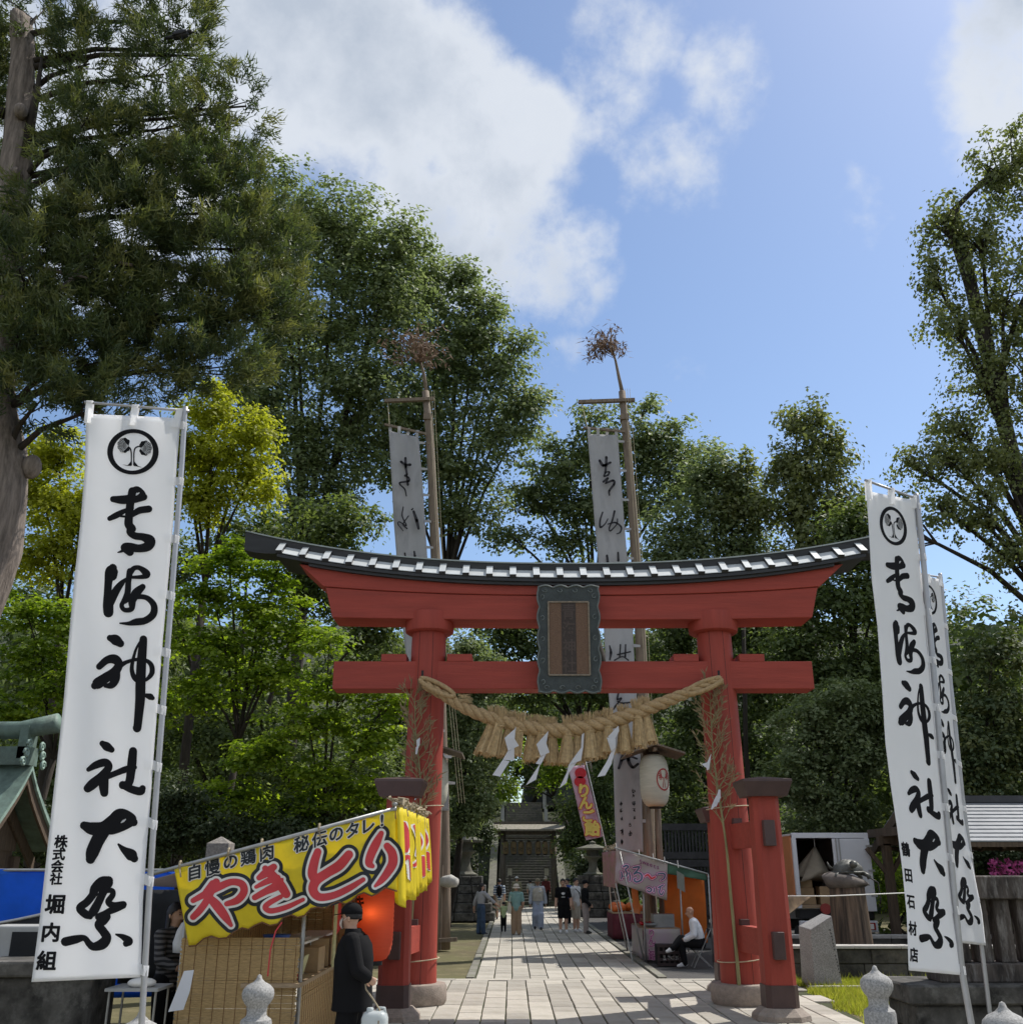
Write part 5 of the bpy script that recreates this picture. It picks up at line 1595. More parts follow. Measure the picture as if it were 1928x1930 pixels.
# counter with printed skirt
kx, ky, kz = at(1213, 1780, YC + .2).x, YC + .2, at(1213, 1750, YC + .2).z
kx1 = at(1283, 1780, YC + .2).x
MB().box(((kx + kx1) / 2, ky + 1.2, kz - .02), (kx1 - kx, 2.4, .05)).build('counter_top', m_board, cs)
sk_ = sheet(lambda u, v: Vector((kx + (kx1 - kx) * u, ky - .02 + .015 * math.sin(u * 14), kz - .01 - (kz - .06) * v)), 12, 6, 'skirt', m_pinkv, cs, thick=.003)
sheet(lambda u, v: Vector((kx - .02 + .02 * math.sin(u * 20), ky + 2.4 * u, kz - .01 - (kz - .06) * v)), 24, 6, 'skirt', m_pinkv, cs, thick=.003)
for i, ch in enumerate('りんご飴'):
    for k, (mm, off) in enumerate(((m_pkw, .05), (m_pur, 0))):
        v0, f0 = glyph(ch, .010)
        vv, ff = [], []
        for a in (range(8) if off else range(1)):
            o = len(vv); vv += [(v.x + off * math.cos(a * .785), v.y + off * math.sin(a * .785), a) for v in v0]; ff += [tuple(q + o for q in f) for f in f0]
        me = bpy.data.meshes.new('lettering')
        me.from_pydata([(kx + .19 + x * .17, ky - .045 - .010 * k - .001 * c_, kz - .10 - i * .165 + y * .17) for x, y, c_ in vv], [], ff); obj('lettering', me, mm, sk_)
# wares on the counter
r_ = random.Random(12)
m_cyan = mat('steel_pan', (.25, .27, .27), rough=.35, var=.2, metal=.4)
tag(MB().box((kx + .55, ky + .5, kz + .16), (.5, .5, .3)).build('cooking_box', m_cyan), 'grey metal cooking box on the candy stall counter', 'box')
tag(MB().lathe([(.10, 0), (.16, .05), (.17, .10), (.15, .09)], (kx + .25, ky + .35, kz + .008), 18).build('pan', m_cyan, smooth=True), 'shallow metal pan at the front of the candy stall counter', 'pan')
m_cand = mat('candy_red', (.45, .02, .03), rough=.2, var=.15)
for i in range(9):
    x, y = kx + .12 + (i % 3) * .11, ky + 1.1 + (i // 3) * .16
    t = thing('candy_apple', 'red candied apple on a stick standing on the stall counter', 'candy apple', (x, y, kz), 'candied apples on the counter')
    MB().ellipsoid((x, y, kz + .055), (.045, .045, .042), 12, 8).build('apple', m_cand, t, smooth=True)
    MB().tube([(x, y, kz + .09), (x, y, kz + .18)], .005, 5).build('stick', m_board, t)
# guy pole of the stall
tag(MB().tube([at(1160, 1665, YC - .05), (at(1192, 1796, YC - .15).x, YC - .15, 0)], .018, 7).build('prop_pole', m_tubeg), 'thin slanting pole propping the front of the candy stall', 'pole')
# black crate in front of the counter
m_crate = mat('dark_crate_plastic', (.045, .03, .03), rough=.6, var=.2)
cxm = (at(1240, 1800, 24.9).x + at(1290, 1800, 24.9).x) / 2; cw_ = at(1292, 1800, 24.9).x - at(1238, 1800, 24.9).x
ct_ = thing('bottle_crate', 'dark slatted plastic crate standing before the candy stall counter', 'crate', (cxm, 24.95, 0))
ch_ = at(1240, 1780, 24.8).z
for z in (.03, ch_ * .30, ch_ * .62, ch_ - .03):
    MB().box((cxm, 24.8, z), (cw_, .03, .06)).build('front_slat', m_crate, ct_)
for i in range(6):
    MB().box((cxm - cw_ / 2 + .03 + i * (cw_ - .06) / 5, 24.82, ch_ / 2), (.05, .025, ch_)).build('upright_slat', m_crate, ct_)
MB().box((cxm, 25.06, ch_ / 2), (cw_, .4, ch_ - .02)).build('body', mat('crate_inside', (.012, .010, .010), rough=.9), ct_)
for i, (dx, w_) in enumerate(((-.18, .08), (-.08, .07), (.01, .08), (.11, .08), (.23, .08))):
    flat_polys(marks(dx, 0, w_, .10, 70 + i, 8), lambda x, y: (cxm + x, 24.778, .17 - y), 'worn_lettering', m_ywht, ct_)

# pink flag of the candy stall
m_flag = mat('pink_flag_cloth', (.72, .40, .50), rough=.8, var=.18, scale=2.5, transl=.4, col2=(.75, .62, .70))
YF = 28.9
FL = Banner([(1070, 1446), (1078, 1475), (1086, 1510), (1094, 1545), (1104, 1584)], [(1101, 1441), (1110, 1475), (1119, 1510), (1128, 1545), (1136, 1577)], YF - .08, YF, .02, 3)
fg = thing('pink_candy_flag', 'slim pink flag advertising candied apples, leaning over the candy stall', 'flag', at(1143, 1600, YF))
fc = sheet(lambda u, v: FL.p(u, v), 8, 30, 'cloth', m_flag, fg, thick=.002)
MB().tube([at(1104, 1436, YF), at(1143, 1600, YF), Vector((at(1150, 1640, YF).x, YF, 1.0))], .016, 6).build('pole', m_ywht, fg, smooth=True)
MB().tube([at(1066, 1449, YF), at(1122, 1433, YF)], .010, 5).build('crossbar', m_tubeg, fg)
flat_polys([[(1092 + 11 * math.cos(a) + dx, 1457 + 10 * math.sin(a) + dy) for a in np.linspace(0, 6.28, 20)[:-1]] for dx, dy in ((2, 0), (1, 16))], lambda x, y: at(x, y, YF - .12), 'apple_print', m_cand, fc)
for i, (ch, x, y, s_) in enumerate((('り', 1100, 1490, 24), ('ん', 1104, 1513, 24), ('ご', 1109, 1537, 22), ('飴', 1116, 1561, 26))):
    for k, (mm, off) in enumerate(((m_yred, .10), (mat('flag_yellow', (.66, .52, .12), rough=.7, var=.1) if i == 0 else MATS['flag_yellow'], .04))):
        v0, f0 = glyph(ch, .012); vv, ff = [], []
        for a in (range(8) if off else range(1)):
            o = len(vv); vv += [(v.x + off * math.cos(a * .785), v.y + off * math.sin(a * .785), a) for v in v0]; ff += [tuple(q + o for q in f) for f in f0]
        me = bpy.data.meshes.new('lettering'); me.from_pydata([tuple(at(x + a * s_, y - b * s_, YF - .115 - .014 * k - .0013 * c_)) for a, b, c_ in vv], [], ff); obj('lettering', me, mm, fc)

# second stall farther back with an orange load and a dark red skirt
YD = 33.5
ds = thing('red_skirted_stall', 'small stall with dark red skirt and orange goods behind the candy stall', 'stall', (at(1190, 1760, YD).x, YD, 0))
dx0, dx1 = at(1155, 1740, YD).x, at(1225, 1740, YD).x
m_dkr = mat('dark_red_cloth', (.11, .02, .03), rough=.85, var=.2, scale=5)
dz = at(1170, 1722, YD).z
sheet(lambda u, v: Vector((dx0 + (dx1 - dx0) * u, YD + .02 * math.sin(u * 30), dz - v * (dz - .03))), 30, 4, 'skirt', m_dkr, ds, thick=.004)
sheet(lambda u, v: Vector((dx0 - .01 + .02 * math.sin(u * 30), YD + 1.6 * u, dz - v * (dz - .03))), 20, 4, 'skirt', m_dkr, ds, thick=.004)
MB().box(((dx0 + dx1) / 2, YD + .8, dz + .02), (dx1 - dx0, 1.6, .04)).build('table_top', m_board, ds)
for i in range(14):
    c = Vector((dx0 + .1 + (i % 5) * .24, YD + .2 + (i // 5) * .35, dz + .14 + (i % 3) * .04))
    tag(MB().ellipsoid(c, (.14, .12, .11), 10, 7).build('orange_bag', mat('orange_bag', (.55, .12, .02), rough=.5, var=.3) if i == 0 else MATS['orange_bag'], smooth=True), 'bright orange bag heaped on the red-skirted stall', 'bag', 'orange bags on the far stall')

# ================================================================ lantern posts
m_wl = mat('white_lantern_paper', (.66, .64, .54), rough=.75, var=.10, scale=3, stretch=(1, 1, 6), transl=.25, dirt=(.42, .44, .34), dirt_amt=.35)
m_lroof = mat('weathered_roof_board', (.18, .145, .115), rough=.85, var=.3, scale=4, stretch=(6, 1, 1), bump=.3)
def lantern_post(px, label, mirror=1):
    YL_ = 28.2
    c = at(px, 1471, YL_)
    t = thing('lantern_post', label, 'lantern', (c.x, YL_ + .35, 0), 'roofed paper lanterns on posts')
    hz_, rz_ = .70, .40
    pf = []
    for i in range(45):
        t_ = i / 44; z = c.z - hz_ + 2 * hz_ * t_
        pf.append((.17 + (rz_ - .17) * (1 - abs(2 * t_ - 1) ** 3.6) ** .55 + (.005 if i % 2 else -.004), z))
    lb = MB().lathe(pf, (c.x, YL_, 0), 36).build('paper_body', m_wl, t, smooth=True)
    for z in (c.z - hz_ - .02, c.z + hz_ + .02):
        MB().lathe([(.17, z - .03), (.18, z), (.17, z + .03)], (c.x, YL_, 0), 20).build('rim', m_rust, t)
    # red crest
    def on(xx, zz, d=.012):
        a = -1.57 + .55 * mirror + xx
        z = c.z + zz
        r2 = .17 + (rz_ - .17) * (1 - min(.999, abs((z - c.z) / hz_)) ** 3.6) ** .55 + d
        return Vector((c.x + r2 * math.cos(a), YL_ + r2 * math.sin(a), z))
    cr_ = [[( .55 * math.cos(a) * k, .30 * math.sin(a) * k) for a, k in ((t0, 1), (t1, 1), (t1, .86), (t0, .86))] for t0, t1 in zip(np.linspace(0, 6.28, 33)[:-1], np.linspace(0, 6.28, 33)[1:])]
    sk_c = []
    for s_ in (-1, 1):
        sk_c.append([(s_ * .10, -.20, .05), (s_ * .05, -.05, .03), (s_ * .05, .03, .03), (s_ * .16, .06, .03)])
        for a in np.linspace(-1.9, 1.9, 7):
            sk_c.append([(s_ * .16, .08, .02), (s_ * (.21 + .06 * math.cos(a)), .09 + .05 * math.sin(a), .025), (s_ * (.24 + .15 * math.cos(a)), .10 + .11 * math.sin(a), .035)])
    cr_ += ink(sk_c, 0, .012)
    cr_ = [[(x, y) for x, y in p] for p in cr_]
    flat_polys(cr_, lambda x, y: on(x * 1.0, y), 'crest', mat('crest_red', (.35, .05, .05), rough=.8, var=.1) if 'crest_red' not in MATS else MATS['crest_red'], lb)
    zt_ = at(px, 1404, YL_ - .1).z
    for s_ in (-1, 1):
        mb = MB(); hw_ = .80
        mb.prism([(c.x, YL_ - .62, zt_), (c.x + s_ * hw_, YL_ - .62, zt_ - .25), (c.x + s_ * hw_, YL_ + .95, zt_ - .25), (c.x, YL_ + .95, zt_)], (0, 0, -.05))
        mb.build('roof_board', m_lroof, t)
    MB().box((c.x, YL_ + .15, zt_ + .02), (.12, 1.65, .06)).build('ridge_board', m_lroof, t)
    for dx in (-.14, .12):
        MB().tube([(c.x + dx, YL_ + .5, 0), (c.x + dx, YL_ + .5, zt_ - .08)], .085, 10).build('post', m_wood, t, smooth=True)
    MB().bar((c.x, YL_ - .5, zt_ - .15), (c.x, YL_ + .8, zt_ - .15), .09).build('bracket', m_wood, t)
    MB().tube([(c.x, YL_, c.z + hz_), (c.x, YL_, zt_ - .12)], .02, 6).build('hook', m_rust, t)
lantern_post(1233, 'white paper lantern with red crest under a little roof by the candy stall')
lantern_post(818, 'white paper lantern mostly hidden behind the left pillar', -1)

# ================================================================ box truck
m_tw = mat('truck_white', (.62, .63, .65), rough=.4, var=.04, scale=2)
m_tor = mat('truck_orange_side', (.52, .20, .08), rough=.5, var=.08)
m_blk = mat('rubber_black', (.02, .02, .02), rough=.8, var=.2)
m_tail = mat('tail_lamp_red', (.28, .02, .02), rough=.25, var=.2)
YK_ = 27.0
tx0, tx1 = at(1497, 1650, YK_).x, at(1642, 1650, YK_).x
tzt, tzb = at(1570, 1571, YK_).z, at(1570, 1712, YK_).z
tk = thing('box_truck', 'white box truck seen from behind with its left rear door open', 'truck', ((tx0 + tx1) / 2, YK_ + 2, 0))
W_ = tx1 - tx0; XM = (tx0 + tx1) / 2; LT = 4.2
MB().box((tx0 + .02, YK_ + LT / 2, (tzt + tzb) / 2), (.04, LT, tzt - tzb - .1)).build('side_wall', m_tor, tk)
MB().box((tx1 - .02, YK_ + LT / 2, (tzt + tzb) / 2), (.04, LT, tzt - tzb - .1)).build('side_wall', m_tw, tk)
MB().box((XM, YK_ + LT / 2, tzt - .03), (W_, LT, .06)).build('roof', m_tw, tk)
MB().box((XM, YK_ + LT / 2, tzb + .04), (W_ - .1, LT - .05, .08)).build('load_floor', m_board, tk)
MB().box((XM, YK_ + LT - .03, (tzt + tzb) / 2), (W_ - .1, .05, tzt - tzb - .1)).build('front_wall', mat('dark_lining', (.06, .035, .025), rough=.9, var=.2), tk)
for x in (tx0 + .05, tx1 - .05):
    bevel(MB().box((x, YK_ - .01, (tzt + tzb) / 2), (.11, .1, tzt - tzb)).build('corner_post', m_tw, tk), .01, 2)
bevel(MB().box((XM, YK_ - .012, tzt - .05), (W_ + .01, .1, .13)).build('header', m_tw, tk), .01, 2)
xd = at(1570, 1650, YK_).x
dr = bevel(MB().box(((xd + tx1) / 2 + .02, YK_ - .07, (tzt + tzb) / 2 - .10), (tx1 - xd - .02, .05, tzt - tzb - .06)).build('rear_door', m_tw, tk), .012, 2)
for x in (xd + .12, xd + .2): MB().tube([(x, YK_ - .11, tzb - .1), (x, YK_ - .11, tzt - .12)], .016, 7).build('lock_rod', m_tubeg, dr)
for z in (tzb + .3, tzb + .9, tzb + 1.5): MB().box((tx1 - .02, YK_ - .105, z), (.16, .02, .05)).build('hinge', m_tubeg, dr)
MB().box((tx0 - .02, YK_ + .78, (tzt + tzb) / 2 - .02), (.05, 1.5, tzt - tzb - .12)).build('open_door', m_tor, tk)
# chassis, bumper, lamps, wheels
MB().box((XM, YK_ + .25, tzb - .14), (W_ - .1, .4, .2)).build('underframe', m_blk, tk)
bevel(MB().box((XM, YK_ - .02, tzb - .42), (W_ - .02, .14, .26)).build('bumper', m_tw, tk), .02, 2)
for s_, x in ((-1, tx0 + .28), (1, tx1 - .28)):
    lm = bevel(MB().box((x, YK_ - .105, tzb - .42), (.40, .04, .17)).build('tail_lamp', m_tail, tk), .01, 1)
    MB().box((x + s_ * .1, YK_ - .13, tzb - .42), (.09, .012, .12)).build('lens', m_ywht, lm)
for x in (tx0 + .30, tx1 - .30):
    for y in (YK_ + .95, YK_ + 3.9):
        wh = thing('w', 'w', 'w') if False else None
        mb = MB()
        rot = Matrix.Rotation(math.pi / 2, 3, 'Y')
        prof = [(.20, -.11), (.33, -.11), (.36, -.07), (.36, .07), (.33, .11), (.20, .11)]
        vs_, fs_ = [], []
        m0 = MB().lathe(prof, (0, 0, 0), 24)
        mb.add([rot @ Vector(p) + Vector((x, y, .36)) for p in m0.v], m0.f)
        wo = mb.build('wheel', m_blk, tk, smooth=True)
        mb = MB(); m0 = MB().lathe([(.01, -.08), (.19, -.08), (.2, .08), (.01, .08)], (0, 0, 0), 18); mb.add([rot @ Vector(p) + Vector((x, y, .36)) for p in m0.v], m0.f); mb.build('rim', m_tubeg, wo, smooth=True)
MB().box((XM, YK_ + LT + .8, 1.25), (W_ - .15, 1.5, 1.7)).build('cab', m_tw, tk)
MB().box((XM, YK_ + LT + 1.2, .6), (W_ - .5, 3, .25)).build('chassis_beam', m_blk, tk)
rd = at(1556, 1713, YK_ - .2)
tag(MB().tube([(rd.x, YK_ - .22, rd.z), (rd.x, YK_ - .14, rd.z)], .13, 20).build('red_reel', mat('reel_red', (.32, .05, .04), rough=.6, var=.15)), 'dark red hose reel hung under the truck body', 'reel')
m_canv = mat('canvas_sheet', (.20, .17, .125), rough=.9, var=.2, scale=4)
ap = at(1535, 1596, YK_ + .3); b0, b1, b2 = at(1506, 1646, YK_ + .1), at(1552, 1660, YK_ + .05), at(1556, 1618, YK_ + .5)
cv = thing('canvas_bundle', 'draped brown canvas hanging inside the open truck body', 'canvas', (ap.x, YK_ + .3, b1.z - .1))
mb = MB(); rings = []
for i in range(9):
    t_ = i / 8
    ring = []
    for k in range(14):
        a = 2 * math.pi * k / 14
        rr = (.02 + .40 * t_) * (1 + .22 * math.sin(a * 3 + 1) + .12 * math.sin(a * 5))
        ring.append(ap.lerp((b0 + b1) / 2, t_) + Vector((rr * math.cos(a) * 1.05, rr * math.sin(a) * .6, -.12 * t_ * math.sin(a * 2))))
    rings.append(ring)
mb.loft(rings); mb.build('cloth', m_canv, cv, smooth=True)
MB().tube([ap, (ap.x, ap.y, tzt - .06)], .008, 5).build('cord', m_ywht, cv)
bxs = [(1510, 1690, .42, .30, .22), (1512, 1672, .36, .3, .18), (1506, 1655, .30, .3, .2), (1555, 1682, .40, .4, .44)]
zf = tzb + .082
for k, (px, py, w, d, h) in enumerate(bxs):
    p = at(px, py, YK_ + .32)
    z = zf + h / 2 if k in (0, 3) else (zf + .22 + h / 2 + .003 if k == 1 else zf + .403 + h / 2 + .003)
    tag(bevel(MB().box((max(p.x, tx0 + .33) if k < 3 else p.x, YK_ + .32, z), (w, d, h)).build('cardboard_box', m_card), .006, 1),
        ['lowest cardboard box of the stack inside the truck', 'middle cardboard box of the stack inside the truck', 'top cardboard box of the stack inside the truck', 'single tall cardboard box inside the truck beside the stack'][k], 'box', 'cardboard boxes in the truck')

# ================================================================ stone turtle basin, pool wall, stele
m_turt = mat('bronze_turtle', (.085, .085, .075), rough=.5, var=.4, scale=9, bump=.4, metal=.3, dirt=(.25, .26, .24), dirt_amt=.5)
m_rock = mat('basin_rock', (.14, .12, .105), rough=.85, var=.35, scale=4, bump=.6, bscale=10, dirt=(.30, .28, .26), dirt_amt=.4)
m_col = mat('wet_streaked_stone', (.13, .09, .06), rough=.7, var=.85, scale=2.2, stretch=(5, 5, .35), bump=.5, bscale=8, dirt=(.02, .018, .016), dirt_amt=.9, dirt_scale=1.0)
YTu = 23.6
bt_ = thing('turtle_fountain', 'bronze turtle on a rock basin atop a dark streaked stone column', 'fountain', (at(1602, 1780, YTu).x, YTu, 0))
cxx = at(1602, 1720, YTu).x; zc1 = at(1602, 1672, YTu).z
mb = MB(); rings = []
for i in range(12):
    t_ = i / 11; z = zc1 * t_
    rings.append([Vector((cxx + (.46 - .08 * t_) * math.cos(a) * (1 + .05 * math.sin(a * 5)), YTu + (.42 - .07 * t_) * math.sin(a) * (1 + .05 * math.sin(a * 4)), z)) for a in np.linspace(0, 2 * math.pi, 25)[:-1]])
mb.loft(rings); mb.build('column', m_col, bt_, smooth=True)
mb = MB(); rings = []
for i in range(9):
    t_ = i / 8
    rr = [.34, .41, .47, .50, .49, .47, .41, .28, .08][i]
    rings.append([Vector((cxx - .04 + rr * math.cos(a) * (1 + .08 * math.sin(a * 3 + i)), YTu + rr * .85 * math.sin(a) * (1 + .06 * math.sin(a * 4 + 1)), zc1 - .04 + .36 * t_ - (.06 * math.cos(a) if t_ > .3 else 0))) for a in np.linspace(0, 2 * math.pi, 29)[:-1]])
mb.loft(rings); mb.build('basin_rock', m_rock, bt_, smooth=True)
tc_ = at(1597, 1624, YTu - .05); tc_.y = YTu
zsh = zc1 + .31
sh = MB(); rings = []
for i in range(8):
    t_ = i / 7
    rr = math.cos(t_ * 1.5)
    rings.append([Vector((tc_.x + .35 * rr * math.cos(a), YTu + .28 * rr * math.sin(a), zsh + .27 * math.sin(t_ * 1.5) + .012 * math.sin(a * 6) * (1 if i % 2 else -1))) for a in np.linspace(0, 2 * math.pi, 25)[:-1]])
sh.loft(rings); shell = sh.build('shell', m_turt, bt_, angle=25)
MB().lathe([(.30, zsh - .03), (.39, zsh - .02), (.40, zsh + .012), (.35, zsh + .025)], (tc_.x, YTu, 0), 24, 1, .8).build('shell_rim', m_turt, shell, smooth=True)
hd = Vector((tc_.x + .02, YTu - .36, zsh + .17))
mb = MB().ellipsoid(hd, (.085, .12, .085), 14, 9); mb.tube([hd + Vector((0, .1, -.05)), (tc_.x, YTu - .2, zsh + .02)], [.06, .08], 10); mb.build('head', m_turt, bt_, smooth=True)
for a, b in ((-.27, -.17), (.29, -.15), (-.26, .2), (.27, .2)):
    MB().tube([(tc_.x + a * .8, YTu + b, zsh + .0), (tc_.x + a * 1.25, YTu + b * 1.3, zsh - .06), (tc_.x + a * 1.35, YTu + b * 1.5, zsh - .12)], [.05, .045, .055], 8).build('flipper', m_turt, bt_, smooth=True)
MB().tube([(tc_.x - .3, YTu + .05, zsh + .04), (tc_.x - .42, YTu, zsh + .13), (tc_.x - .45, YTu, zsh + .22)], [.04, .03, .01], 7).build('tail', m_turt, bt_, smooth=True)
MB().tube([(cxx + .42, YTu - .3, zc1 + .2), (cxx + .58, YTu - .32, zc1 + .1), (cxx + .60, YTu - .32, zc1 - .25), (cxx + .57, YTu - .32, zc1 - .35)], .016, 6).build('water_pipe', m_rust, bt_, smooth=True)
# pool wall of dark stones with pale coping
m_wall = mat('pool_wall_stone', (.06, .056, .048), rough=.9, var=.8, scale=3, bump=.6, bscale=9, rnd=.25, dirt=(.17, .15, .12), dirt_amt=.6, dirt_scale=2)
m_cop2 = mat('pale_coping', (.42, .40, .37), rough=.85, var=.15, scale=8, rnd=.08)
pw = thing('pool_wall', 'low dark stone wall with pale coping round the turtle pool', 'wall', (8.5, 22, 0))
r_ = random.Random(21)
for row in range(2):
    x = 5.1
    while x < 12.2:
        w = r_.uniform(.55, .95)
        bevel(MB().box((x + w / 2, 22.1 + r_.uniform(-.015, .015), .14 + row * .28), (w - .012, .34, .27)).build('wall_stone', m_wall, pw), .015, 1)
        x += w
for i in range(8):
    bevel(MB().box((5.55 + i * .95, 22.08, .595), (.94, .42, .06)).build('coping_slab', m_cop2, pw), .008, 1)
for i in range(8):
    bevel(MB().box((5.55 + i * .95, 25.2, .60), (.94, .3, .08)).build('rear_coping_slab', m_cop2, pw), .008, 1)
    MB().box((5.55 + i * .95, 25.2, .28), (.93, .26, .55)).build('rear_wall_stone', m_wall, pw)
m_water = mat('dark_pool_water', (.012, .015, .012), rough=.08, var=.1, spec=.5)
MB().box((8.7, 23.7, .30), (7.4, 2.8, .02)).build('water', m_water, pw)
# stele with a sloping top
ste = thing('granite_stele', 'grey granite stele with slanting top standing on the grass', 'stele', (at(1553, 1840, 20.9).x, 20.9, 0))
sx0_, sx1_ = at(1531, 1830, 20.8).x, at(1580, 1830, 20.8).x
z1_, z2_ = at(1530, 1752, 20.8).z, at(1575, 1726, 20.8).z
mb = MB(); d_ = .34
poly = [(sx0_ - .10, 20.9, 0), (sx1_, 20.8, 0), (sx1_ - .02, 20.8, z2_), (sx0_ - .02, 20.8, z1_ + .0)]
mb.add([(sx0_, 20.75, -.02), (sx1_ + .03, 20.75, -.02), (sx1_ - .04, 20.75, z2_), (sx0_ + .02, 20.75, z1_),
        (sx0_ - .14, 21.15, -.02), (sx1_ - .10, 21.15, -.02), (sx1_ - .12, 21.15, z2_ + .03), (sx0_ - .10, 21.15, z1_ + .05)],
       [(0, 1, 2, 3), (5, 4, 7, 6), (4, 0, 3, 7), (1, 5, 6, 2), (3, 2, 6, 7), (4, 5, 1, 0)])
bevel(mb.build('slab', m_gran, ste), .012, 2)
for i in range(13):
    flat_polys(marks(0, 0, .035, .04, 90 + i, 5), lambda x, y: (sx1_ - .10 + .008 * i + x, 20.744, .98 - i * .058 - (.05 if i > 6 else 0) - y), 'inscription', m_yblk, ste)

# ================================================================ heavy stone fence on the right
sf = thing('stone_fence', 'dark weathered stone shrine fence on a high base at the right edge', 'fence', (8, 12.5, 0))
fx0 = at(1733, 1880, 12.0).x
for row, (z, h, dd) in enumerate(((.20, .40, .9), (.54, .27, .88))):
    x = fx0
    k = 0
    while x < 12:
        w = r_.uniform(.9, 1.3)
        bevel(MB().box((x + w / 2, 12.6, z), (w - .012, dd, h - .008)).build('base_stone', m_wshade_stone, sf), .02, 1); x += w
for i in range(5):
    bevel(MB().box((fx0 - .08 + .8 + i * 1.6, 12.6, .78), (1.59, 1.04, .20)).build('base_slab', m_wshade_stone, sf), .02, 1)
zt_f = at(1880, 1652, 12.5).z
m_fst = mat('fence_stone', (.070, .058, .050), rough=.9, var=.75, scale=2.5, stretch=(3, 3, .7), bump=.6, bscale=10, dirt=(.30, .28, .26), dirt_amt=.75, dirt_scale=4)
fxl = at(1742, 1700, 12.5).x
for i in range(4):
    bevel(MB().box((fxl + .95 + i * 1.9, 12.55, .98), (1.89, .42, .20)).build('lower_rail', m_fst, sf), .015, 1)
    bevel(MB().box((fxl + .95 + i * 1.9, 12.55, zt_f - .12), (1.89, .36, .26)).build('top_rail', m_fst, sf), .015, 1)
x = fxl + .08; k = 0
while x < fxl + 7.4:
    bevel(MB().box((x, 12.55, (1.08 + zt_f - .25) / 2), (.17, .22, zt_f - .25 - 1.08)).build('fence_bar', m_fst, sf), .012, 1)
    x += .265; k += 1

# ================================================================ wash pavilion with the grey roof
m_gr = mat('grey_roof_metal', (.20, .21, .225), rough=.5, var=.15, scale=3, bump=.15, bscale=20, metal=.2)
m_tim = mat('old_timber', (.10, .072, .05), rough=.85, var=.35, scale=4, stretch=(4, 4, .6), bump=.4)
pv = thing('wash_pavilion', 'open timber wash pavilion with grey ribbed roof behind the stone fence', 'pavilion', (11.5, 23, 0))
YR_, YE0, YE1 = 25.5, 23.0, 28.0                            # ridge, front eave, back eave
rz = at(1860, 1512, YR_).z; ez = at(1860, 1588, YE0).z
xg = at(1735, 1512, YR_).x; xge = 18.0
for (ye, s_) in ((YE0, -1), (YE1, 1)):
    n_ = 11
    for i in range(n_):                                        # courses of roofing
        t0, t1 = i / n_, (i + 1) / n_
        y0_, z0_ = YR_ + (ye - YR_) * t0, rz + (ez - rz) * t0
        y1_, z1_ = YR_ + (ye - YR_) * t1, rz + (ez - rz) * t1
        mb = MB(); mb.prism([(xg - .5, y0_, z0_ + .02), (xge, y0_, z0_ + .02), (xge, y1_, z1_ + .045), (xg - .5, y1_, z1_ + .045)], (0, 0, -.03)); mb.build('roof_course', m_gr, pv)
    mb = MB(); mb.prism([(xg - .52, YR_, rz - .02), (xg - .52, ye, ez - .0), (xg - .52, ye, ez - .22), (xg - .52, YR_, rz - .28)], (.07, 0, 0)); mb.build('barge_board', m_tim, pv)
    MB().box(((xg - .5 + xge) / 2, ye - s_ * .05, ez - .04), (xge - xg + .5, .08, .10)).build('eave_board', m_tim, pv)
    for i in range(12):
        x = xg - .35 + i * .55
        MB().bar((x, YR_, rz - .08), (x, ye - s_ * .06, ez - .08), .07, .09).build('rafter', m_tim, pv)
MB().box(((xg - .55 + xge) / 2, YR_, rz + .07), (xge - xg + .6, .34, .16)).build('ridge', mat('dark_ridge', (.05, .05, .055), rough=.6, var=.2), pv)
px_ = at(1690, 1700, 26.5).x
for (x, y) in ((px_, 26.8), (px_, 24.2), (px_ + 4.0, 24.2), (px_ + 4.0, 26.8)):
    MB().box((x, y, 1.35), (.20, .20, 2.7)).build('post', m_tim, pv)
    for s_ in (-1, 1):
        MB().bar((x, y, 1.9), (x + .5 * s_, y, 2.6), .10).build('brace', m_tim, pv)
for y in (24.2, 26.8): MB().box((px_ + 3.1, y, 2.78), (6.6, .2, .24)).build('beam', m_tim, pv)
for x in (px_, px_ + 4): MB().box((x, 25.5, 2.98), (.2, 4.6, .2)).build('beam', m_tim, pv)
# small board fence under the pavilion gable
bf = thing('board_fence', 'low weathered board fence beside the pavilion post', 'fence', (px_ + .5, 24.0, 0))
for i in range(5): MB().box((px_ + .2 + i * .2, 24.0, .65), (.13, .03, 1.3)).build('board', m_tim, bf)
MB().box((px_ + .6, 24.03, 1.15), (1.1, .04, .08)).build('rail', m_tim, bf)
# white ropes strung from the gate post towards the pavilion
tag(MB().tube([Vector((X0 + BP + .2, YT + 1.7, 1.62)), at(1560, 1689, 20.2), at(1705, 1683, 21.0), Vector((px_, 24.1, 1.66))], .011, 5).build('white_rope', m_ywht, smooth=True), 'upper white rope strung from the gate post across the stone turtle', 'rope')
# brown awning corner peeping out beside the post
ba_ = thing('brown_awning', 'striped brown awning corner beside the right bracing post', 'awning', (at(1490, 1720, 24.2).x, 24.2, 0))
q = [at(1455, 1690, 24.6), at(1530, 1689, 24.2), at(1462, 1742, 23.6), at(1440, 1742, 24.2)]
sheet(lambda u, v: q[0].lerp(q[1], u).lerp(q[3].lerp(q[2], u), v), 10, 8, 'cloth', mat('striped_brown_awning', (.24, .16, .09), rough=.8, var=.45, scale=9, stretch=(1, .2, .2), transl=.25), ba_, thick=.004)
for p in (q[0], q[3]): MB().tube([p, (p.x, p.y, 0)], .02, 6).build('leg', m_tubeg, ba_)

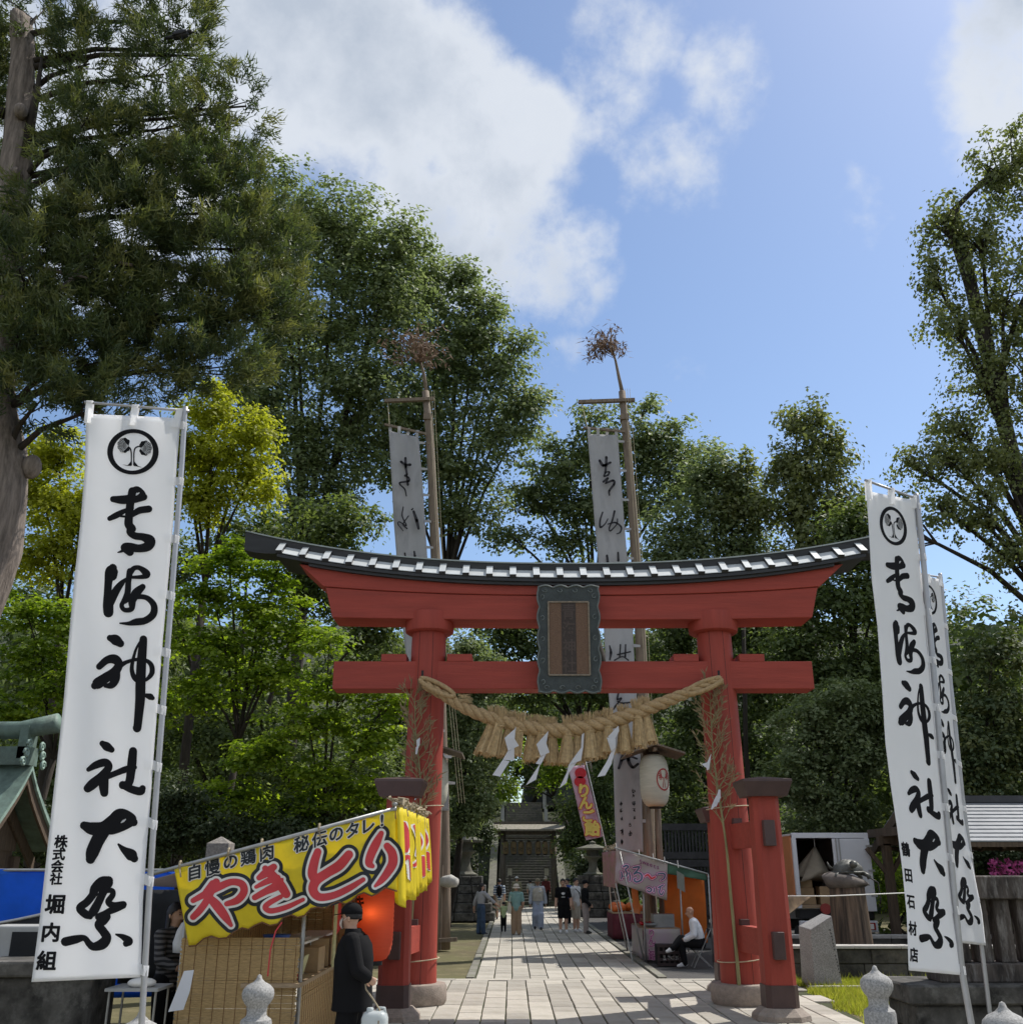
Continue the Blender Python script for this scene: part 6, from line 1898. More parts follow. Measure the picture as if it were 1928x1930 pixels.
# ================================================================ lantern gate, stone lanterns, dark lattice fence
m_gw = mat('grey_gate_timber', (.14, .12, .10), rough=.85, var=.3, scale=4, stretch=(4, 4, .6))
YG = 63.2
lg = thing('lantern_gate', 'small wooden gate hung with a row of paper lanterns at the foot of the stairs', 'gate', (CXS, YG, 0))
gx0, gx1 = at(948, 1640, YG).x, at(1044, 1640, YG).x
rzt, rzb = at(990, 1551, YG - .6).z, at(990, 1563, YG - 1.0).z
for x in (gx0, gx1):
    MB().tube([(x, YG, 0), (x, YG, rzt - .25)], .17, 12).build('post', m_gw, lg, smooth=True)
    MB().lathe([(.34, 0), (.32, .25), (.22, .3)], (x, YG, 0), 14).build('foot_stone', m_cheek, lg)
MB().box(((gx0 + gx1) / 2, YG, rzt - .55), (gx1 - gx0 + .9, .22, .24)).build('cross_beam', m_gw, lg)
MB().box(((gx0 + gx1) / 2, YG, at(990, 1580, YG).z), (gx1 - gx0 + .4, .1, .12)).build('lantern_rail', m_gw, lg)
ra, rb = at(921, 1556, YG - 1).x, at(1065, 1556, YG - 1).x
m_gate_roof = mat('shingle_roof', (.26, .235, .19), rough=.8, var=.4, scale=7, stretch=(6, 1, 1), dirt=(.12, .14, .06), dirt_amt=.6)
for s_ in (-1, 1):
    mb = MB(); mb.prism([(ra, YG, rzt), (rb, YG, rzt), (rb, YG + s_ * 1.25, rzb), (ra, YG + s_ * 1.25, rzb)], (0, 0, -.10)); mb.build('roof_slope', m_gate_roof, lg)
MB().box(((ra + rb) / 2, YG, rzt + .03), (rb - ra + .1, .3, .12)).build('ridge', m_gw, lg)
m_sl = mat('amber_lantern_paper', (.34, .25, .14), rough=.8, var=.15, transl=.2)
for i, px in enumerate((953, 968, 982, 997, 1014, 1027, 1041)):
    p = at(px, 1598, YG - .1)
    t = thing('hanging_paper_lantern', 'small amber paper lantern in the row on the wooden gate, %s from the left' % ['first', 'second', 'third', 'fourth', 'fifth', 'sixth', 'seventh'][i], 'lantern', p, 'row of small paper lanterns')
    MB().lathe([(.10, p.z - .36), (.165, p.z - .30), (.175, p.z), (.165, p.z + .30), (.10, p.z + .36)], (p.x, YG - .1, 0), 16).build('paper_body', m_sl, t, smooth=True)
    for z in (p.z - .39, p.z + .39): MB().lathe([(.10, z - .04), (.11, z + .04)], (p.x, YG - .1, 0), 12).build('rim', m_rust, t)
    vs, fs = glyph('社', .01); me = bpy.data.meshes.new('lettering'); me.from_pydata([(p.x + v.x * .2, YG - .285, p.z - .08 + v.y * .24) for v in vs], [], fs); obj('lettering', me, m_yblk, t)
for px in (961, 1030):
    p = at(px, 1643, 64.8)
    t = thing('step_lamp', 'small pale box lamp at the %s of the first stair' % ('left' if px < 1000 else 'right'), 'lamp', (p.x, 64.8, 0), 'box lamps at the stair foot')
    MB().box((p.x, 64.8, p.z), (.26, .26, .42)).build('box', m_wl, t); MB().box((p.x, 64.8, (p.z - .21) / 2), (.1, .1, p.z - .21)).build('post', m_gw, t); MB().box((p.x, 64.8, p.z + .24), (.34, .34, .06)).build('cap', m_gw, t)
def stone_lantern(px, Y, ztop, label, s=1.0):
    x = at(px, 1650, Y).x
    t = thing('stone_lantern', label, 'lantern', (x, Y, 0), 'stone lanterns beside the path')
    r2 = random.Random(int(px))
    for row in range(5):                                    # stepped base of rough blocks, dark stone standing in for tree shade
        w = (2.6 - .28 * row) * s; h = .36
        nb = 3
        for i in range(nb):
            bevel(MB().box((x - w / 2 + (i + .5) * w / nb, Y, .18 + row * .36), (w / nb - .02, w * .9, h - .01)).build('base_block', m_wshade_stone, t), .03, 1)
    z = 1.8
    sc = (ztop - 1.8) / 2.6
    MB().lathe([(.50, z), (.52, z + .1 * sc), (.30, z + .25 * sc), (.20, z + .6 * sc), (.19, z + 1.0 * sc), (.28, z + 1.25 * sc), (.46, z + 1.38 * sc), (.46, z + 1.46 * sc)], (x, Y, 0), 16).build('shaft', m_cheek, t, angle=40)
    mb = MB().lathe([(.30, z + 1.46 * sc), (.31, z + 1.9 * sc)], (x, Y, 0), 6); mb.build('fire_box', m_cheek, t)
    MB().lathe([(.30, z + 1.9 * sc), (.75, z + 1.93 * sc), (.78, z + 2.05 * sc), (.42, z + 2.22 * sc), (.14, z + 2.36 * sc), (.16, z + 2.42 * sc), (.15, z + 2.52 * sc), (.01, z + 2.62 * sc)], (x, Y, 0), 6).build('roof', m_cheek, t)
stone_lantern(878, 46, at(878, 1566, 46).z, 'dark stone lantern on stepped blocks left of the path')
stone_lantern(1118, 50, at(1118, 1585, 50).z, 'pale-topped stone lantern on stepped blocks below the pink flag')
lf_ = thing('lattice_fence', 'dark wooden lattice fence in shade behind the right-hand stall', 'fence', (at(1300, 1600, 42).x, 42, 0))
fx_a, fx_b = at(1250, 1600, 42).x, at(1420, 1600, 42).x
fzt, fzm, fzb = at(1300, 1566, 42).z, at(1300, 1612, 42).z, at(1300, 1650, 42).z
m_latt = mat('dark_lattice_wood', (.06, .058, .062), rough=.85, var=.3)
for z in (fzt + .15, fzm, fzm - .3, .5): MB().box(((fx_a + fx_b) / 2, 42, z), (fx_b - fx_a, .16, .26)).build('rail', m_latt, lf_)
for i in range(26):
    x = fx_a + .1 + i * (fx_b - fx_a - .2) / 25
    MB().box((x, 42.02, (fzt + .2) / 2), (.075, .07, fzt + .1)).build('lattice_bar', m_latt, lf_)
# carved wooden stub and clamp posts at the foot of the left old banner
st_ = at(850, 1662, 29.3)
cp_ = thing('banner_clamp_post', 'paired wooden clamp posts bracing the foot of the left old banner', 'post', (at(826, 1790, 29.5).x, 29.5, 0))
for px in (822, 829):
    MB().box((at(px, 1700, 29.5).x, 29.45, 1.1), (.14, .16, 2.2)).build('post', m_wood, cp_)
MB().tube([(st_.x - .35, 29.5, st_.z), (st_.x, 29.3, st_.z + .02), (st_.x + .16, 29.2, st_.z - .02)], [.12, .17, .12], 12).build('carved_stub', m_post, cp_, smooth=True)
MB().bar((at(815, 1780, 29.4).x, 29.3, .25), (at(862, 1780, 29.4).x, 29.3, .28), .10).build('ground_beam', m_wood, cp_)
# clump of pink flowers
m_pinkf = mat('pink_petals', (.50, .10, .28), rough=.8, var=.3, transl=.3)
mb = MB(); r_ = random.Random(31)
for i in range(160):
    p = at(r_.uniform(1865, 1945), r_.uniform(1622, 1664), 23.4 + r_.uniform(-.5, .5))
    for k in range(4):
        d = Vector((r_.uniform(-1, 1), r_.uniform(-1, .2), r_.uniform(-.3, 1))).normalized(); w = d.orthogonal().normalized() * .035
        mb.add([p, p + d * .05 + w, p + d * .09, p + d * .05 - w], [(0, 1, 2, 3)])
o = mb.build('azalea_blossom', m_pinkf, None, fix=False); tag(o, 'mass of pink azalea blossom beyond the stone fence', 'blossom', kind='stuff')

# ================================================================ grass beside the paving
m_grass = leaf_mat('grass_blades', [(.20, .23, .03), (.30, .33, .05), (.45, .42, .12)], .5)
rng = np.random.default_rng(9)
ng = 60000
gx, gy = rng.uniform(4.9, 8.6, ng), rng.uniform(14.3, 21.9, ng)
edge_ = 5.22 + (gy - 15.8) * .085 + .12 * np.sin(gy * 3.1)
k_ = (gx > edge_ + rng.normal(size=ng) * .06) | ((gy > 21.0) & (gx > 4.4))
gx, gy = gx[k_], gy[k_]
n = len(gx)
base_ = np.stack([gx, gy, np.full(n, -.04)], 1)
d = np.stack([rng.normal(size=n) * .35, rng.normal(size=n) * .35, np.ones(n)], 1); d /= np.linalg.norm(d, axis=1, keepdims=True)
L_ = (rng.uniform(.05, .14, n) * (1 + .8 * (rng.random(n) < .06)))[:, None]
sd = np.cross(d, rng.normal(size=(n, 3))); sd /= np.linalg.norm(sd, axis=1, keepdims=True)
v = np.empty((n, 3, 3)); v[:, 0] = base_ - sd * .009; v[:, 1] = base_ + sd * .009; v[:, 2] = base_ + d * L_
me = bpy.data.meshes.new('grass')
me.vertices.add(3 * n); me.vertices.foreach_set('co', v.astype(np.float32).ravel()); me.loops.add(3 * n); me.loops.foreach_set('vertex_index', np.arange(3 * n, dtype=np.int32))
me.polygons.add(n); me.polygons.foreach_set('loop_start', np.arange(0, 3 * n, 3, dtype=np.int32))
me.attributes.new('tint', 'FLOAT', 'FACE').data.foreach_set('value', rng.random(n).astype(np.float32)); me.update(calc_edges=True)
tag(obj('grass', me, m_grass), 'short dry-green grass beside the paving on the right', 'grass', kind='stuff')
# edging stones along the lawn
es = thing('edging_stones', 'row of pale edging stones across the little lawn', 'edging', (7.5, 20.6, 0))
for i in range(6):
    MB().box((5.9 + i * .72, 20.35, .0), (.70, .14, .08)).build('stone', m_cop2, es)
# stone buildings' left: small shrine roof with verdigris ridge
m_verd = mat('verdigris_copper', (.13, .19, .16), rough=.6, var=.4, scale=3, bump=.2, dirt=(.06, .055, .05), dirt_amt=.6, dirt_scale=1.6)
m_verl = mat('pale_verdigris', (.26, .36, .31), rough=.6, var=.3, scale=5)
YV = 19.5
sv = thing('shrine_hut', 'small dark shrine hut with green copper roof at the left edge', 'building', (at(20, 1650, YV).x - 1.5, YV + 1.3, 0))
apx = at(58, 1442, YV)                                        # gable peak
el = at(-60, 1580, YV - 1.6); er = at(93, 1612, YV + 1.8)
xgb = apx.x
yn, yf = YV - 1.5, YV + 1.9
zl = apx.z - 1.55
for (ye, s_) in ((yn, -1), (yf, 1)):
    for i in range(6):
        t0, t1 = i / 6, (i + 1) / 6
        mb = MB(); mb.prism([(xgb + .05, YV + (ye - YV) * t0, apx.z - 1.55 * t0 ** .85 + .01 * i), (xgb - 6, YV + (ye - YV) * t0, apx.z - 1.55 * t0 ** .85 + .01 * i), (xgb - 6, YV + (ye - YV) * t1, apx.z - 1.55 * t1 ** .85 + .01 * i), (xgb + .05, YV + (ye - YV) * t1, apx.z - 1.55 * t1 ** .85 + .01 * i)], (0, 0, -.05)); mb.build('roof_course', m_verd, sv)
    for dx, mm, h0, h1 in ((.06, m_verl, .02, .10), (.0, m_tim, .10, .34), (-.5, m_tim, .12, .40)):
        mb = MB(); pl_ = []
        for i in range(7): pl_.append((xgb + dx, YV + (ye - YV) * i / 6, apx.z - 1.55 * (i / 6) ** .85 - h0))
        for i in range(6, -1, -1): pl_.append((xgb + dx, YV + (ye - YV) * i / 6, apx.z - 1.55 * (i / 6) ** .85 - h1))
        mb.prism(pl_, (-.05, 0, 0)); mb.build('barge_board', mm, sv)
MB().box((xgb - 3, YV, apx.z + .16), (6.05, .42, .34)).build('ridge_course', m_verd, sv)
rt = at(92, 1364, YV)
MB().tube([(xgb - 6, YV, apx.z + .62), (xgb - .3, YV, apx.z + .66), (xgb + .42, YV, apx.z + .80)], [.17, .17, .19], 20).build('ridge_cylinder', m_verd, sv, smooth=True)
MB().box((xgb - .12, YV, apx.z + .42), (.16, .42, .62)).build('ridge_end_tile', m_verd, sv)
mb = MB()
for s_ in (-1, 1):
    for k in range(3):
        c = Vector((xgb + .05, YV + s_ * (.26 + .08 * k), apx.z + .36 - .17 * k))
        mb.tube([c + Vector((0, .10 * (1 - j / 12) * math.cos(j * .8) * s_, .10 * (1 - j / 12) * math.sin(j * .8))) for j in range(11)], .03, 6)
mb.build('scroll_ornament', m_verl, sv, smooth=True)
for (x, y) in ((xgb - .6, YV - .7), (xgb - .6, YV + 1.1), (xgb - 5, YV - .7)):
    MB().box((x, y, (zl - .1) / 2), (.24, .24, zl - .1)).build('post', m_tim, sv)
MB().box((xgb - 2.9, YV + .2, zl / 2), (4.6, 1.8, zl)).build('wall', m_tim, sv)
MB().box((xgb - .62, YV + .2, zl + .45), (.1, 1.9, .9)).build('gable_wall', m_tim, sv)
# ================================================================ people
m_skin = mat('skin', (.50, .30, .21), rough=.6, var=.08, scale=6)
m_skin2 = mat('skin_tanned', (.36, .20, .13), rough=.6, var=.08, scale=6)
m_hair = mat('black_hair', (.014, .012, .012), rough=.55, var=.3, scale=30, stretch=(6, 6, 1))
CLOTH = {}
def cl_(name, col, **kw):
    if name not in CLOTH: CLOTH[name] = mat('cloth_' + name, col, rough=kw.pop('rough', .88), var=kw.pop('var', .12), scale=kw.pop('scale', 9), **kw)
    return CLOTH[name]
def stripe_mat(name, c1, c2, freq, axis=2, soft=.08):
    if name in CLOTH: return CLOTH[name]
    m = bpy.data.materials.new('cloth_' + name); m.use_nodes = True
    N, L = m.node_tree.nodes, m.node_tree.links
    b = N['Principled BSDF']; b.inputs['Roughness'].default_value = .88
    tc = N.new('ShaderNodeTexCoord'); sp = N.new('ShaderNodeSeparateXYZ'); L.new(tc.outputs['Object'], sp.inputs[0])
    nz = N.new('ShaderNodeTexNoise'); nz.inputs['Scale'].default_value = 4; L.new(tc.outputs['Object'], nz.inputs['Vector'])
    a = N.new('ShaderNodeMath'); a.operation = 'MULTIPLY_ADD'; L.new(nz.outputs['Fac'], a.inputs[0]); a.inputs[1].default_value = .05; L.new(sp.outputs[axis], a.inputs[2])
    w = N.new('ShaderNodeMath'); w.operation = 'MULTIPLY'; w.inputs[1].default_value = freq; L.new(a.outputs[0], w.inputs[0])
    s = N.new('ShaderNodeMath'); s.operation = 'SINE'; L.new(w.outputs[0], s.inputs[0])
    r = N.new('ShaderNodeMapRange'); r.inputs['From Min'].default_value = -soft; r.inputs['From Max'].default_value = soft; L.new(s.outputs[0], r.inputs['Value'])
    mx = N.new('ShaderNodeMixRGB'); mx.inputs['Color1'].default_value = (*c1, 1); mx.inputs['Color2'].default_value = (*c2, 1); L.new(r.outputs[0], mx.inputs['Fac']); L.new(mx.outputs[0], b.inputs['Base Color'])
    CLOTH[name] = m
    return m

def capsule(mb, a, ra, b, rb, seg=12, fl=None):
    """tapered limb with round ends; fl = (axis vector, factor) squeezes the section"""
    a, b = Vector(a), Vector(b)
    d = (b - a); L_ = d.length
    if L_ < 1e-5: d = Vector((0, 0, 1)); L_ = 1e-5
    d = d / L_
    u = d.orthogonal().normalized() if fl is None else (Vector(fl[0]) - d * Vector(fl[0]).dot(d)).normalized()
    w = d.cross(u)
    k = 1.0 if fl is None else fl[1]
    rings = []
    for t in (-88, -60, -30, 0):
        c, s = math.cos(R(t)), math.sin(R(t)); rings.append((a + d * ra * s, ra * c))
    rings += [(a + d * L_ * i / 4, ra + (rb - ra) * i / 4) for i in (1, 2, 3)]
    for t in (0, 30, 60, 88):
        c, s = math.cos(R(t)), math.sin(R(t)); rings.append((b + d * rb * s, rb * c))
    mb.loft([[c + (u * math.cos(2 * math.pi * i / seg) * k + w * math.sin(2 * math.pi * i / seg)) * r for i in range(seg)] for c, r in rings])

def remesh(mb, voxel, it=4):
    me = mb.mesh('body', fix=True)
    o = bpy.data.objects.new('tmp', me); COL.objects.link(o)
    m1 = o.modifiers.new('r', 'REMESH'); m1.mode = 'VOXEL'; m1.voxel_size = voxel
    m2 = o.modifiers.new('s', 'SMOOTH'); m2.iterations = it; m2.factor = .5
    dg = bpy.context.evaluated_depsgraph_get()
    r = bpy.data.meshes.new_from_object(o.evaluated_get(dg))
    bpy.data.objects.remove(o); bpy.data.meshes.remove(me)
    n = len(r.vertices); co = np.empty(n * 3); r.vertices.foreach_get('co', co); co = co.reshape(-1, 3)
    fs = [tuple(p.vertices) for p in r.polygons]
    bpy.data.meshes.remove(r)
    return co, fs

def person(label, loc, yaw, H, wear, J=None, hair='short', build=1.0, voxel=.013, hands=True, extras=None, group='people on the approach', head_turn=0.0, cat='person', skin=None, tilt=0.0):
    """wear: dict(top, sleeve(0..1 share of the arm covered), bottom, leg(0..1), shoe, loose)"""
    skin = skin or m_skin
    f_, l_, u_ = Vector((math.cos(yaw), math.sin(yaw), 0)), Vector((-math.sin(yaw), math.cos(yaw), 0)), Vector((0, 0, 1))
    O = Vector(loc)
    def P(p): return O + (f_ * p[0] + l_ * p[1] + u_ * p[2]) * H
    j = dict(pel=(0, 0, .53), wai=(0, 0, .62), che=(.005, 0, .73), nek=(0, 0, .835), hed=(.012, 0, .925),
             ls=(0, .108, .805), rs=(0, -.108, .805), le=(-.015, .135, .635), re=(-.015, -.135, .635), lw=(.03, .14, .49), rw=(.03, -.14, .49),
             lh=(0, .052, .525), rh=(0, -.052, .525), lk=(.01, .055, .285), rk=(.01, -.055, .285), la=(0, .058, .05), ra=(0, -.058, .05),
             lt=(.095, .065, .018), rt=(.095, -.065, .018))
    if J: j.update(J)
    Q = {k: P(v) for k, v in j.items() if hasattr(v, '__len__')}
    lo = wear.get('loose', 1.0)
    top, bot, shoe = wear['top'], wear['bottom'], wear.get('shoe', m_blk)
    segs = []                                                    # (a, ra, b, rb, material, squeeze)
    side = l_
    def S(a, ra, b, rb, m, fl=None): segs.append((a, ra * H * build, b, rb * H * build, m, fl))
    # torso
    S(Q['pel'], .078, Q['wai'], .072, bot if wear.get('tuck') else (top if wear.get('long_top', 1) else bot), (side, 1.28))
    S(Q['wai'], .074, Q['che'], .082, top, (side, 1.32))
    S(Q['che'], .082, Q['che'].lerp(Q['nek'], .62), .068, top, (side, 1.36))
    S(Q['ls'], .046, Q['che'].lerp(Q['nek'], .55), .058, top); S(Q['rs'], .046, Q['che'].lerp(Q['nek'], .55), .058, top)
    S(Q['lh'], .066, Q['rh'], .066, bot)
    # neck and head
    S(Q['nek'] - u_ * .02 * H, .034, Q['hed'] - u_ * .03 * H, .032, skin)
    hf = (f_ * math.cos(head_turn) + l_ * math.sin(head_turn)); hl = (l_ * math.cos(head_turn) - f_ * math.sin(head_turn))
    hc = Q['hed']
    S(hc - u_ * .012 * H, .046, hc + u_ * .018 * H, .054, skin, (hl, .88))
    S(hc + hf * .018 * H - u_ * .038 * H, .028, hc + hf * .022 * H - u_ * .018 * H, .036, skin, (hl, .95))
    S(hc + hf * .052 * H - u_ * .004 * H, .007, hc + hf * .060 * H - u_ * .016 * H, .010, skin)
    for s in (-1, 1): S(hc + hl * s * .050 * H + u_ * .002 * H - hf * .004 * H, .011, hc + hl * s * .049 * H - u_ * .014 * H - hf * .004 * H, .008, skin)
    # arms
    sl = wear.get('sleeve', 1.0)
    for s in 'lr':
        a, e, w = Q[s + 's'], Q[s + 'e'], Q[s + 'w']
        pts = [a, e, w]; tot = (e - a).length + (w - e).length
        cut = sl * tot; l1 = (e - a).length
        def at_len(d): return a.lerp(e, d / l1) if d <= l1 else e.lerp(w, (d - l1) / max(1e-6, tot - l1))
        def rad_(d): return .034 - .010 * d / tot
        kn = [0, l1, tot]
        if 0 < cut < tot: kn = sorted(set(kn + [cut]))
        for d0, d1 in zip(kn, kn[1:]):
            cov = d1 <= cut + 1e-6
            ex = .007 * lo if cov else 0
            S(at_len(d0), rad_(d0) + ex, at_len(d1), rad_(d1) + ex, top if cov else skin)
        if wear.get('cuffs'): pass
    # legs
    lg = wear.get('leg', 1.0)
    for s in 'lr':
        h, k, a, t = Q[s + 'h'], Q[s + 'k'], Q[s + 'a'], Q[s + 't']
        l1 = (k - h).length; tot = l1 + (a - k).length; cut = lg * tot
        def al(d): return h.lerp(k, d / l1) if d <= l1 else k.lerp(a, (d - l1) / (tot - l1))
        def rl(d): return (.062 - .020 * d / l1) if d <= l1 else (.042 - .016 * (d - l1) / (tot - l1))
        kn = [0, l1, tot]
        if 0 < cut < tot: kn = sorted(set(kn + [cut]))
        for d0, d1 in zip(kn, kn[1:]):
            cov = d1 <= cut + 1e-6
            ex = (.008 * lo) if cov else 0
            if cov and wear.get('wide'): ex += wear['wide'] * (d1 / tot)
            S(al(d0), rl(d0) + (ex if d0 > 0 else .002), al(d1), rl(d1) + ex, bot if cov else skin)
        heel = a - u_ * .018 * H - (t - a).normalized() * .012 * H
        heel.z = max(heel.z, t.z) if abs(t.z - a.z) < .06 * H else heel.z
        S(heel, .026, t, .020, shoe, (side, 1.0)); S(a, .026, t.lerp(a, .45), .024, shoe)
    mb = MB()
    for (a, ra, b, rb, m, fl) in segs: capsule(mb, a, ra, b, rb, 12, fl)
    co, fs = remesh(mb, voxel)
    hand_from = len(fs)
    if hands:
        for s, sg in (('l', 1), ('r', -1)):
            w, e = Q[s + 'w'], Q[s + 'e']
            d = (w - e).normalized()
            n_ = (j.get(s + 'palm') and P(j[s + 'palm']) - O) or (l_ * -sg)      # palm faces the body
            n_ = (n_ - d * n_.dot(d)).normalized()
            c = d.cross(n_)
            cu = j.get(s + 'curl', .55)
            hm = MB(); sc = H / 1.72
            pe = w + d * .085 * sc
            capsule(hm, w - d * .02 * sc, .022 * sc, w + d * .03 * sc, .024 * sc, 10, (n_, .7)); capsule(hm, w + d * .03 * sc, .036 * sc, w + d * .068 * sc, .036 * sc, 12, (n_, .42))
            for i, ln in enumerate((.068, .078, .072, .056)):
                off = c * ((i - 1.5) * .0185 * sc)
                b0 = pe + off - d * (.006 * abs(i - 1.2)) * sc
                d1 = (d * math.cos(cu * .6) + n_ * math.sin(cu * .6)); d2 = (d * math.cos(cu * 1.7) + n_ * math.sin(cu * 1.7)); d3 = (d * math.cos(cu * 2.5) + n_ * math.sin(cu * 2.5))
                p1 = b0 + d1 * ln * .45 * sc; p2 = p1 + d2 * ln * .32 * sc; p3 = p2 + d3 * ln * .26 * sc
                capsule(hm, b0 - d * .012 * sc, .0092 * sc, p1, .0086 * sc, 8); capsule(hm, p1, .0086 * sc, p2, .0080 * sc, 8); capsule(hm, p2, .0080 * sc, p3, .0070 * sc, 8)
            fw = c if c.dot(f_) > 0 else -c
            t0 = w + d * .028 * sc + fw * .026 * sc
            t1 = t0 + (d * .6 + fw * .7 + n_ * .25).normalized() * .036 * sc; t2 = t1 + (d * .9 + n_ * .4 + fw * .1).normalized() * .032 * sc
            capsule(hm, t0, .0125 * sc, t1, .0105 * sc, 8); capsule(hm, t1, .0105 * sc, t2, .0085 * sc, 8)
            c2, f2 = remesh(hm, .0045 if voxel < .011 else .0065, 2)
            o_ = len(co); co = np.vstack([co, c2]); fs += [tuple(q + o_ for q in f) for f in f2]
    # clothing by the nearest body segment
    cen = np.array([co[list(f)].mean(0) for f in fs])
    best = np.full(len(fs), 1e9); mi = np.zeros(len(fs), int)
    mats = []
    for (a, ra, b, rb, m, fl) in segs:
        if m not in mats: mats.append(m)
        A, B = np.array(a), np.array(b); AB = B - A; q = cen - A
        t = np.clip((q @ AB) / max(1e-9, AB @ AB), 0, 1)
        v = q - t[:, None] * AB
        if fl is not None:
            ax = np.array(fl[0]); cpn = v @ ax; v = v + np.outer(cpn / fl[1] - cpn, ax)
        d = np.linalg.norm(v, axis=1) - (ra + (rb - ra) * t)
        k = d < best; best[k] = d[k]; mi[k] = mats.index(m)
    if skin not in mats: mats.append(skin)
    mi[hand_from:] = mats.index(skin)
    me = bpy.data.meshes.new('person'); me.from_pydata([tuple(c) for c in co], [], fs)
    for m in mats: me.materials.append(m)
    me.polygons.foreach_set('material_index', mi.astype(np.int32)); me.polygons.foreach_set('use_smooth', [True] * len(fs))
    root = thing('person', label, cat, loc, group)
    body = obj('body', me, None, root)
    # hair
    rot = Matrix((hf, hl, u_)).transposed()
    def HP(p): return hc + rot @ (Vector(p) * H)
    if hair:
        hb = MB(); rings = []
        front = {'short': .030, 'long': .034, 'shaved': 0, 'cap': -.01}[hair]
        for i in range(9):
            th = math.pi * (.02 + .56 * i / 8)
            ring = []
            for k in range(22):
                a = 2 * math.pi * k / 22
                x, y, z = math.sin(th) * math.cos(a), math.sin(th) * math.sin(a), math.cos(th)
                lowz = z
                fr = max(0, x)
                zz = max(z, -.55 + 1.05 * fr ** .5)                      # hairline higher in front
                rr = 1.10 + .03 * math.sin(k * 5 + i * 3)
                ring.append(HP((-.004 + .0575 * x * rr, .0505 * y * rr, .012 + .066 * zz * rr)))
            rings.append(ring)
        if hair == 'long':
            for q in (.06, .13, .19):
                ring = []
                for k in range(22):
                    a = 2 * math.pi * k / 22; x, y = math.cos(a), math.sin(a)
                    fr = max(0, x)
                    ring.append(HP((-.012 + .056 * min(x, .1), .052 * y, -.03 - q * (1 - .95 * min(1, fr * 1.5)) + (.04 if fr > .3 else 0))))
                rings.append(ring)
        if hair != 'shaved': hb.loft(rings); hb.build('hair', m_hair, root, smooth=True)
    ey = MB()
    for s in (-1, 1):
        ey.ellipsoid(HP((.0505, s * .019, .006)), (.0048 * H, .0048 * H, .0034 * H), 8, 6)
    ey.build('eyes', m_hair, body, smooth=True, fix=False)
    br_ = MB()
    for s in (-1, 1): br_.tube([HP((.053, s * .010, .018)), HP((.050, s * .028, .019))], .0025 * H, 5)
    br_.tube([HP((.0545, -.012, -.034)), HP((.056, 0, -.034)), HP((.0545, .012, -.034))], .0028 * H, 5)
    br_.build('brows_and_mouth', cl_('lips', (.20, .07, .06)), body, fix=False)
    if extras: extras(root, body, Q, HP, H, f_, l_)
    return root, Q, HP

def cap_hat(m, brim=True):
    def fx(root, body, Q, HP, H, f_, l_):
        mb = MB(); rings = []
        for i in range(7):
            th = math.pi * .5 * i / 6
            rings.append([HP((-.004 + .064 * math.cos(th) * math.cos(a), .057 * math.cos(th) * math.sin(a), .022 + .062 * math.sin(th) ** .8)) for a in np.linspace(0, 2 * math.pi, 21)[:-1]])
        mb.loft(rings)
        h = mb.build('cap', m, root, smooth=True)
        if brim:
            mb = MB(); mb.prism([HP((.045 + .062 * math.cos(a), .050 * math.sin(a), .022 - .010 * math.cos(a))) for a in np.linspace(-1.57, 1.57, 13)], (0, 0, .006)); mb.build('peak', m, h)
    return fx
def sun_hat(m, band):
    def fx(root, body, Q, HP, H, f_, l_):
        mb = MB(); rings = []
        for (r, z) in ((.098, -.008), (.094, .004), (.066, .022), (.061, .060), (.050, .080), (.01, .086)):
            rings.append([HP((r * math.cos(a) - .004, r * .95 * math.sin(a), z)) for a in np.linspace(0, 2 * math.pi, 25)[:-1]])
        mb.loft(rings); h = mb.build('sun_hat', m, root, smooth=True)
        mb = MB(); mb.loft([[HP((r * math.cos(a) - .004, r * .95 * math.sin(a), z)) for a in np.linspace(0, 2 * math.pi, 25)[:-1]] for r, z in ((.0675, .024), (.0665, .036))]); mb.build('hat_band', band, h)
    return fx

CW = cl_('white', (.62, .62, .62)); CBK = cl_('black', (.008, .008, .009), spec=.15); CTAN = cl_('tan', (.32, .22, .14)); CBE = cl_('beige', (.42, .37, .30)); CJ = cl_('denim', (.045, .075, .13), var=.3)
def spot(px, py): 
    v = (py - 965.0) / F_PX
    Y = CAM_Z * (CP + v * SP) / -(SP - v * CP)
    p = at(px, py, Y); return Vector((p.x, Y, 0.002))
# 1 woman in jeans reaching out to the child
w1 = spot(906, 1762); ch0 = spot(949, 1757)
person('woman in striped grey blouse and blue jeans holding the child by the hand', w1, R(35), 1.62, dict(top=stripe_mat('grey_stripe', (.42, .42, .43), (.26, .26, .28), 260), sleeve=.75, bottom=CJ, leg=1.0, wide=.012, tuck=1),
       J=dict(rs=(.02, -.105, .805), re=(.10, -.20, .70), rw=(.22, -.30, .575), le=(-.06, .15, .64), lw=(-.05, .19, .50), la=(-.03, .05, .05), lt=(.06, .06, .018), ra=(.03, -.05, .05), rt=(.12, -.055, .018)), hair='long', head_turn=R(-30), extras=None)
person('small child in pale green shirt between the woman and the hatted lady', ch0, R(95), 1.0, dict(top=cl_('pale_green', (.40, .47, .24)), sleeve=.3, bottom=CBK, leg=1.0),
       J=dict(le=(-.02, .20, .76), lw=(-.02, .33, .80), re=(-.02, -.18, .68), rw=(.0, -.27, .70), hed=(.01, 0, .915)), hair='short', voxel=.011)
tote = cl_('tote', (.55, .50, .40))
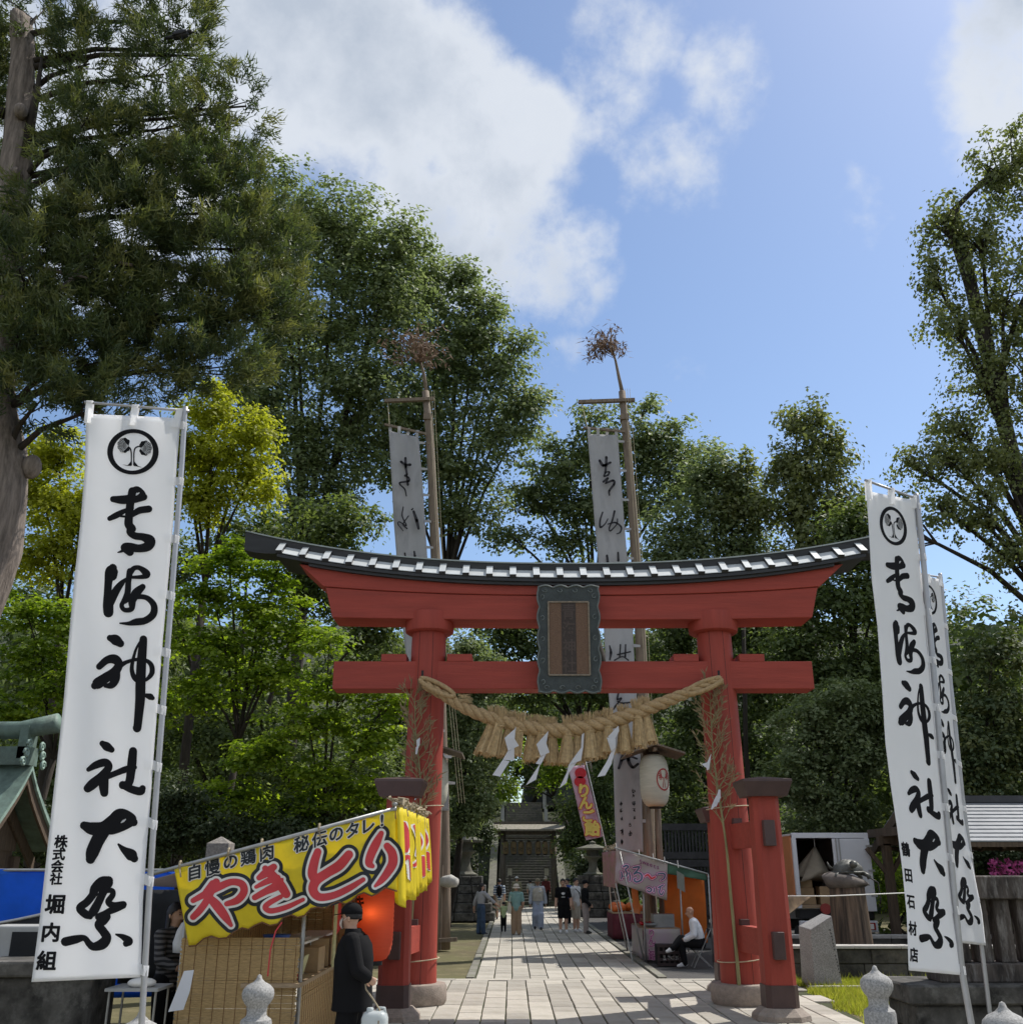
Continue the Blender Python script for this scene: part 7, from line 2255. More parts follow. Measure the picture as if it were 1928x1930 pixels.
def lady_extra(root, body, Q, HP, H, f_, l_):
    sun_hat(cl_('hat', (.60, .54, .45)), cl_('band', (.20, .17, .14)))(root, body, Q, HP, H, f_, l_)
    c = Q['ls'] + l_ * .05 - Vector((0, 0, .42)) - f_ * .02
    t = thing('tote_bag', 'cream cloth tote bag hanging from the hatted lady\'s shoulder', 'bag', c)
    mb = MB(); mb.loft([[c + f_ * a * .17 + l_ * b * k + Vector((0, 0, z)) for a, b in ((-1, -1), (1, -1), (1, 1), (-1, 1))] for z, k in ((-.20, .05), (0, .07), (.14, .03))]); bevel(mb.build('bag_body', tote, t), .01, 2)
    for s in (-1, 1): MB().tube([c + f_ * s * .10 + Vector((0, 0, .13)), Q['ls'] + Vector((0, 0, .075)) + f_ * s * .015], .012, 5).build('strap', tote, t)
person('lady in white sun hat, teal shirt and tan trousers walking away', spot(973, 1762), R(88), 1.60, dict(top=cl_('teal', (.20, .34, .32)), sleeve=.45, bottom=CTAN, leg=1.0, wide=.014), J=dict(re=(-.01, -.15, .64), rw=(.07, -.13, .53), le=(.0, .15, .64), lw=(.09, .12, .55)), hair='short', extras=lady_extra)
def backpack(m):
    def fx(root, body, Q, HP, H, f_, l_):
        c = Q['che'] - f_ * .17 - Vector((0, 0, .04))
        t = thing('backpack', 'dark backpack on the back of the person in the blue striped shirt', 'backpack', c) if m is CBK else thing('backpack', 'bright blue backpack among the group of boys', 'backpack', c)
        mb = MB().ellipsoid(c, (.13, .13, .24), 14, 10); mb.build('bag_body', m, t, smooth=True)
        for s in (-1, 1): MB().tube([c + l_ * s * .09 + Vector((0, 0, .2)), Q['ls' if s > 0 else 'rs'] + Vector((0, 0, .07)), Q['che'] + f_ * .13 + l_ * s * .10], .016, 5).build('strap', m, t)
    return fx
person('person in blue and white striped shirt with dark backpack beyond the child', spot(941, 1733), R(92), 1.66, dict(top=stripe_mat('blue_stripe', (.60, .64, .68), (.05, .10, .20), 62), sleeve=.5, bottom=CBE, leg=.6), J=dict(lw=(.08, .12, .5)), hair='short', extras=backpack(CBK))
vest = cl_('vest', (.46, .42, .35)); plaid = stripe_mat('plaid', (.30, .33, .38), (.42, .43, .45), 120)
def vest_extra(root, body, Q, HP, H, f_, l_):
    cap_hat(cl_('khaki_cap', (.22, .19, .13)))(root, body, Q, HP, H, f_, l_)
    mb = MB(); rings = []
    for z, rx, ry in ((.555, .112, .092), (.62, .110, .092), (.72, .120, .098), (.79, .112, .088), (.815, .075, .070)):
        rings.append([Q['pel'] + Vector((0, 0, (z - .53) * H)) + (l_ * math.cos(a) * rx + f_ * math.sin(a) * ry) * H for a in np.linspace(0, 2 * math.pi, 23)[:-1]])
    mb.loft(rings, cap=False); v = mb.build('vest', vest, root, smooth=True)
    for s in (-1, 1): bevel(MB().box(Q['che'] + f_ * .098 * H + l_ * s * .055 * H - Vector((0, 0, .14)), (.09, .03, .11), Matrix((l_, f_, Vector((0, 0, 1)))).transposed()).build('pocket', vest, v), .005, 1)
    MB().box(Q['che'] + f_ * .103 * H - l_ * -.05 * H + Vector((0, 0, .02)), (.09, .012, .035), Matrix((l_, f_, Vector((0, 0, 1)))).transposed()).build('name_badge', CW, v)
person('man in khaki cap and beige pocket vest walking towards the camera', spot(1014, 1752), R(-92), 1.76, dict(top=plaid, sleeve=.95, bottom=cl_('pale_blue', (.33, .37, .47)), leg=1.0, wide=.022, loose=1.6),
       J=dict(lk=(.06, .055, .29), la=(.03, .06, .05), lt=(.12, .065, .018), rk=(.03, -.055, .285), ra=(-.10, -.06, .07), rt=(-.01, -.065, .02), le=(-.03, .15, .64), lw=(.0, .165, .50), re=(.0, -.15, .64), rw=(.05, -.16, .50)), hair='short', extras=vest_extra, skin=m_skin2)
def trefoil(root, body, Q, HP, H, f_, l_):
    c = Q['che'] + f_ * .118 * H - Vector((0, 0, .03))
    mb = MB()
    def fp(x, z): return c + l_ * x + Vector((0, 0, z)) - f_ * (abs(x) * .25 + max(0, -z) * .08)
    for a in (-.62, 0, .62):
        pts = []
        for i in range(14):
            t = 2 * math.pi * i / 14
            x, y = .024 * math.sin(t) * (1 + .2 * math.cos(t)), .05 + .045 * math.cos(t)
            pts.append(fp(x * math.cos(a) + y * math.sin(a), y * math.cos(a) - x * math.sin(a) - .02 + abs(a) * .002) + f_ * .002 * (a + 1))
        mb.add(pts, [tuple(range(14))])
    for z in (-.075, -.095): mb.add([fp(-.06, z - .006), fp(.06, z - .006), fp(.06, z + .006), fp(-.06, z + .006)], [(0, 1, 2, 3)])
    mb.build('shirt_logo', CW, body, fix=False)
GRP = 'group of boys on the right of the path'
person('boy in black logo tee and black shorts facing the camera', spot(1062, 1759), R(-90), 1.76, dict(top=CBK, sleeve=.42, bottom=CBK, leg=.46, wide=.012, shoe=CW), J=dict(le=(-.01, .15, .64), lw=(.05, .155, .5), rw=(.02, -.15, .49)), hair='short', extras=trefoil, group=GRP)
person('boy in blue half hidden behind the boy with the black logo tee', spot(1071, 1741), R(-150), 1.72, dict(top=cl_('royal_blue', (.04, .08, .28)), sleeve=.45, bottom=CBK, leg=1.0), J=dict(le=(.08, .13, .72), lw=(.12, .05, .86)), hair='short', group=GRP, extras=backpack(cl_('bag_blue', (.04, .12, .35))))
def sling(root, body, Q, HP, H, f_, l_):
    mb = MB(); mb.tube([Q['rs'] + Vector((0, 0, .075)) + f_ * .02, Q['che'] + f_ * .155, Q['wai'] + l_ * .15 + f_ * .09], .02, 6); mb.build('sling_strap', CBK, root, smooth=True)
person('boy in white tee with black sling strap and beige shorts', spot(1086, 1757), R(-40), 1.78, dict(top=CW, sleeve=.42, bottom=CBE, leg=.5, wide=.012, shoe=CW), hair='short', extras=sling, group=GRP)
person('boy in black jacket and dark cap looking to the right', spot(1104, 1760), R(-15), 1.72, dict(top=CBK, sleeve=1.0, bottom=cl_('taupe', (.30, .25, .23)), leg=1.0, loose=1.5), J=dict(re=(.02, -.15, .64), rw=(.12, -.12, .54)), hair='short', extras=cap_hat(CBK), group=GRP)
person('distant man in pale cap standing under the lantern gate', spot(974, 1716) + Vector((0, -.2, 0)), R(90), 1.7, dict(top=cl_('camo', (.20, .19, .12), var=.4), sleeve=.9, bottom=CBE, leg=1), hair='short', extras=cap_hat(CW), voxel=.018)
person('distant visitor in dark red top at the foot of the stairs', Vector((at(1029, 1700, 62).x, 62, .002)), R(80), 1.66, dict(top=cl_('dark_red', (.10, .018, .02)), sleeve=.9, bottom=CBK, leg=1), hair='short', extras=sun_hat(cl_('hat', (.5, .45, .4)), CBK), voxel=.018)
person('distant visitor in pale shirt bending on the stairs', Vector((at(1002, 1700, 61).x, 61, .002)), R(100), 1.6, dict(top=cl_('offwhite', (.48, .48, .44)), sleeve=.5, bottom=cl_('grey', (.10, .10, .10)), leg=1), J=dict(che=(.12, 0, .70), nek=(.20, 0, .77), hed=(.25, 0, .845), ls=(.17, .1, .76), rs=(.17, -.1, .76), le=(.22, .12, .62), re=(.22, -.12, .62), lw=(.24, .1, .5), rw=(.24, -.1, .5)), hair='short', voxel=.018)

# 2 the man in black at the yakitori stall, side-on, carrying a plastic can
mx_ = at(668, 1800, 10.95).x
MB_loc = Vector((mx_, 10.95, .002))
def man_extra(root, body, Q, HP, H, f_, l_):
    cap_hat(CBK)(root, body, Q, HP, H, f_, l_)
    # high collar and the tails of the loose coat
    mb = MB(); rings = []
    for z, r in ((.80, .066), (.835, .052), (.862, .047), (.866, .043)):
        rings.append([Q['pel'] + f_ * .012 * H + Vector((0, 0, (z - .53) * H)) + (f_ * math.cos(a) * r + l_ * math.sin(a) * r * 1.05) * H for a in np.linspace(0, 2 * math.pi, 25)[:-1]])
    mb.loft(rings, cap=False); mb.build('collar', CBK, root, smooth=True)
    mb = MB(); rings = []
    for z, rx, ry in ((.83, .07, .09), (.78, .098, .135), (.70, .112, .135), (.60, .110, .122), (.50, .112, .124), (.44, .116, .128)):
        rings.append([Q['pel'] + Vector((0, 0, (z - .53) * H)) + (f_ * math.cos(a) * rx + l_ * math.sin(a) * ry) * H * (1 + .02 * math.sin(a * 7 + z * 20)) for a in np.linspace(0, 2 * math.pi, 33)[:-1]])
    mb.loft(rings, cap=False); mb.build('coat', CBK, root, smooth=True)
    mb = MB(); rings = []
    for i in range(6):                                              # pale face mask over nose and mouth
        t = i / 5
        rings.append([HP((.030 + .036 * math.cos(a) * math.sin(.6 + 1.9 * t), .050 * math.sin(a) * (.75 + .25 * math.sin(math.pi * t)), .000 - .058 * t)) for a in np.linspace(-1.35, 1.35, 13)])
    mb.loft(rings, cap=False, closed=False); mb.build('face_mask', cl_('mask', (.46, .38, .33)), root, smooth=True, fix=False)
    mb = MB()
    for s in (-1, 1): mb.tube([HP((.030, s * .048, -.012)), HP((.004, s * .054, .004))], .0022 * H, 4)
    mb.build('mask_loops', cl_('mask', (.46, .38, .33)), root)
handp = at(697, 1862, 10.72)
loc_h = ((handp - MB_loc) / 1.76)
yaw_m = R(178)
fm, lm_ = Vector((math.cos(yaw_m), math.sin(yaw_m), 0)), Vector((-math.sin(yaw_m), math.cos(yaw_m), 0))
root_m, Qm, HPm = person('man in black cap, mask and black coat standing side-on at the yakitori stall', MB_loc, yaw_m, 1.76, dict(top=CBK, sleeve=.97, bottom=CBK, leg=1.0, loose=2.0, wide=.006),
       J=dict(le=(-.05, .150, .655), lw=(loc_h.dot(fm) + .02, loc_h.dot(lm_), loc_h.z + .055), lcurl=1.0, re=(-.0, -.15, .64), rw=(.06, -.15, .5), hed=(.03, 0, .922), nek=(.012, 0, .835), lk=(.03, .055, .285), la=(.03, .06, .05), lt=(.12, .065, .018), ra=(-.06, -.06, .05), rt=(.03, -.065, .018)),
       hair='short', voxel=.009, group='people at the stalls', extras=man_extra, head_turn=R(-8))
# plastic water can hung on a cord from his hand
m_can = mat('translucent_plastic', (.62, .66, .66), rough=.35, var=.05, transl=.35)
jc = at(707, 1915, 10.70)
hk_ = Qm['lw'] + Vector((0, 0, -.11))
jug = thing('plastic_can', 'white plastic water can hanging from the cord in the masked man\'s hand', 'can', jc - Vector((0, 0, .18)))
mb = MB(); rings = []
for z, r in ((-.20, .11), (-.18, .125), (.02, .128), (.06, .115), (.085, .085), (.09, .03)):
    rings.append([jc + Vector(((abs(math.cos(a)) ** .6) * math.copysign(1, math.cos(a)) * r, (abs(math.sin(a)) ** .6) * math.copysign(1, math.sin(a)) * r * .85, z - .04)) for a in np.linspace(0, 2 * math.pi, 29)[:-1]])
mb.loft(rings); mb.build('body', m_can, jug, smooth=True)
MB().lathe([(.032, 0), (.034, .01), (.034, .045), (.02, .05)], (jc.x - .045, jc.y - .03, jc.z + .03), 14).build('cap', m_can, jug, smooth=True)
MB().tube([jc + Vector((.02, 0, .03)), jc + Vector((.03, .0, .075)), jc + Vector((.09, 0, .07)), jc + Vector((.105, 0, .0))], .014, 8).build('handle', m_can, jug, smooth=True)
MB().tube([hk_ + Vector((-.01, 0, .05)), hk_, hk_.lerp(jc + Vector((.04, 0, .06)), .5) + Vector((.004, 0, 0)), jc + Vector((.045, -.02, .06)), jc + Vector((.05, -.12, -.05))], .008, 6).build('cord', m_rope, jug, smooth=True)
# 3 the vendor in a striped top, half hidden behind the banner
person('vendor with long dark hair and black striped top beside the reed screen', Vector((at(322, 1800, 12.3).x, 12.3, .002)), R(-25), 1.72, dict(top=stripe_mat('vendor_stripe', (.10, .095, .095), (.012, .012, .013), 120), sleeve=.95, bottom=CBK, leg=1.0),
       J=dict(re=(.06, -.16, .66), rw=(.17, -.12, .62), le=(.02, .15, .65), lw=(.14, .10, .58)), hair='long', voxel=.011, group='people at the stalls')
tw = at(346, 1768, 11.9)
mb = MB(); rings = []
for z, r in ((.16, .03), (.08, .07), (-.05, .10), (-.15, .09)): rings.append([tw + Vector((r * math.cos(a) * (1 + .3 * math.sin(3 * a)), r * .5 * math.sin(a), z)) for a in np.linspace(0, 6.283, 17)[:-1]])
mb.loft(rings); tag(mb.build('hanging_towel', CW, smooth=True), 'white towel hanging at the edge of the yellow awning', 'towel')
pp_ = at(340, 1870, 11.05)
mb = MB()
mb.prism([pp_ + Vector(p) for p in ((-.10, 0, -.18), (.05, 0, -.16), (.09, .02, .0), (-.05, .02, -.01))], (0, .004, 0)); mb.prism([pp_ + Vector(p) for p in ((-.05, .02, -.01), (.09, .02, .0), (.10, .06, .20), (.0, .06, .19))], (0, .004, 0))
tag(mb.build('folded_paper', m_paper), 'folded white sheet of paper sticking out beside the reed screen', 'paper')

# 4 the seated man with crossed legs by the candy stall
sc_ = at(1318, 1800, 24.5)
seat = Vector((sc_.x, 24.5, .002))
Hs = 1.70
person('bald man in white shirt sitting cross-legged on a folding chair by the candy stall', seat, R(172), Hs, dict(top=cl_('shirt_white', (.62, .63, .66)), sleeve=.93, bottom=CBK, leg=1.0, shoe=CW, loose=1.5, tuck=1),
       J=dict(pel=(-.02, 0, .285), wai=(-.01, 0, .37), che=(.03, 0, .48), nek=(.065, 0, .585), hed=(.095, 0, .675), ls=(.05, .108, .555), rs=(.05, -.108, .555), le=(.06, .15, .40), lw=(.19, .08, .34), re=(.07, -.14, .40), rw=(.20, -.05, .34),
              lh=(0, .05, .285), rh=(0, -.05, .285), lk=(.24, .05, .30), la=(.20, .07, .05), lt=(.29, .075, .018), rk=(.235, .02, .345), ra=(.36, .14, .235), rt=(.43, .17, .20)), hair='shaved', group='people at the stalls', skin=m_skin2, voxel=.010)
fcx, fcy = seat.x + .03, 24.5
fch = thing('folding_chair', 'black folding chair under the seated man', 'chair', (fcx, fcy, 0))
MB().box((fcx, fcy, .38), (.40, .40, .03)).build('seat', m_blk, fch)
for s in (-1, 1):
    MB().tube([(fcx - .2, fcy + s * .2, 0), (fcx + .22, fcy + s * .2, .80)], .011, 6).build('leg', m_tubeg, fch)
    MB().tube([(fcx + .22, fcy + s * .18, 0), (fcx - .18, fcy + s * .18, .38)], .011, 6).build('leg', m_tubeg, fch)
MB().box((fcx + .215, fcy, .72), (.02, .40, .18)).build('backrest', m_blk, fch)
# ================================================================ trees
m_bark = mat('dark_bark', (.038, .031, .025), rough=.95, var=.4, scale=3, stretch=(3, 3, .6), bump=.7, bscale=10)
m_barkg = mat('weathered_grey_wood', (.20, .165, .14), rough=.9, var=.5, scale=2.2, stretch=(7, 7, .8), bump=1.0, bscale=5, dirt=(.07, .055, .045), dirt_amt=.7, dirt_scale=1.2)
G = dict(
    dark=leaf_mat('leaves_dark_green', [(.060, .090, .034), (.115, .155, .058), (.19, .23, .095)], .45),
    mid=leaf_mat('leaves_mid_green', [(.11, .145, .065), (.19, .235, .115), (.29, .33, .18)], .48, tcol_gain=(1.3, 1.35, .85)),
    shade=leaf_mat('leaves_shade_darkened', [(.026, .042, .018), (.048, .070, .028), (.085, .11, .045)], .3),  # shrub leaves darkened, the shade of the tall trees painted into them
    lime=leaf_mat('leaves_lime', [(.21, .235, .026), (.36, .38, .04), (.48, .48, .07)], .54),
    maple=leaf_mat('leaves_maple', [(.10, .165, .018), (.20, .28, .026), (.31, .38, .04)], .55),
    olive=leaf_mat('leaves_poplar', [(.10, .125, .052), (.18, .205, .088), (.28, .30, .15)], .44),
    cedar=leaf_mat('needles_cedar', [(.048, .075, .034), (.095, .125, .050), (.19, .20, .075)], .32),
)

def lob(px, py, rx, ry, Y, dep=None):
    c = at(px, py, Y); s = ppm(px, py, Y)
    rz = (at(px, py - ry, Y).z - at(px, py + ry, Y).z) / 2
    return (np.array(c), np.array([rx / s, dep if dep else .85 * min(rx, ry * 1.3) / s, rz]), s)

def leaf_cloud(rng, pos, nrm, size, asp, tint, lift=.12):
    """pos, nrm (N,3) -> verts, quads of rhombic leaves folded a little along the midrib"""
    n = len(pos)
    a = rng.normal(size=(n, 3)); a -= (a * nrm).sum(1, keepdims=True) * nrm
    a /= np.linalg.norm(a, axis=1, keepdims=True) + 1e-9
    b = np.cross(nrm, a)
    L_ = (size * rng.uniform(.65, 1.25, n))[:, None]
    w = L_ * asp
    v = np.empty((n, 4, 3))
    v[:, 0] = pos
    v[:, 1] = pos + a * L_ * .45 + b * w * .5 + nrm * L_ * lift
    v[:, 2] = pos + a * L_
    v[:, 3] = pos + a * L_ * .45 - b * w * .5 + nrm * L_ * lift
    return v.reshape(-1, 3)

def mesh_quads(name, verts, tint, k=4):
    me = bpy.data.meshes.new(name)
    nv = len(verts); nf = nv // k
    me.vertices.add(nv); me.vertices.foreach_set('co', verts.astype(np.float32).ravel())
    me.loops.add(nv); me.loops.foreach_set('vertex_index', np.arange(nv, dtype=np.int32))
    me.polygons.add(nf); me.polygons.foreach_set('loop_start', np.arange(0, nv, k, dtype=np.int32))
    at_ = me.attributes.new('tint', 'FLOAT', 'FACE'); at_.data.foreach_set('value', tint.astype(np.float32))
    me.update(calc_edges=True)
    return me

LEAVES = [0]
def crown(rng, lobes, leaf_px, cover, clump_px, flat=.5, asp=.6, up=.9, shell=.5, droop=.3, spread=1.0):
    P, Nn, S, T, C = [], [], [], [], []
    for (c, r, s) in lobes:
        leaf = leaf_px / s
        area = math.pi * r[0] * r[2] * s * s
        n = int(cover * area / (leaf_px * leaf_px * asp * .5))
        cr = clump_px / s
        per = 46
        nc = max(6, n // per)
        d = rng.normal(size=(nc, 3)); d /= np.linalg.norm(d, axis=1, keepdims=True)
        rad = np.where(rng.random(nc) < .72, rng.uniform(shell, 1.0, nc), rng.uniform(.1, shell, nc))
        cc = c + d * rad[:, None] * r
        cs = cr * rng.uniform(.6, 1.35, nc)
        ct = rng.uniform(.15, .75, nc)
        k = np.repeat(np.arange(nc), per)
        off = rng.normal(size=(len(k), 3)) * .52
        off[:, 2] *= flat
        off[:, 2] -= droop * (off[:, 0] ** 2 + off[:, 1] ** 2)
        P.append(cc[k] + off * cs[k][:, None])
        nn = off * np.array([.6, .6, .4]) + np.array([0, 0, up]) + rng.normal(size=(len(k), 3)) * .45 + d[k] * .35
        Nn.append(nn / np.linalg.norm(nn, axis=1, keepdims=True))
        S.append(np.full(len(k), leaf)); T.append(np.clip(ct[k] + rng.normal(size=len(k)) * .16, 0, 1)); C.append(cc)
    P, Nn, S, T = np.concatenate(P), np.concatenate(Nn), np.concatenate(S), np.concatenate(T)
    LEAVES[0] += len(P)
    return leaf_cloud(rng, P, Nn, S, asp, T), T, C

def limbs(mb, rng, base, fork, lobes, C, r0, twigs=7):
    base, fork = Vector(base), Vector(fork)
    mid = base.lerp(fork, .5) + Vector((rng.uniform(-.3, .3), rng.uniform(-.3, .3), 0))
    mb.tube([base + Vector((0, 0, -.2)), base + Vector((0, 0, .3)), mid, fork], [r0 * 1.35, r0 * 1.05, r0 * .8, r0 * .62], 10)
    for (c, r, s), cc in zip(lobes, C):
        c = Vector(c)
        start = fork if c.z > fork.z - 1 else base.lerp(fork, max(.25, min(.95, (c.z * .75 - base.z) / max(.5, fork.z - base.z))))
        d = c - start
        p1 = start + d * .4 + Vector((0, 0, d.length * .10)); p2 = start + d * .75 + Vector((0, 0, d.length * .06))
        rr = r0 * .34
        mb.tube([start, p1, p2, c], [rr, rr * .75, rr * .5, rr * .3], 7)
        for k in range(min(twigs, len(cc))):
            e = Vector(cc[int(rng.integers(len(cc)))])
            q = p2.lerp(c, rng.uniform(0, 1))
            m_ = q.lerp(e, .5) + Vector((0, 0, (e - q).length * .1))
            mb.tube([q, m_, e], [rr * .3, rr * .2, rr * .08], 5, cap=False)

def tree(name, label, mt, lobes_px, Y, seed, base=None, fork=None, r0=.25, leaf_px=9, cover=4.5, clump_px=26, flat=.5, asp=.6, up=.9, shell=.5,
         droop=.3, group=None, twigs=7, cat='tree', bark=None, dep=None, bare=0):
    rng = np.random.default_rng(seed)
    lobes = [lob(*(q if len(q) > 4 else (*q, Y)), dep) for q in lobes_px]
    v, tnt, C = crown(rng, lobes, leaf_px, cover, clump_px, flat, asp, up, shell, droop)
    cx = np.mean([l[0] for l in lobes], axis=0)
    if base is None:
        base = (cx[0], cx[1] + .5)
    bz = terrain(*base[:2])
    if fork is None:
        lo = min(l[0][2] for l in lobes)
        fork = (cx[0] * .6 + base[0] * .4, cx[1] * .6 + base[1] * .4, bz + max(1.0, (lo - bz) * .8))
    t = thing(name, label, cat, (base[0], base[1], bz - .05), group)
    obj('crown', mesh_quads('crown', v, tnt), G[mt], t)
    mb = MB(); limbs(mb, rng, (base[0], base[1], bz), fork, lobes, C, r0, twigs)
    mb.build('trunk', bark or m_bark, t, smooth=True, fix=False)
    return t

GB, GL, GR = 'tall broadleaf trees behind the gate', 'trees on the left of the gate', 'trees on the right of the gate'
tree('broadleaf_tree', 'tallest dark broadleaf tree, rising just right of the near cedar', 'mid',
     [(520, 400, 85, 110), (640, 440, 110, 105), (560, 600, 130, 130), (720, 560, 105, 130), (690, 720, 120, 110), (500, 760, 110, 110), (600, 860, 130, 90), (760, 460, 60, 60), (580, 960, 120, 70)], 44, 1, base=(-10.5, 46), r0=.42, leaf_px=9.5, cover=4.0, clump_px=30, group=GB, flat=.45)
tree('broadleaf_tree', 'spreading broadleaf tree whose edge falls towards the blue sky in the middle', 'mid',
     [(800, 530, 70, 75), (860, 640, 100, 100), (800, 740, 100, 100), (925, 690, 75, 75), (975, 640, 38, 22), (950, 790, 95, 75), (850, 870, 110, 80), (1010, 760, 38, 40), (870, 520, 40, 40), (905, 580, 45, 45), (720, 840, 80, 80), (880, 960, 90, 55)], 47, 2, base=(-4.6, 50), r0=.28, leaf_px=9.5, cover=4.0, clump_px=28, group=GB, flat=.45)
tree('broadleaf_tree', 'broad tree directly above the gate roof with sky showing between its limbs', 'mid',
     [(1150, 830, 85, 65), (1060, 870, 85, 70), (1000, 930, 80, 40), (1235, 830, 75, 65), (1290, 890, 80, 80), (1100, 950, 110, 45), (1200, 940, 90, 60), (1110, 775, 30, 20), (1215, 765, 30, 18), (960, 1010, 60, 30), (1060, 1020, 90, 30)], 51, 3, base=(8.4, 55), fork=(4.6, 54, 14.5), r0=.36, leaf_px=9.5, cover=4.0, clump_px=26, group=GB, flat=.45)
tree('broadleaf_tree', 'rounded green tree between the old banner and the upright poplar', 'mid',
     [(1330, 900, 75, 75), (1385, 950, 70, 85), (1300, 1010, 90, 80), (1400, 1040, 80, 70), (1250, 1060, 80, 70)], 44, 4, base=(11, 46), r0=.28, leaf_px=9.5, cover=4.2, clump_px=26, group=GB)
tree('poplar_tree', 'upright narrow poplar with twiggy top above the right end of the gate roof', 'olive',
     [(1545, 790, 34, 48), (1500, 800, 30, 45), (1520, 870, 62, 70), (1470, 880, 35, 60), (1575, 850, 35, 55), (1490, 960, 70, 60), (1570, 950, 60, 70), (1540, 1030, 90, 60)], 42, 5, base=(13.5, 43), fork=(13.2, 43, 16), r0=.25, leaf_px=10, cover=4.0, clump_px=20, flat=1.1, asp=.55, up=.4, droop=.0, group=GR, twigs=12)
tree('poplar_tree', 'thin young tree with ragged spire left of the upright poplar', 'olive',
     [(1410, 880, 16, 34), (1380, 890, 14, 28), (1420, 950, 40, 60), (1370, 960, 34, 50)], 43, 6, base=(10.5, 45), r0=.14, leaf_px=10, cover=4.0, clump_px=16, flat=1.1, asp=.55, up=.4, droop=.0, group=GR)
tree('poplar_tree', 'big loose-leaved tree filling the right edge with dark limbs against sky', 'olive',
     [(1890, 330, 60, 80), (1935, 300, 60, 80), (1780, 420, 60, 55), (1850, 450, 70, 70), (1760, 530, 45, 70), (1890, 560, 90, 90), (1800, 620, 70, 70), (1860, 720, 80, 80), (1800, 800, 55, 50), (1790, 870, 95, 70), (1720, 880, 45, 38), (1880, 860, 90, 90), (1840, 970, 80, 60), (1910, 1040, 70, 70), (1770, 960, 50, 40), (1700, 1000, 60, 70), (1920, 1170, 40, 40), (1960, 700, 90, 160), (1990, 450, 80, 150)], 38, 7,
     base=(22.5, 39), fork=(20.6, 38.5, 31.0), r0=.42, leaf_px=8, cover=2.2, clump_px=20, flat=.9, asp=.75, up=.35, droop=.05, group=GR, twigs=16)
# undergrowth and woods behind the right half
tree('broadleaf_tree', 'dense dark green tree behind the right end of the gate beams', 'dark',
     [(1600, 1010, 80, 80), (1560, 1120, 95, 90), (1650, 1120, 80, 90), (1590, 1250, 110, 90), (1680, 1260, 70, 100), (1500, 1230, 80, 90), (1620, 1010, 60, 70)], 37, 8, base=(13, 39), r0=.28, leaf_px=10, cover=4.8, clump_px=26, group=GR)
tree('broadleaf_tree', 'leafy tree in sunlight behind the truck and the stone turtle', 'mid',
     [(1600, 1340, 100, 70), (1530, 1380, 80, 70), (1500, 1470, 90, 60), (1620, 1430, 100, 70), (1680, 1350, 70, 80), (1560, 1520, 110, 45)], 34, 9, base=(11.5, 36), r0=.2, leaf_px=9, cover=5.2, clump_px=22, group=GR)
tree('broadleaf_tree', 'dark tree between the old banner and the right pillar', 'dark',
     [(1290, 1150, 70, 80), (1270, 1250, 80, 70), (1300, 1350, 70, 80), (1270, 1460, 70, 80), (1420, 1180, 80, 90), (1440, 1310, 70, 90), (1430, 1440, 70, 80), (1300, 1540, 90, 50)], 46, 10, base=(9, 48), r0=.25, leaf_px=9, cover=4.4, clump_px=24, group=GR)
tree('conifer_tree', 'dull brownish-green conifer beyond the paired banners at the right', 'cedar',
     [(1870, 1230, 70, 50), (1880, 1320, 70, 70), (1840, 1400, 80, 70), (1920, 1420, 60, 90), (1770, 1440, 60, 60), (1850, 1480, 90, 40)], 30, 11, base=(14, 31.5), r0=.2, leaf_px=10, cover=4.8, clump_px=22, group=GR)
# middle, round the stairs
tree('broadleaf_tree', 'dark leafy tree beside the left pillar with sunlit right edge', 'mid',
     [(870, 1230, 60, 60), (890, 1320, 60, 70), (870, 1420, 60, 70), (905, 1500, 50, 60), (860, 1540, 50, 50), (930, 1400, 36, 50), (925, 1270, 40, 50), (850, 1330, 60, 80)], 40, 12, base=(-2.6, 42), r0=.2, leaf_px=8, cover=4.6, clump_px=20, group=GB)
tree('broadleaf_tree', 'shady tree high behind the straw rope', 'dark',
     [(960, 1200, 90, 70), (1060, 1210, 90, 60), (1120, 1290, 70, 50), (1000, 1290, 80, 50), (1210, 1230, 70, 60), (1060, 1130, 120, 40), (1230, 1320, 60, 60), (930, 1130, 80, 50)], 62, 13, base=(6, 66), r0=.45, leaf_px=9, cover=4.6, clump_px=24, group=GB)
tree('broadleaf_tree', 'bright young tree between the streamers above the stairs', 'maple',
     [(1050, 1400, 34, 36), (1040, 1450, 30, 40), (1075, 1440, 26, 36), (960, 1410, 28, 40), (955, 1480, 22, 40)], 76, 14, base=(4.6, 78), r0=.2, leaf_px=7, cover=4.0, clump_px=16, group=GB)
tree('broadleaf_tree', 'dark shrub-like tree on the right of the stairs below the pink flag', 'dark',
     [(1090, 1530, 50, 50), (1120, 1590, 50, 50), (1075, 1590, 34, 40), (1130, 1490, 50, 60), (1180, 1560, 60, 70)], 60, 15, base=(7.5, 62), r0=.2, leaf_px=7, cover=4.4, clump_px=18, group=GB)
tree('broadleaf_tree', 'dark tree closing the view at the head of the stairs', 'dark',
     [(985, 1370, 60, 60), (990, 1450, 50, 50), (1010, 1330, 80, 50), (940, 1340, 50, 60), (1120, 1380, 60, 60), (1150, 1450, 50, 60)], 104, 16, base=(1.6, 108), r0=.28, leaf_px=7, cover=4.2, clump_px=20, group=GB)
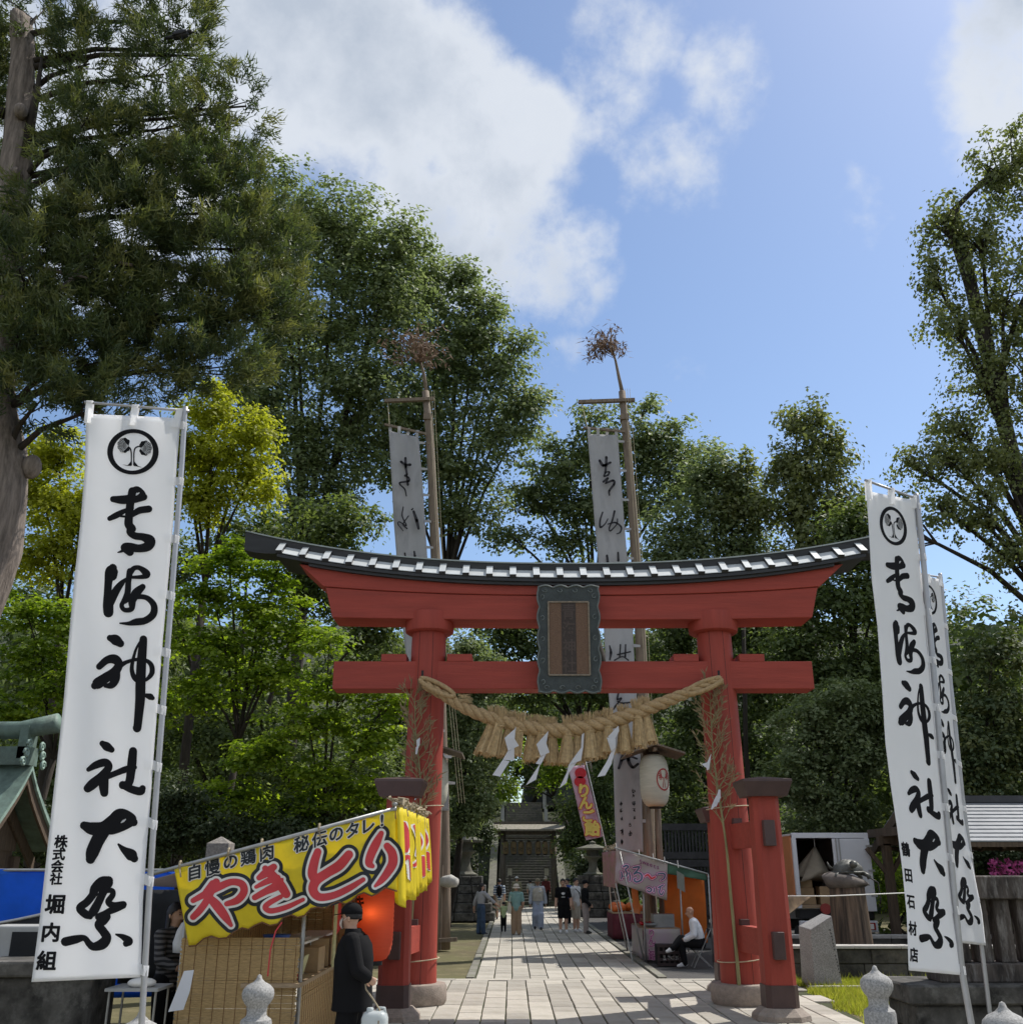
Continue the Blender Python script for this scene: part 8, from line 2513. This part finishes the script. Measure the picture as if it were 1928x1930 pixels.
# left: lime-leaved trees and layered maples
tree('broadleaf_tree', 'yellow-green tree glowing in the sun right of the large banner', 'lime',
     [(400, 770, 70, 55), (480, 820, 55, 60), (400, 860, 90, 60), (330, 840, 60, 60), (470, 910, 70, 50), (370, 940, 80, 50)], 31, 17, base=(-10.5, 33), r0=.2, leaf_px=9, cover=5.2, clump_px=22, group=GL, flat=.4)
tree('broadleaf_tree', 'olive-green tree between the cedar trunk and the large banner', 'lime',
     [(110, 850, 75, 50), (80, 930, 90, 60), (160, 960, 80, 70), (100, 1040, 100, 60), (240, 1000, 80, 80)], 30, 18, base=(-14.5, 32), r0=.2, leaf_px=9, cover=5.2, clump_px=20, group=GL)
tree('maple_tree', 'bright layered maple under the left end of the gate roof', 'maple',
     [(430, 1050, 85, 40), (520, 1080, 60, 40), (400, 1120, 90, 45), (490, 1150, 100, 45), (420, 1210, 100, 45), (560, 1200, 80, 40), (500, 1270, 110, 45), (390, 1300, 80, 45)], 27, 19, base=(-7.6, 28.5), r0=.14, leaf_px=9.5, cover=4.6, clump_px=26, flat=.22, asp=.8, up=1.3, droop=.18, group=GL)
tree('maple_tree', 'spreading maple with light sprays beside the left pillar', 'maple',
     [(620, 1200, 50, 36), (640, 1290, 90, 45), (730, 1320, 60, 40), (580, 1360, 100, 45), (690, 1390, 80, 45), (500, 1420, 110, 45), (640, 1460, 110, 40), (430, 1500, 110, 45), (560, 1530, 120, 45), (700, 1500, 70, 40)], 25, 20, base=(-4.6, 26.5), r0=.13, leaf_px=9.5, cover=4.6, clump_px=26, flat=.22, asp=.8, up=1.3, droop=.18, group=GL)
tree('maple_tree', 'shaded maple left of the large banner below the cedar trunk', 'maple',
     [(50, 1150, 80, 40), (120, 1170, 60, 40), (60, 1240, 90, 45), (120, 1300, 80, 45), (30, 1340, 80, 45), (250, 1200, 90, 60), (250, 1330, 100, 60)], 27, 21, base=(-12.8, 28.5), r0=.13, leaf_px=9.5, cover=4.6, clump_px=24, flat=.22, asp=.8, up=1.3, droop=.18, group=GL)
tree('broadleaf_tree', 'deeply shaded tree behind the maples on the left', 'dark',
     [(300, 1080, 110, 90), (600, 1080, 110, 90), (700, 1180, 80, 80), (250, 1250, 120, 100), (420, 1380, 130, 100), (560, 1480, 140, 90), (120, 1440, 130, 90), (300, 1540, 140, 90), (700, 1480, 110, 110), (640, 980, 90, 60), (470, 1000, 90, 60)], 35, 22, base=(-10, 37), r0=.28, leaf_px=10, cover=4.4, clump_px=28, group=GL)
# the wooded hillside behind everything
hill = [(-15, 60, 16), (-25, 60, 15), (17, 36, 11), (-17, 44, 13), (-30, 62, 17), (-20, 70, 19), (-9, 78, 18), (16, 72, 19), (26, 64, 18), (38, 60, 17), (-40, 56, 16), (9, 92, 17), (-4, 98, 16), (20, 52, 14), (29, 48, 13), (-22, 50, 14)]
hl_lab = ['behind the layered maple', 'left of the layered maple', 'beside the brownish conifer', 'behind the olive-green tree', 'at the far left', 'left of the tallest broadleaf', 'above the side steps', 'behind the right pillar', 'behind the upright poplar', 'at the far right', 'beyond the cedar', 'right of the stair head', 'left of the stair head', 'behind the truck', 'behind the grey-roofed pavilion', 'behind the lime tree']
for k, (x, y, h) in enumerate(hill):
    rng = np.random.default_rng(100 + k)
    z = terrain(x, y)
    lobes = []
    for j in range(9):
        a = j * 2.4
        lobes.append((np.array([x + 3.2 * math.cos(a) * (j % 3) * .55, y + 2.4 * math.sin(a) * (j % 3) * .5, z + h * (.16 + .80 * j / 9)]), np.array([4.2, 3.6, 2.3]) * (1.15 - .05 * j), 26.0))
    v, tnt, C = crown(rng, lobes, 10, 2.6, 34, .5, .65, .9, .5, .3)
    t = thing('woodland_tree', 'dark hillside tree in the wood ' + hl_lab[k], 'tree', (x, y, z - .05), 'wood on the hillside')
    obj('crown', mesh_quads('crown', v, tnt), G['dark'], t)
    mb = MB(); limbs(mb, rng, (x, y, z), (x, y, z + h * .45), lobes, C, .35, 2); mb.build('trunk', m_bark, t, smooth=True, fix=False)

# shrubs that close the view below the crowns
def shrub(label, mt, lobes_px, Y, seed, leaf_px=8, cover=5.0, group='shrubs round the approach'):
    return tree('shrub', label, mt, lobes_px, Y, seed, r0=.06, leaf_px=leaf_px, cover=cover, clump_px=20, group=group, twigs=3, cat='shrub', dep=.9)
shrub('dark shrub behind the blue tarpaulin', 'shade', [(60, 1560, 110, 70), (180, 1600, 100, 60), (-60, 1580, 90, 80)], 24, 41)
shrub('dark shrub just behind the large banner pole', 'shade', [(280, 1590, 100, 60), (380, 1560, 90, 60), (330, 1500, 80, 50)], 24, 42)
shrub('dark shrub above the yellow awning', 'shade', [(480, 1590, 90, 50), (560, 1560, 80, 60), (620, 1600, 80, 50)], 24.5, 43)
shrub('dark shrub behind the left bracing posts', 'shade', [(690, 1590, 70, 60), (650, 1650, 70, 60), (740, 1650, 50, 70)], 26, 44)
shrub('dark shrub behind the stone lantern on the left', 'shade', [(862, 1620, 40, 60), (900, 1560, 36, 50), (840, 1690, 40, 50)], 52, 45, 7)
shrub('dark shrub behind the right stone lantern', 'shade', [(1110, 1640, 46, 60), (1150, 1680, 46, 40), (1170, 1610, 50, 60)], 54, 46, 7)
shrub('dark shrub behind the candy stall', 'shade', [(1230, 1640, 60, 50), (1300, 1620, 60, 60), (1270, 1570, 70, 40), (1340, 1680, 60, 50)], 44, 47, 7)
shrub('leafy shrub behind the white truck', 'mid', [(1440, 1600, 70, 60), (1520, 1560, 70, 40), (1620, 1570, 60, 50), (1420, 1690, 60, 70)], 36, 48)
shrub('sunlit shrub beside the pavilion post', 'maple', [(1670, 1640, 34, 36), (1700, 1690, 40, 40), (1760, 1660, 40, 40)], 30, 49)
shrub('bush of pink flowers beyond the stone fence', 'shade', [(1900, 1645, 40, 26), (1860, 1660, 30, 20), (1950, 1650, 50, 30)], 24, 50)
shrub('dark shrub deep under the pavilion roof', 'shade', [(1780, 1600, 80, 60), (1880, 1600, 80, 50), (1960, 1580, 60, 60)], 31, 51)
# leaf litter and ferns all over the slope
rng = np.random.default_rng(5)
nU = 45000
ux, uy = rng.uniform(-45, 48, nU), rng.uniform(50, 118, nU)
kp_ = (np.abs(ux - CXS) > 4.2) & ~((np.abs(ux - CXS + 5.4) < 3.2) & (uy < 72))
ux, uy = ux[kp_], uy[kp_]
uz = np.array([terrain(a, b) for a, b in zip(ux, uy)])
P_ = np.stack([ux, uy, uz + rng.uniform(0, .5, len(ux))], 1)
nn = np.tile([0, -.35, 1.0], (len(ux), 1)) + rng.normal(size=(len(ux), 3)) * .5; nn /= np.linalg.norm(nn, axis=1, keepdims=True)
tag(obj('undergrowth', mesh_quads('undergrowth', leaf_cloud(rng, P_, nn, np.full(len(ux), .62), .5, None), rng.random(len(ux)) * .6), G['dark']), 'ferns and low leaves covering the wooded slope', 'undergrowth', kind='stuff')

# ---------------------------------------------------------------- the old cedar on the left
rng = np.random.default_rng(77)
CL = [(70, 30, 90, 55, 17), (170, 120, 60, 85, 17), (320, 40, 80, 60, 17.5), (310, 140, 62, 70, 17), (372, 95, 26, 32, 17.5), (398, 105, 14, 20, 17.5), (465, 200, 34, 30, 17), (400, 215, 40, 30, 17),
      (330, 240, 75, 50, 17), (150, 260, 75, 75, 16.5), (230, 300, 90, 60, 17), (400, 300, 75, 45, 17.5), (330, 370, 130, 70, 17), (120, 400, 80, 80, 16.2), (220, 440, 120, 80, 16.5),
      (440, 400, 90, 70, 17.5), (500, 470, 75, 60, 18), (400, 500, 110, 70, 17), (530, 540, 50, 45, 18), (60, 520, 80, 80, 15.8), (180, 560, 120, 70, 16.5), (320, 600, 130, 70, 17), (450, 600, 100, 60, 17.5), (540, 600, 40, 30, 18),
      (40, 640, 60, 60, 15.8), (140, 680, 110, 60, 16.2), (270, 690, 110, 50, 16.8), (400, 690, 90, 40, 17), (70, 760, 80, 40, 16), (180, 770, 60, 30, 16.2), (-60, 300, 90, 250, 17.5), (-80, 700, 90, 160, 17)]
P0, AX, LN, TT = [], [], [], []
clumps = []
for (px, py, rx, ry, Y) in CL:
    c, r, s = lob(px, py, rx, ry, Y, .95)
    area = math.pi * rx * ry
    nc = int(area / 330)
    d = rng.normal(size=(nc, 3)); d /= np.linalg.norm(d, axis=1, keepdims=True)
    cc = c + d * (rng.uniform(.35, 1.0, nc) ** .6)[:, None] * r
    clumps.append((c, cc))
    ct = np.clip(rng.normal(.42, .26, nc), 0, 1)
    per = 105
    k = np.repeat(np.arange(nc), per)
    # sprays: needles radiating out and up from short twigs
    tw = d * .8 + np.array([0, -.05, .55]); tw /= np.linalg.norm(tw, axis=1, keepdims=True)
    tpos = rng.random(len(k))
    P0.append(cc[k] + tw[k] * (tpos * .42)[:, None] + rng.normal(size=(len(k), 3)) * .075)
    ax = tw[k] * .9 + rng.normal(size=(len(k), 3)) * .62
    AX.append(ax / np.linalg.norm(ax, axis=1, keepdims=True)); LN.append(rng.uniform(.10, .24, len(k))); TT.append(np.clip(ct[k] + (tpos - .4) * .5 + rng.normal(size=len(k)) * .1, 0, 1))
P0, AX, LN, TT = map(np.concatenate, (P0, AX, LN, TT))
n = len(P0)
sd = np.cross(AX, rng.normal(size=(n, 3))); sd /= np.linalg.norm(sd, axis=1, keepdims=True)
w = .016
v = np.empty((n, 3, 3)); v[:, 0] = P0 - sd * w; v[:, 1] = P0 + sd * w; v[:, 2] = P0 + AX * LN[:, None]
LEAVES[0] += n
ced = thing('cedar_tree', 'huge old cedar with weathered grey trunk at the left edge', 'tree', (at(-90, 1700, 17).x, 17, 0))
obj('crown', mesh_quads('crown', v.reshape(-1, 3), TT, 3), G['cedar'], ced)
tp_ = [(38, 30, 16.9), (42, 130, 16.9), (36, 250, 16.9), (24, 400, 16.9), (2, 560, 16.9), (-14, 700, 16.8), (4, 860, 16.6), (-8, 1000, 16.6), (-44, 1110, 16.6), (-110, 1300, 16.7), (-190, 1600, 16.8)]
mb = MB()
pts = [at(*q) for q in tp_]; pts.append(Vector((pts[-1].x - .1, 17, -.1)))
pp = [Vector(p) for p in smooth_path([tuple(p) for p in pts], 10)]
n = len(pp); seg = 30
rings = []
rr2 = random.Random(4)
for i, p in enumerate(pp):
    t_ = i / (n - 1)
    r_ = .20 + .36 * t_ ** .8
    ring = []
    for k in range(seg):
        a = 2 * math.pi * k / seg
        f = 1 + .10 * math.sin(a * 3 + t_ * 7) + .07 * math.sin(a * 7 + t_ * 16) + .045 * math.sin(a * 13 - t_ * 30) + .06 * math.sin(t_ * 46 + a * 2)
        ring.append(p + Vector((math.cos(a) * r_ * f, math.sin(a) * r_ * f, 0)))
    rings.append(ring)
mb.loft(rings)
for (px, py, sx) in ((40, 210, 1), (30, 330, 1), (22, 425, 1), (58, 590, 1), (60, 880, 1.3)):        # burrs and broken stubs
    c = at(px, py, 16.6); mb.ellipsoid(c, (.14 * sx, .16, .18 * sx), 12, 8)
mb.build('trunk', m_barkg, ced, smooth=True, fix=False)
mb = MB()
for q in ([(45, 300, 16.8), (70, 180, 16.8), (82, 95, 16.8)], [(10, 215, 16.8), (-40, 195, 16.6)]):
    mb.tube([at(*p) for p in q], [.13, .07, .02], 8)
for (c, cc) in clumps[:-2]:
    c = Vector(c)
    if c.z < 4: continue
    st = min(pp, key=lambda p: abs(p.z - (c.z - 1.0)))
    d = c - st
    mb.tube([st, st + d * .4 + Vector((0, 0, .25)), st + d * .75 + Vector((0, 0, .1)), c], [.075, .055, .035, .02], 7, cap=False)
    for k in range(4):
        e = Vector(cc[int(rng.integers(len(cc)))]); mb.tube([c.lerp(st, .15), c.lerp(e, .6), e], [.02, .014, .006], 4, cap=False)
mb.build('limb', m_bark, ced, smooth=True, fix=False)
mb = MB()
for q in ([(75, 505, 16.0), (110, 512, 15.9), (150, 520, 15.9), (165, 524, 15.9)], [(150, 515, 15.9), (160, 480, 15.9), (163, 455, 15.9)], [(140, 522, 15.9), (90, 570, 15.8), (85, 540, 15.8)], [(130, 480, 16), (200, 490, 16), (250, 500, 16)]):
    mb.tube([at(*p) for p in q], [.05, .04, .03, .02][:len(q)], 6)
mb.build('dead_limb', m_barkg, ced, smooth=True, fix=False)
# a crow high in the cedar
m_crow = mat('crow_black', (.012, .012, .016), rough=.5, var=.2)
cw = at(343, 66, 16.2)
crow = thing('crow', 'black crow perched high in the cedar crown', 'bird', cw)
mb = MB().ellipsoid(cw, (.17, .08, .085), 14, 9, Matrix.Rotation(-.35, 3, 'Y')); mb.ellipsoid(cw + Vector((.16, 0, .09)), (.065, .055, .055)); mb.tube([cw + Vector((.21, 0, .085)), cw + Vector((.29, 0, .065))], [.022, .004], 6)
mb.tube([cw + Vector((-.12, 0, -.03)), cw + Vector((-.34, 0, -.09))], [.05, .035], 6)
mb.build('body', m_crow, crow, smooth=True, fix=False)
for s in (-1, 1):
    MB().tube([cw + Vector((.02, .03 * s, -.07)), cw + Vector((.03, .03 * s, -.16))], .009, 5).build('leg', m_crow, crow)
    mb = MB(); mb.ellipsoid(cw + Vector((-.03, .075 * s, .01)), (.17, .02, .06), 10, 6, Matrix.Rotation(-.3, 3, 'Y')); mb.build('wing', m_crow, crow, smooth=True)
print('LEAVES', LEAVES[0])
